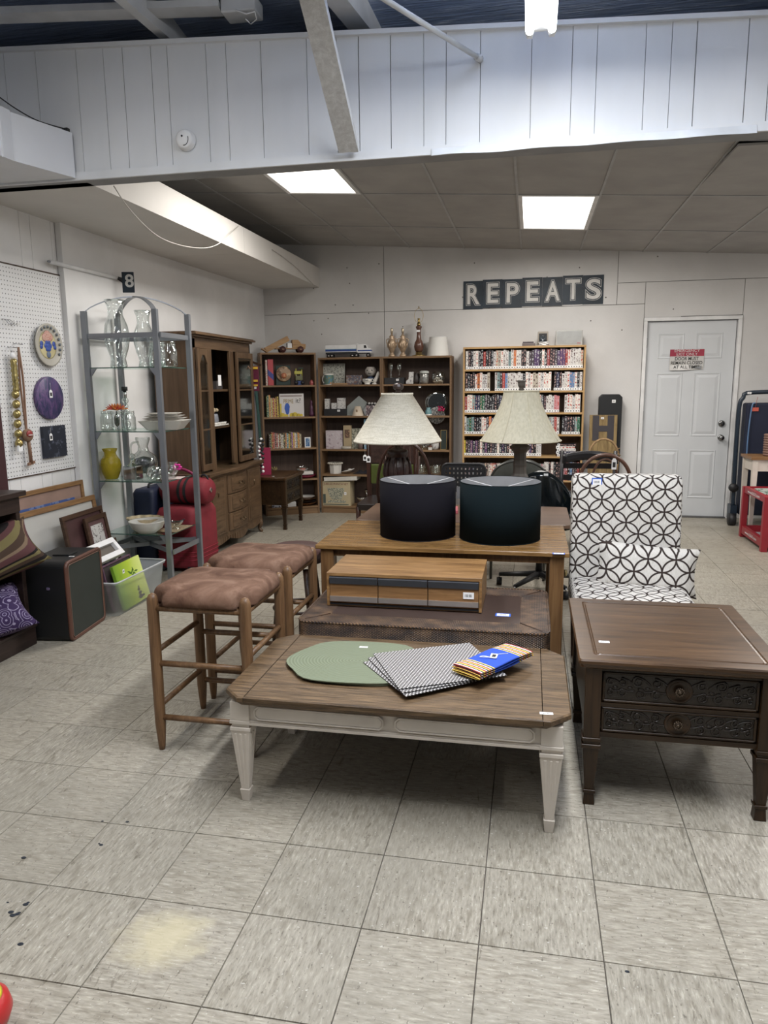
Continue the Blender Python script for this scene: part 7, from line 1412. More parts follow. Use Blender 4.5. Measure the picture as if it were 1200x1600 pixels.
# ------------------------------------------------------------------ dark cabinet at the far left with pillows
M_ESP = wood('espresso_wood', (.014, .009, .008), (.038, .024, .020), 'y', 1, .38, .06)
dk2 = thing('open_cabinet', 'dark espresso open cabinet at the left edge holding two pillows', 'cabinet', (-1.2, .72, 0)); cx0, cx1, cy0, cy1 = -1.415, -1.035, .32, 1.15
for nm_, bx_ in (('side_panel', (cx0, cx1-.02, cy1-.03, cy1, .11, .83)), ('side_panel', (cx0, cx1-.02, cy0, cy0+.03, .11, .83)), ('back_panel', (cx0, cx0+.012, cy0+.03, cy1-.03, .11, .83)), ('shelf', (cx0+.012, cx1-.03, cy0+.03, cy1-.03, .42, .44)), ('frieze', (cx1-.04, cx1-.015, cy0, cy1, .745, .83)), ('base', (cx0, cx1, cy0-.0, cy1+.012, 0, .10)), ('base_top', (cx0, cx1+.008, cy0-.0, cy1+.018, .10, .115)), ('top', (cx0, cx1+.012, cy0-.02, cy1+.025, .83, .858))):
    MB().box(*bx_).build(nm_, M_ESP, dk2, W=True, bev=.003)
t = NT('striped_brown_fabric'); o = t.obj(); x_, y_, z_ = t.sep(o)[0:3]; f = t.m('MULTIPLY', t.m('ADD', t.m('ADD', t.m('MULTIPLY', z_, .9), t.m('MULTIPLY', y_, -.5)), .3), 4.0); f = t.m('SUBTRACT', f, t.m('FLOOR', f))
Br, Mv, Ol, Bk, Tn = (.055, .035, .025), (.09, .04, .04), (.15, .125, .055), (.015, .012, .012), (.17, .12, .08)
M_STR = t.done(t.ramp(f, [(0, Br), (.08, Ol), (.14, Bk), (.18, Mv), (.30, Tn), (.34, Br), (.42, Ol), (.50, Mv), (.55, Bk), (.60, Br), (.68, Tn), (.72, Mv), (.84, Ol), (.92, Bk)], 'CONSTANT'), .85, spec=.15)
spw = thing('pillow', 'brown and olive striped pillow sticking out of the dark cabinet', 'pillow', (-1.10, .98, .545), 0); m = MB(); m.T = Matrix.Rotation(math.radians(30), 4, 'Z') @ Matrix.Rotation(math.radians(-50), 4, 'X') @ Matrix.Rotation(math.radians(-26), 4, 'Y'); m.pillow(.46, .34, .17, 14, pinch=.16); m.build('cover', M_STR, spw); q = PX(26, 851, -.96)-spw.location
t = NT('purple_medallion_fabric'); o = t.obj(); v1 = t.vor(t.map(o, (1, 1, 1)), 17); c = t.m('SINE', t.m('MULTIPLY', v1, 34)); c = t.ramp(c, [(.50, (.045, .028, .08)), (.72, (.045, .028, .08)), (.80, (.30, .26, .38))]); M_PUR = t.done(c, .85, spec=.15)
ppw = thing('pillow', 'purple pillow with pale medallion swirls on the cabinet base', 'pillow', (-1.14, .93, .225), 0); m = MB(); m.T = Matrix.Rotation(math.radians(30), 4, 'Z') @ Matrix.Rotation(math.radians(-55), 4, 'X') @ Matrix.Rotation(math.radians(-22), 4, 'Y'); m.pillow(.42, .34, .15, 14, pinch=.16); m.build('cover', [M_PUR], ppw)
# ------------------------------------------------------------------ pegboard with things hung on it
PGX = -1.412
t = NT('pegboard'); p = t.pos(); x_, y_, z_ = t.sep(p)[0:3]
def fr_(v, s): a = t.m('DIVIDE', v, s); return t.m('SUBTRACT', t.m('SUBTRACT', a, t.m('FLOOR', a)), .5)
a_, b_2 = fr_(y_, .0254), fr_(z_, .0254); d_ = t.m('SQRT', t.m('ADD', t.m('MULTIPLY', a_, a_), t.m('MULTIPLY', b_2, b_2)))
c = t.mix(t.ramp(d_, [(.12, (1, 1, 1)), (.17, (0, 0, 0))]), (.70, .70, .70), (.05, .05, .055)); M_PEG = t.done(c, .45)
py0, py1, pz0, pz1 = PX(12, 748, PGX).y, PX(108, 600, PGX).y, PX(60, 740, PGX).z, PX(60, 424, PGX).z
pg = thing('pegboard', 'white perforated pegboard panel on the left wall', 'pegboard', (PGX, (py0+py1)/2, pz0)); MB().box(PGX-.006, PGX, py0, py1, pz0, pz1).build('panel', M_PEG, pg, W=True); m = MB(); m.box(PGX-.006, PGX+.003, py0, py1, pz1, pz1+.008); m.build('top_edge', M_DKWOOD, pg, W=True); m = MB(); m.box(PGX-.006, PGX+.002, py0, py1, pz0-.006, pz0); m.build('bottom_edge', M_DKWOOD, pg, W=True)
tr5 = struct(MB().box(-1.42, PGX+.006, py0-.14, py0-.008, .75, 2.2), 'trim_5', plain((.05, .015, .018), .5, name='maroon_board'))
def xdisc(mb, c, prof, n=24, sy=1):
    T0 = mb.T; mb.T = Matrix.Translation(c) @ Matrix.Rotation(math.pi/2, 4, 'Y'); mb.lathe(prof, (0, 0, 0), n, ey=sy); mb.T = T0; return mb
def pk_(u, v, dx=0): return PX(u, v, PGX+dx)
c = pk_(75, 539, .02); ry = (pk_(97, 540).y-pk_(53, 540).y)/2; rzz = (pk_(76, 508).z-pk_(76, 570).z)/2
pt_ = thing('wall_plate', 'round ceramic wall plate painted with blue flowers and grey hand prints', 'plate', (PGX+.004, c.y, c.z)); r = (ry+rzz)/2
xdisc(MB(), (0, 0, 0), [(r*.7, 0), (r, .022), (r*1.0, .027), (r*.93, .025), (r*.65, .014), (0, .013)], 40).build('dish', plain((.42, .40, .35), .3, var=.04), pt_)
def dots(name, lst, mat, par, dx=.017):
    m = MB()
    for y, z, a, b in lst: xdisc(m, (dx, y, z), [(a, 0), (a*.8, .0015), (0, .002)], 12, b)
    m.build(name, mat, par)
dots('cream_ground', [(0, -.005, r*.70, 1)], plain((.50, .44, .25), .35), pt_, .014)
dots('pink_blossom', [(.0, .050, .042, 1), (-.03, .045, .025, 1), (.03, .05, .025, 1)], art('pink_blossom', (.52, .33, .27), [(.40, .12, .10)], 120, 2), pt_, .0160); dots('blue_flower', [(.022*math.cos(k*1.05), -.005+.022*math.sin(k*1.05), .017, 1) for k in range(6)]+[(-.062, .006, .018, 1), (-.066, -.012, .016, 1), (.06, .008, .018, 1), (.068, -.012, .016, 1), (0, -.005, .018, 1)], plain((.04, .08, .32), .4, var=.3, sc=80), pt_, .0162); dots('blue_vase', [(0, -.06, .022, 1)], plain((.13, .17, .26), .4), pt_, .0162)
lst = [(r*.84*math.cos(math.radians(a)), r*.84*math.sin(math.radians(a)), .010, 1) for a in range(-30, 140, 17)]; dots('grey_print', lst, plain((.10, .12, .14), .4), pt_, .0255)
c = pk_(78, 622, .02); ry = (pk_(100, 622).y-pk_(57, 622).y)/2; rzz = (pk_(78, 590).z-pk_(78, 655).z)/2; r = (ry+rzz)/2
t = NT('purple_blue_paint'); o = t.obj(); n_ = t.noise(t.map(o, (1, 1, .35)), 22, 5, .7, 1.5); M_PB = t.done(t.ramp(n_, [(.35, (.02, .03, .08)), (.46, (.05, .045, .12)), (.55, (.14, .075, .19)), (.68, (.035, .055, .15))]), .35)
pr = thing('round_painting', 'round purple and blue poured painting with a white price tag', 'painting', (PGX+.002, c.y, c.z)); xdisc(MB(), (0, 0, 0), [(r, 0), (r, .020), (r*.97, .024), (0, .024)], 40).build('canvas', M_PB, pr); hangtag(pr, (.028, -.0, r*.72), .045, .03, .05, (1, 0, 0))
c0_, c1_ = pk_(64, 668, .01), pk_(103, 711, .01); sqp = thing('square_painting', 'small nearly black square painting with a white price tag', 'painting', (PGX+.002, (c0_.y+c1_.y)/2, (pk_(84, 665).z+pk_(84, 714).z)/2)); hy_, hz_ = (c1_.y-c0_.y)/2, (pk_(84, 665).z-pk_(84, 714).z)/2
MB().box(0, .02, -hy_, hy_, -hz_, hz_).build('canvas', art('dark_water', (.012, .016, .028), [(.06, .07, .10)], 30, 6, .60), sqp, bev=.001); hangtag(sqp, (.024, -.045, hz_*.9), .035, .028, .045, (1, 0, 0))
M_GB = plain((.42, .34, .14), .3, .8, var=.3, sc=60, name='gold_bell'); c = pk_(20, 553, .03)
bs = thing('bell_strand', 'hanging strand of gold coiled bells at the left of the pegboard', 'ornament', (PGX+.03, c.y, c.z)); bot = pk_(30, 705, .03)-c
MB().cyl((-.03, 0, .04), (.03, 0, .035), .003, n=6).build('peg_hook', M_CHROME, bs); MB().ball((0, 0, -.01), .012, .025, .02, 10, 6).build('white_bow', M_WHITE, bs)
MB().tube([(0, .002*math.sin(i*2.2), -.03-.19*i/14) for i in range(15)], [.016+.004*(i % 2) for i in range(15)], 8).build('bead_braid', M_GB, bs)
for i in range(6): z = -.235-.058*i; yy_ = bot.y*(-z/max(.1, -bot.z))*.9; q_ = MB().ball((0, yy_, z), .022, .024, .024, 12, 8).build('bell', M_GB, bs); MB().tube([(.0225*math.cos(a), yy_+.0245*math.sin(a)*.3, z+.0245*math.sin(a)) for a in [2*math.pi*k_/16 for k_ in range(16)]], .002, 5, True).build('coil', M_BRASS, q_)
MB().box(.0, .012, bot.y*.95-.018, bot.y*.95+.018, bot.z+.0, bot.z+.035).build('price_tag', M_TAG, bs); MB().ball((-.002, bot.y*.95, bot.z+.05), .012, .016, .03, 8, 6).build('end_tassel', M_GB, bs)
c = pk_(29, 545, .03); lp = thing('cloth_puppet_belt', 'brown leather strap with a red-lipped round purse hanging on the pegboard', 'strap', (PGX+.03, c.y, c.z)); M_STRP = plain((.22, .12, .075), .5, name='tan_strap'); e = pk_(42, 680, .03)-c; e2 = pk_(49, 724, .03)-c
MB().cyl((-.03, 0, .03), (.03, 0, .025), .003, n=6).build('peg_hook', M_CHROME, lp)
for s in (-1, 1): MB().tube(smooth([(0, 0, .01), (s*.004, e.y*.3+s*.009, e.z*.35), (0, e.y*.7+s*.006, e.z*.75), (0, e.y, e.z)], 5), .0065, 7).build('strap', M_STRP, lp)
MB().ball((.005, e.y, e.z-.0), .022, .046, .040, 14, 9).build('purse', plain((.20, .12, .075), .8, var=.25, sc=40), lp); m = MB(); m.T = Matrix.Translation((.022, e.y-.004, e.z+.008)); m.ball((0, 0, 0), .008, .028, .022, 12, 6); m.build('red_lips', plain((.28, .03, .03), .4), lp); MB().box(.026, .032, e.y-.022, e.y+.014, e.z-.002, e.z+.006).build('teeth', plain((.55, .42, .40), .4), lp)
MB().tube([(0, e.y+.01, e.z-.03), (0, (e.y+e2.y)/2+.006, (e.z+e2.z)/2), (0, e2.y, e2.z)], .011, 7).build('tail', M_STRP, lp); MB().bar((0, e2.y-.03, e2.z-.004), (0, e2.y+.03, e2.z+.006), .012, .016).build('toggle', M_STRP, lp)
c = pk_(16, 504, .03); hk_ = thing('peg_hook_cluster', 'empty wire peg hooks near the top of the pegboard', 'hooks', (PGX, c.y, c.z))
for i in range(3): MB().tube(smooth([(0, -.03+.025*i, .02), (.02, -.03+.025*i, .015), (.04, -.02+.025*i, -.01), (.05, -.01+.025*i, .012)], 4), .0025, 5).build('hook', M_CHROME, hk_)
MB().tube([(.0, .03, -.005), (.02, .07, -.004), (.03, .085, .0)], .0022, 5).build('hook', M_CHROME, hk_)
# pipe over the pilaster and the little numbered plate
a, b = PX(78, 409, -1.372), PX(182, 434, -1.362); pp_ = thing('curtain_rod', 'white pipe mounted across the pilaster above the display rack', 'pipe', a); MB().cyl(a, b, .014, n=12).build('pipe', M_WHITE, pp_, W=True); MB().cyl(b, b+(b-a).normalized()*.14, .011, n=10).build('dark_end', M_BLACK, pp_, W=True); MB().cyl(a-(b-a).normalized()*.02, a, .006, n=8).build('tip', M_STEEL, pp_, W=True)
c = PY(200, 441, 2.80); n8 = thing('number_sign', 'small black plate with a white number 8 at the end of the pipe', 'sign', c, .25); MB().box(-.042, .042, 0, .012, -.072, .072).build('plate', M_SGN, n8); text('8', .062, .092, Matrix.Translation((.010, -.001, .010)) @ FRONT, M_LET, n8, 'number', off=.02)
MB().bar(b, (c.x-.04, c.y+.004, c.z), .012, .012).build('bracket', M_BLACK, n8, W=True)
# ------------------------------------------------------------------ chairs behind the tables
def legs(m_list, o, w_, d_, h, r, mat, splay=.03):
    for sx in (-1, 1):
        for y in (-d_/2, d_/2): MB().tube([(sx*w_/2, y, h), (sx*(w_/2+splay), y+math.copysign(splay, y), 0)], [r, r*.75], 8).build('leg', mat, o)
M_MAH = wood('mahogany', (.018, .008, .006), (.060, .026, .018), 'z', 1.2, .3, .08)
def seat_(o, w_, d_, h, mat, th=.035): m = MB(); loft(m, [rrect(w_/2-.01, d_/2-.01, .06, h-th), rrect(w_/2, d_/2, .06, h-th*.5), rrect(w_/2-.008, d_/2-.008, .06, h)]); m.build('seat', mat, o, bev=.004)
# windsor hoop chair
yw = 3.05; a, b = PY(590, 745, yw), PY(673, 745, yw); tp_ = PY(632, 692, yw).z; cw = thing('windsor_chair', 'brown hoop back spindle chair behind the conical lamp', 'chair', ((a.x+b.x)/2, yw, 0)); rw = (b.x-a.x)/2; sh_ = .45
def hoop(z0, z1, r, n=20, flat=2.4): return [(r*math.copysign(abs(math.cos(q))**(2/flat), math.cos(q)), 0, z0+(z1-z0)*abs(math.sin(q))**(2/flat)) for q in [math.pi*i/n for i in range(n+1)]]
MB().tube([(rw*.92, 0, sh_)]+hoop(sh_+.15, tp_, rw)+[(-rw*.92, 0, sh_)], .012, 8).build('hoop', M_MAH, cw)
for i in range(-3, 4): x = i*rw/4.2; MB().cyl((x*.8, 0, sh_), (x, 0, sh_+.15+(tp_-sh_-.15)*(1-abs(x/rw)**2.4)**(1/2.4)), .006, n=6).build('spindle', M_MAH, cw)
seat_(cw, .42, .40, sh_, M_MAH); cw.children[-1].location = (0, -.17, 0)
for c_ in ((-.15, -.32), (.15, -.32), (-.15, -.02), (.15, -.02)): MB().tube([(c_[0], c_[1], sh_-.03), (c_[0]*1.3, c_[1]+(-.04 if c_[1] < -.1 else .04), 0)], [.015, .011], 8).build('leg', M_MAH, cw)
# carved back chair with green leather
yg = 3.75; a = PY(577, 740, yg); b = PY(650, 740, yg); cg = thing('carved_chair', 'carved dark chair with a green leather back panel and price tags on its post', 'chair', ((a.x+b.x)/2, yg, 0)); hw_ = (b.x-a.x)/2; tpz = PY(580, 686, yg).z
for s in (-1, 1):
    MB().box(s*hw_-.018, s*hw_+.018, -.018, .018, 0, tpz).build('back_post', M_MAH, cg, bev=.004); MB().tube([(s*hw_, -.42, .44), (s*hw_, -.42, 0)], [.02, .015], 8).build('front_leg', M_MAH, cg); MB().bar((s*hw_, -.42, .20), (s*hw_, 0, .20), .02, .025).build('stretcher', M_MAH, cg)
gz0, gz1 = PY(600, 752, yg).z, PY(600, 725, yg).z
m = MB(); m.prismy([(-hw_+.018, gz1+.01), (hw_-.018, gz1+.01), (hw_-.018, tpz-.04), (hw_*.6, tpz-.015), (0, tpz+.03), (-hw_*.6, tpz-.015), (-hw_+.018, tpz-.04)], -.012, .012); m.build('crest_rail', plain((.035, .016, .012), .35, var=.4, sc=35, bump=.6, bsc=50, name='carved_crest'), cg)
MB().box(-hw_+.018, hw_-.018, -.02, .012, gz0-.02, gz1).build('back_pad', plain((.065, .085, .015), .35, var=.15, sc=8, name='green_leather'), cg, bev=.008); MB().box(-hw_+.018, hw_-.018, -.012, .012, .60, .65).build('lower_rail', M_MAH, cg)
MB().box(-hw_-.01, hw_+.01, -.44, .02, .41, .47).build('seat', plain((.02, .012, .01), .35, var=.15, sc=8), cg, bev=.012)
hangtag(cg, (-hw_+.0, -.022, tpz-.01), .13, .035, .055); hangtag(cg, (-hw_-.03, -.024, tpz-.03), .10, .03, .05)
# perforated black chair
yp = 3.15; a, b = PY(690, 745, yp), PY(759, 745, yp); tz_ = PY(725, 725, yp).z; cpf = thing('perforated_chair', 'black plastic chair with a square-perforated backrest', 'chair', ((a.x+b.x)/2, yp, 0)); hw_ = (b.x-a.x)/2; bh = .20
m = MB(); nx, nz = 10, 5; ms = .020; 
for i in range(nx+1): x = -hw_+.02+(2*hw_-.04)*i/nx; m.box(x-.0095, x+.0095, -.006, .006, tz_-bh+.01, tz_-.012)
for j in range(nz+1): z = tz_-bh+.012+(bh-.03)*j/nz; m.box(-hw_+.014, hw_-.014, -.0055, .0055, z-.0095, z+.0095)
bk2 = m.build('backrest', M_BLACK, cpf); MB().tube([V(x, 0, z) for x, z in [(p[0], p[1]+tz_-bh/2) for p in rrect(hw_-.006, bh/2, .04, 0)]], .010, 8, True).build('rim', M_BLACK, bk2)
seat_(cpf, hw_*2, .40, .46, M_BLACK, .02); cpf.children[-1].location = (0, -.2, 0)
for s in (-1, 1): MB().tube([(s*(hw_-.03), .0, tz_-bh), (s*(hw_-.03), .01, .44), (s*(hw_-.02), .06, 0)], .011, 8).build('leg', M_STEEL, cpf); MB().tube([(s*(hw_-.03), -.38, .44), (s*(hw_-.02), -.42, 0)], .011, 8).build('leg', M_STEEL, cpf)
MB().box(-.05, .05, -.012, -.006, .55, .64).build('lower_plate', plain((.2, .2, .21), .5), cpf)
# rounded grey metal chair back
yr = 3.35; a, b = PY(769, 745, yr), PY(856, 745, yr); tz_ = PY(812, 716, yr).z; cr_ = thing('metal_chair', 'grey green metal chair with a rounded back, behind the bell shaded lamp', 'chair', ((a.x+b.x)/2, yr, 0)); hw_ = (b.x-a.x)/2
M_GRM = plain((.12, .125, .11), .45, .4, var=.15, sc=14, name='grey_green_metal'); M_GRR = plain((.10, .10, .095), .3, .8)
hp_ = hoop(tz_-.16, tz_, hw_, 18, 2.2); m = MB(); m.hexa([(x*.97, -.006, z-.004) for x, y, z in hp_], [(x*.97, .006, z-.004) for x, y, z in hp_]); m.build('backrest', M_GRM, cr_); MB().tube([(hw_, 0, .45)]+hp_+[(-hw_, 0, .45)], .010, 8).build('tube_frame', M_GRR, cr_)
seat_(cr_, hw_*1.9, .40, .46, M_GRM, .02); cr_.children[-1].location = (0, -.2, 0)
for s in (-1, 1): MB().tube([(s*hw_, 0, .45), (s*hw_, .08, 0)], .010, 8).build('leg', M_GRR, cr_); MB().tube([(s*hw_*.9, -.36, .45), (s*hw_*.9, -.42, 0)], .010, 8).build('leg', M_GRR, cr_)
# black glossy swivel chair
ys_ = 2.86; M_GLB = plain((.004, .007, .009), .12, name='glossy_black_shell'); p = PY(850, 745, ys_); csw = thing('swivel_chair', 'glossy black moulded swivel chair on a five-star caster base', 'chair', (p.x-.02, ys_, 0))
zt5 = PY(840, 739, ys_).z
def shell(u, v):
    a = (u-.5)*2; x = a*.21; back = max(0, v-.45)/.55; z = .46+(zt5-.46)*back**1.0*(1-.55*abs(a)**2.2*1.0); y = -.38+.42*min(1, v/.45)+.10*back+(-.16*a*a*back)
    return V(x, y, z+.03*a*a*(1-back))
m = MB(); m.grid(shell, 18, 16, True); sh2 = m.build('shell', M_GLB, csw); so = sh2.modifiers.new('solid', 'SOLIDIFY'); so.thickness = .018
q = PY(831, 742, ys_+.06); MB().box(.02, .05, .085, .09, zt5-.03-.46*0, zt5-.015).build('price_sticker', M_TAG, csw)
MB().cyl((0, -.15, .10), (0, -.15, .45), .022, n=12).build('gas_column', M_BLACK, csw); MB().box(-.1, .1, -.25, -.05, .435, .455).build('seat_plate', M_BLACK, csw)
for k in range(5):
    a = math.radians(72*k+20); e = Vector((.28*math.cos(a), -.15+.28*math.sin(a), .075)); MB().tube([(0, -.15, .11), e], [.024, .014], 6).build('base_arm', M_BLACK, csw); q_ = MB().cyl(e+V(-.018, 0, -.048), e+V(.018, 0, -.048), .026, n=14).build('caster', M_BLACK, csw); MB().cyl(e+V(0, 0, -.03), e, .006, n=6).build('stem', M_CHROME, q_)
# black ladder chair
yk = 4.10; a, b = PY(877, 745, yk), PY(960, 745, yk); tz_ = PY(876, 704, yk).z; ck = thing('ladder_back_chair', 'black chair with a curved top rail beside the pine bookcase', 'chair', ((a.x+b.x)/2, yk, 0)); hw_ = (b.x-a.x)/2; M_BLW = plain((.010, .009, .011), .3, name='black_lacquer')
for s in (-1, 1): MB().tube([(s*hw_, 0, tz_), (s*hw_, .0, .45), (s*hw_, .06, 0)], [.016, .018, .014], 8).build('back_post', M_BLW, ck); MB().tube([(s*hw_, -.40, .44), (s*hw_, -.42, 0)], [.018, .014], 8).build('front_leg', M_BLW, ck)
m = MB(); m.grid(lambda u, v: V((u-.5)*2*hw_, .03*math.sin(math.pi*u), tz_-.09+.075*v+.03*math.sin(math.pi*u)), 12, 3); q_ = m.build('top_rail', M_BLW, ck); so = q_.modifiers.new('solid', 'SOLIDIFY'); so.thickness = .016
for z in (.60, .70): m = MB(); m.bar((-hw_, .01, z), (hw_, .01, z), .016, .045); m.build('slat', M_BLW, ck)
seat_(ck, hw_*2+.02, .42, .46, M_BLW); ck.children[-1].location = (0, -.2, 0)
# bentwood chair
yn = 3.42; a, b = PY(905, 745, yn), PY(986, 745, yn); tz_ = PY(945, 711, yn).z; cb = thing('bentwood_chair', 'brown bentwood chair with two nested hoops and a white tag, behind the patterned chair', 'chair', ((a.x+b.x)/2, yn, 0)); hw_ = (b.x-a.x)/2; M_BENT = plain((.10, .045, .028), .35, name='bentwood')
MB().tube([(hw_*.95, 0, .45)]+hoop(tz_-.22, tz_, hw_, 20, 2.1)+[(-hw_*.95, 0, .45)], .014, 8).build('hoop', M_BENT, cb); MB().tube([(hw_*.45, 0, .45)]+hoop(tz_-.24, tz_-.03, hw_*.52, 18, 2.1)+[(-hw_*.45, 0, .45)], .009, 8).build('inner_hoop', M_BENT, cb)
m = MB(); m.lathe([(.19, .43), (.205, .44), (.205, .465), (.19, .47), (0, .462)], (0, -.19, 0), 30); m.build('seat', M_BENT, cb)
for c_ in ((-.13, -.32), (.13, -.32), (-.15, -.03), (.15, -.03)): MB().tube([(c_[0], c_[1], .44), (c_[0]*1.25, c_[1]*1.0+(-.05 if c_[1] < -.1 else .05), 0)], [.015, .011], 8).build('leg', M_BENT, cb)
q = PY(960, 716, yn-.02); hangtag(cb, (q.x-cb.location.x, -.017, q.z), .0, .035, .085)
# small red strip and steel lamp foot seen between the black shades
rb2 = box_item('red_book', 'red covered book lying on the brown table between the shades', 'book', (PY(705, 792, 2.3).x, 2.12, sz+.0005), .12, .16, .02, plain((.45, .10, .12), .5), .1)
# ------------------------------------------------------------------ leaning plaque, black case, wreath
yq = W-.16; a, b = PY(921, 652, yq), PY(965, 652, yq); zt6 = PY(943, 648, yq).z; hp2 = thing('letter_plaque', 'rustic wooden board plaque with a large dark letter H leaning at the back wall', 'plaque', ((a.x+b.x)/2, W-.22, 0)); w_ = b.x-a.x; ti = math.radians(-4)
M_PAL = wood('weathered_pallet_wood', (.15, .10, .045), (.30, .22, .11), 'z', 1.5, .7, .3)
for i in range(3): m = MB(); m.T = Matrix.Rotation(ti, 4, 'X'); m.box(-w_/2+w_*i/3+.0015, -w_/2+w_*(i+1)/3-.0015, -.015, 0, 0, zt6); m.build('board', M_PAL, hp2)
m = MB(); m.T = Matrix.Rotation(ti, 4, 'X'); Hz0, Hz1 = PY(943, 688, yq).z, PY(943, 649, yq).z
m.box(-w_*.38, -w_*.15, -.019, -.015, Hz0, Hz1); m.box(w_*.15, w_*.38, -.019, -.015, Hz0, Hz1); zc6 = (Hz0+Hz1)/2; m.box(-w_*.15, w_*.15, -.019, -.015, zc6-.035, zc6+.025); m.build('letter', plain((.035, .03, .035), .6), hp2); sticker(hp2, (-.01, -.020+zt6*math.sin(-ti)*.97, zt6-.035), .03, .02, '-y')
a, b = PY(935, 640, W-.07), PY(971, 640, W-.07); zt7 = PY(953, 616, W-.07).z; bc = thing('black_case', 'black padded case standing upright behind the letter plaque', 'case', ((a.x+b.x)/2, W-.10, 0)); m = MB(); hw_ = (b.x-a.x)/2; prs = [(-hw_, 0), (hw_, 0), (hw_, zt7-.03), (hw_-.03, zt7), (-hw_+.03, zt7), (-hw_, zt7-.03)]; m.prismy(prs, -.02, .08); m.build('case_body', plain((.009, .010, .012), .55), bc, bev=.006); sticker(bc, (.03, -.0205, zt7-.07), .035, .03, '-y')
yw2 = W-.45; c = PY(943, 706, yw2); wr = thing('wicker_basket', 'wicker basket with a tall arched handle in front of the letter plaque', 'basket', (c.x, yw2, 0)); rr2 = (PY(966, 706, yw2).x-PY(920, 706, yw2).x)/2; zt8 = PY(943, 686, yw2).z
M_WICK = plain((.28, .18, .09), .8, var=.3, sc=50, name='wicker'); MB().lathe([(.13, 0), (.16, .10), (.165, .24), (.155, .24), (.12, .01), (0, .01)], (0, 0, 0), 24).build('body', plain((.20, .125, .06), .8, var=.4, sc=60, bump=.6, bsc=90), wr)
MB().tube([(rr2*.9, 0, .22)]+hoop(zt8-.17, zt8, rr2, 20, 2.0)+[(-rr2*.9, 0, .22)], .011, 8).build('handle', M_WICK, wr)
for i in range(10): a = random.uniform(.0, .6); MB().tube([(rr2*math.cos(a), -.01, zt8-.17+.17*math.sin(a)), (rr2*math.cos(a)+random.uniform(-.02, .03), -.02, zt8-.17+.17*math.sin(a)+random.uniform(-.03, .02))], .003, 4).build('twig', M_WICK, wr)
# ------------------------------------------------------------------ right hand edge: folding bed, small table, red rack
bd = thing('folding_bed', 'folded navy rollaway bed with a tubular frame by the grey door', 'bed', (4.0, 5.35, 0)); M_NVT = plain((.010, .020, .035), .35, name='navy_tube'); bx0_, bx1_ = PY(1153, 650, 5.35).x, 4.50; ztb = PY(1185, 613, 5.35).z
loopp = smooth([(bx0_+.01, 5.33, .15), (bx0_-.0, 5.33, ztb*.5), (bx0_+.0, 5.33, ztb-.16), (bx0_+.03, 5.33, ztb-.05), (bx0_+.12, 5.33, ztb), (bx1_-.12, 5.33, ztb), (bx1_-.03, 5.33, ztb-.05), (bx1_, 5.33, ztb-.16), (bx1_, 5.33, .15)], 4)
MB().tube(loopp, .020, 8).build('outer_frame', M_NVT, bd, W=True); MB().cyl((bx0_+.28, 5.33, ztb), (bx1_-.28, 5.33, ztb), .034, n=14).build('foam_grip', M_BLACK, bd, W=True)
MB().box(bx0_+.06, bx1_-.06, 5.30, 5.46, .10, ztb-.10).build('mattress', plain((.006, .010, .030), .75, name='navy_mattress'), bd, W=True, bev=.02)
MB().tube(smooth([(bx0_+.10, 5.285, .35), (bx0_+.085, 5.285, .8), (bx0_+.10, 5.285, ztb-.14), (bx0_+.13, 5.29, ztb-.10)], 5), .007, 6).build('blue_cord', plain((.10, .18, .32), .4), bd, W=True)
for x in (bx0_-.0, bx1_): MB().cyl((x-.03, 5.31, .06), (x+.03, 5.31, .06), .06, n=18).build('wheel', M_BLACK, bd, W=True); MB().box(x-.02, x+.04, 5.30, 5.42, .06, .20).build('leg_bracket', M_NVT, bd, W=True)
p = PY(1146, 762, 5.31); MB().cyl(p+V(0, -.02, 0), p+V(0, .02, 0), .042, n=16).build('pivot_wheel', M_BLACK, bd, W=True); p = PY(1180, 640, 5.29); MB().box(p.x-.03, p.x+.03, p.y-.002, p.y+.002, p.z-.015, p.z+.02).build('orange_tag', plain((.50, .09, .06), .5), bd, W=True); MB().tube([p+V(0, 0, .02), p+V(.02, .02, .12)], .002, 5).build('string', plain((.3, .08, .08), .6), bd, W=True); sticker(bd, tuple(PY(1171, 614, 5.305)-bd.location), .035, .02, '-y')
wt = thing('console_table', 'small cream table with a brown plank top at the right edge', 'table', (3.95, 4.98, 0)); tx0, tx1, ty0, ty1 = PY(1177, 715, 4.83).x, 4.35, 4.82, 5.16; ztw = PY(1178, 714, 4.83).z
MB().box(tx0-.02, tx1, ty0-.01, ty1, ztw-.025, ztw).build('tabletop', M_OAKD, wt, W=True, bev=.002); MB().box(tx0+.01, tx1-.03, ty0+.012, ty0+.03, ztw-.13, ztw-.025).build('apron', M_CREAM, wt, W=True); MB().box(tx0+.01, tx0+.03, ty0+.03, ty1-.03, ztw-.13, ztw-.025).build('apron', M_CREAM, wt, W=True)
for x in (tx0+.022, tx1-.04):
    for y in (ty0+.025, ty1-.025): MB().hexa([(x-.014, y-.014, 0), (x+.014, y-.014, 0), (x+.014, y+.014, 0), (x-.014, y+.014, 0)], [(x-.024, y-.022, ztw-.025), (x+.024, y-.022, ztw-.025), (x+.024, y+.022, ztw-.025), (x-.024, y+.022, ztw-.025)]).build('leg', M_CREAM, wt, W=True)
MB().ball((tx0+.14, ty0+.004, ztw-.08), .014, n=10).build('knob', M_BLACK, wt, W=True)
p = PY(1203, 712, 4.9); bkp = thing('ribbed_basket', 'ribbed brown basket standing on the small cream table', 'basket', (p.x+.05, 4.95, ztw+.0005))
for i in range(9): MB().tube([(.085*math.cos(a), .085*math.sin(a), .012+.022*i) for a in [2*math.pi*k_/24 for k_ in range(24)]], .012, 6, True).build('coil', plain((.22, .13, .10), .7), bkp)
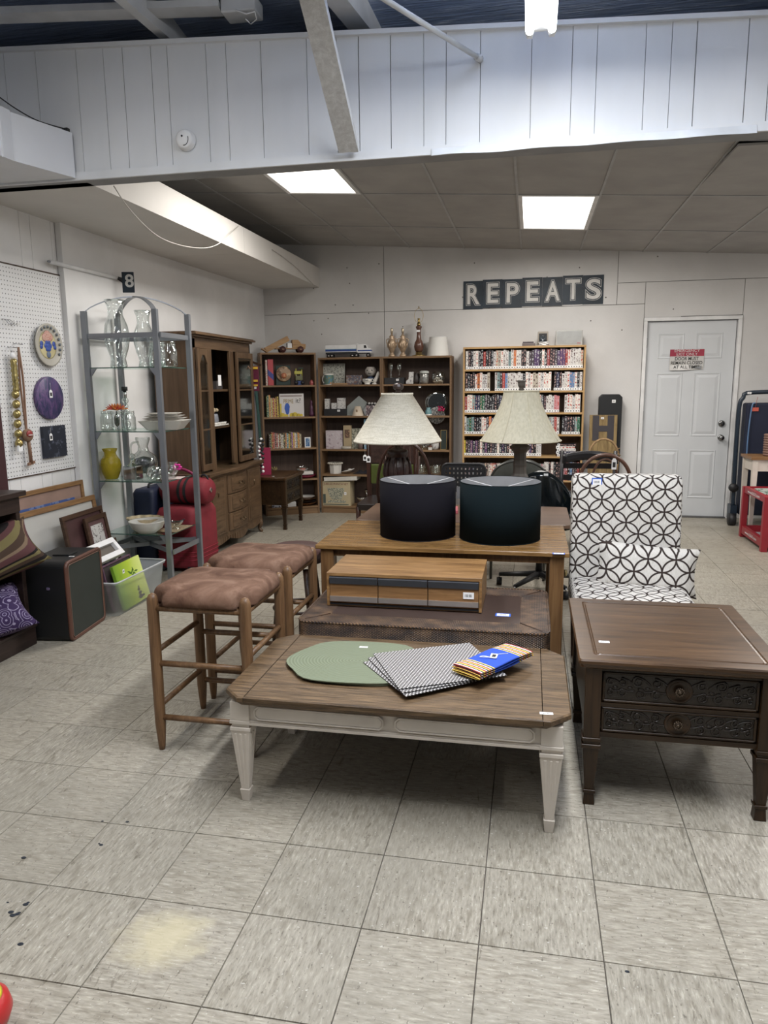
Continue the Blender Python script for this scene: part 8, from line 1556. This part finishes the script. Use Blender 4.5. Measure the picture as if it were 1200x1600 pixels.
MB().lathe([(.08, 0), (.08, .004), (0, .004)], (0, 0, 0), 20).build('bottom', M_WICK, bkp)
rk = thing('red_rack', 'low red magazine rack with white lettering at the right edge', 'rack', (3.75, 4.45, 0)); M_RK = plain((.27, .014, .024), .4, name='red_lacquer'); rx0, rx1, ry0, ry1 = 3.535, 3.98, 4.14, 4.76; zrk = .46
for x in (rx0, rx1):
    for y in (ry0, ry1): MB().box(x-.025, x+.025, y-.025, y+.025, 0, zrk).build('post', M_RK, rk, W=True, bev=.003)
for z in (.035, zrk-.05):
    for x in (rx0, rx1): MB().box(x-.018, x+.018, ry0+.025, ry1-.025, z, z+.07 if z < .1 else zrk).build('side_rail', M_RK, rk, W=True)
    for y in (ry0, ry1): MB().box(rx0+.025, rx1-.025, y-.015, y+.015, z, z+.07 if z < .1 else zrk).build('end_rail', M_RK, rk, W=True)
MB().box(rx0+.018, rx1-.018, ry0+.02, ry1-.02, .035, .05).build('shelf', M_RK, rk, W=True); MB().box(rx0+.018, rx1-.018, ry0+.02, ry1-.02, zrk-.03, zrk-.015).build('shelf', M_RK, rk, W=True)
SIDE = Matrix.Rotation(-math.pi/2, 4, 'Z') @ FRONT
for z in (.07, zrk-.025): o_ = text('www.LEGO.com', .34, .024, Matrix.Translation((rx0-.0195-3.75, 4.45-4.45, z)) @ SIDE, M_WHITE, rk)
for i, (x, y, lab) in enumerate(((rx0+.12, 4.35, 'thin white magazine lying on top of the red rack'), (rx0+.16, 4.40, 'second pale magazine lying crossed on the red rack'))): box_item('magazine', lab, 'magazine', (x+.02, y, zrk-.0145+.0065*i), .20, .27, .006, art('magazine_cover', (.42, .46, .42), [(.1, .16, .12)], 14, i), .15*i)
box_item('magazine', 'black and white magazine on the lower shelf of the red rack', 'magazine', (rx0+.17, 4.35, .0505), .22, .28, .02, art('mag2', (.35, .35, .36), [(.03, .03, .03)], 10, 4))
# ------------------------------------------------------------------ red and yellow toy at the bottom left corner
p = PZ(-32, 1606, .0); rt_ = thing('toy_drum', 'red rounded toy with a yellow face at the bottom left corner', 'toy', (p.x, p.y, 0)); MB().lathe([(.045, 0), (.062, .010), (.070, .035), (.064, .060), (.050, .072), (.046, .073)], (0, 0, 0), 32).build('rim', plain((.42, .02, .02), .35), rt_)
m = MB(); m.T = Matrix.Translation((0, -.0, .0)); m.lathe([(.052, .0715), (.046, .0755), (0, .077)], (0, 0, 0), 28); m.build('yellow_face', plain((.62, .50, .03), .4), rt_); MB().lathe([(.034, .0765), (.030, .0785), (0, .079)], (0, 0, 0), 24).build('printed_picture', art('toy_print', (.35, .12, .15), [(.45, .38, .32), (.05, .05, .08)], 60, 3), rt_)
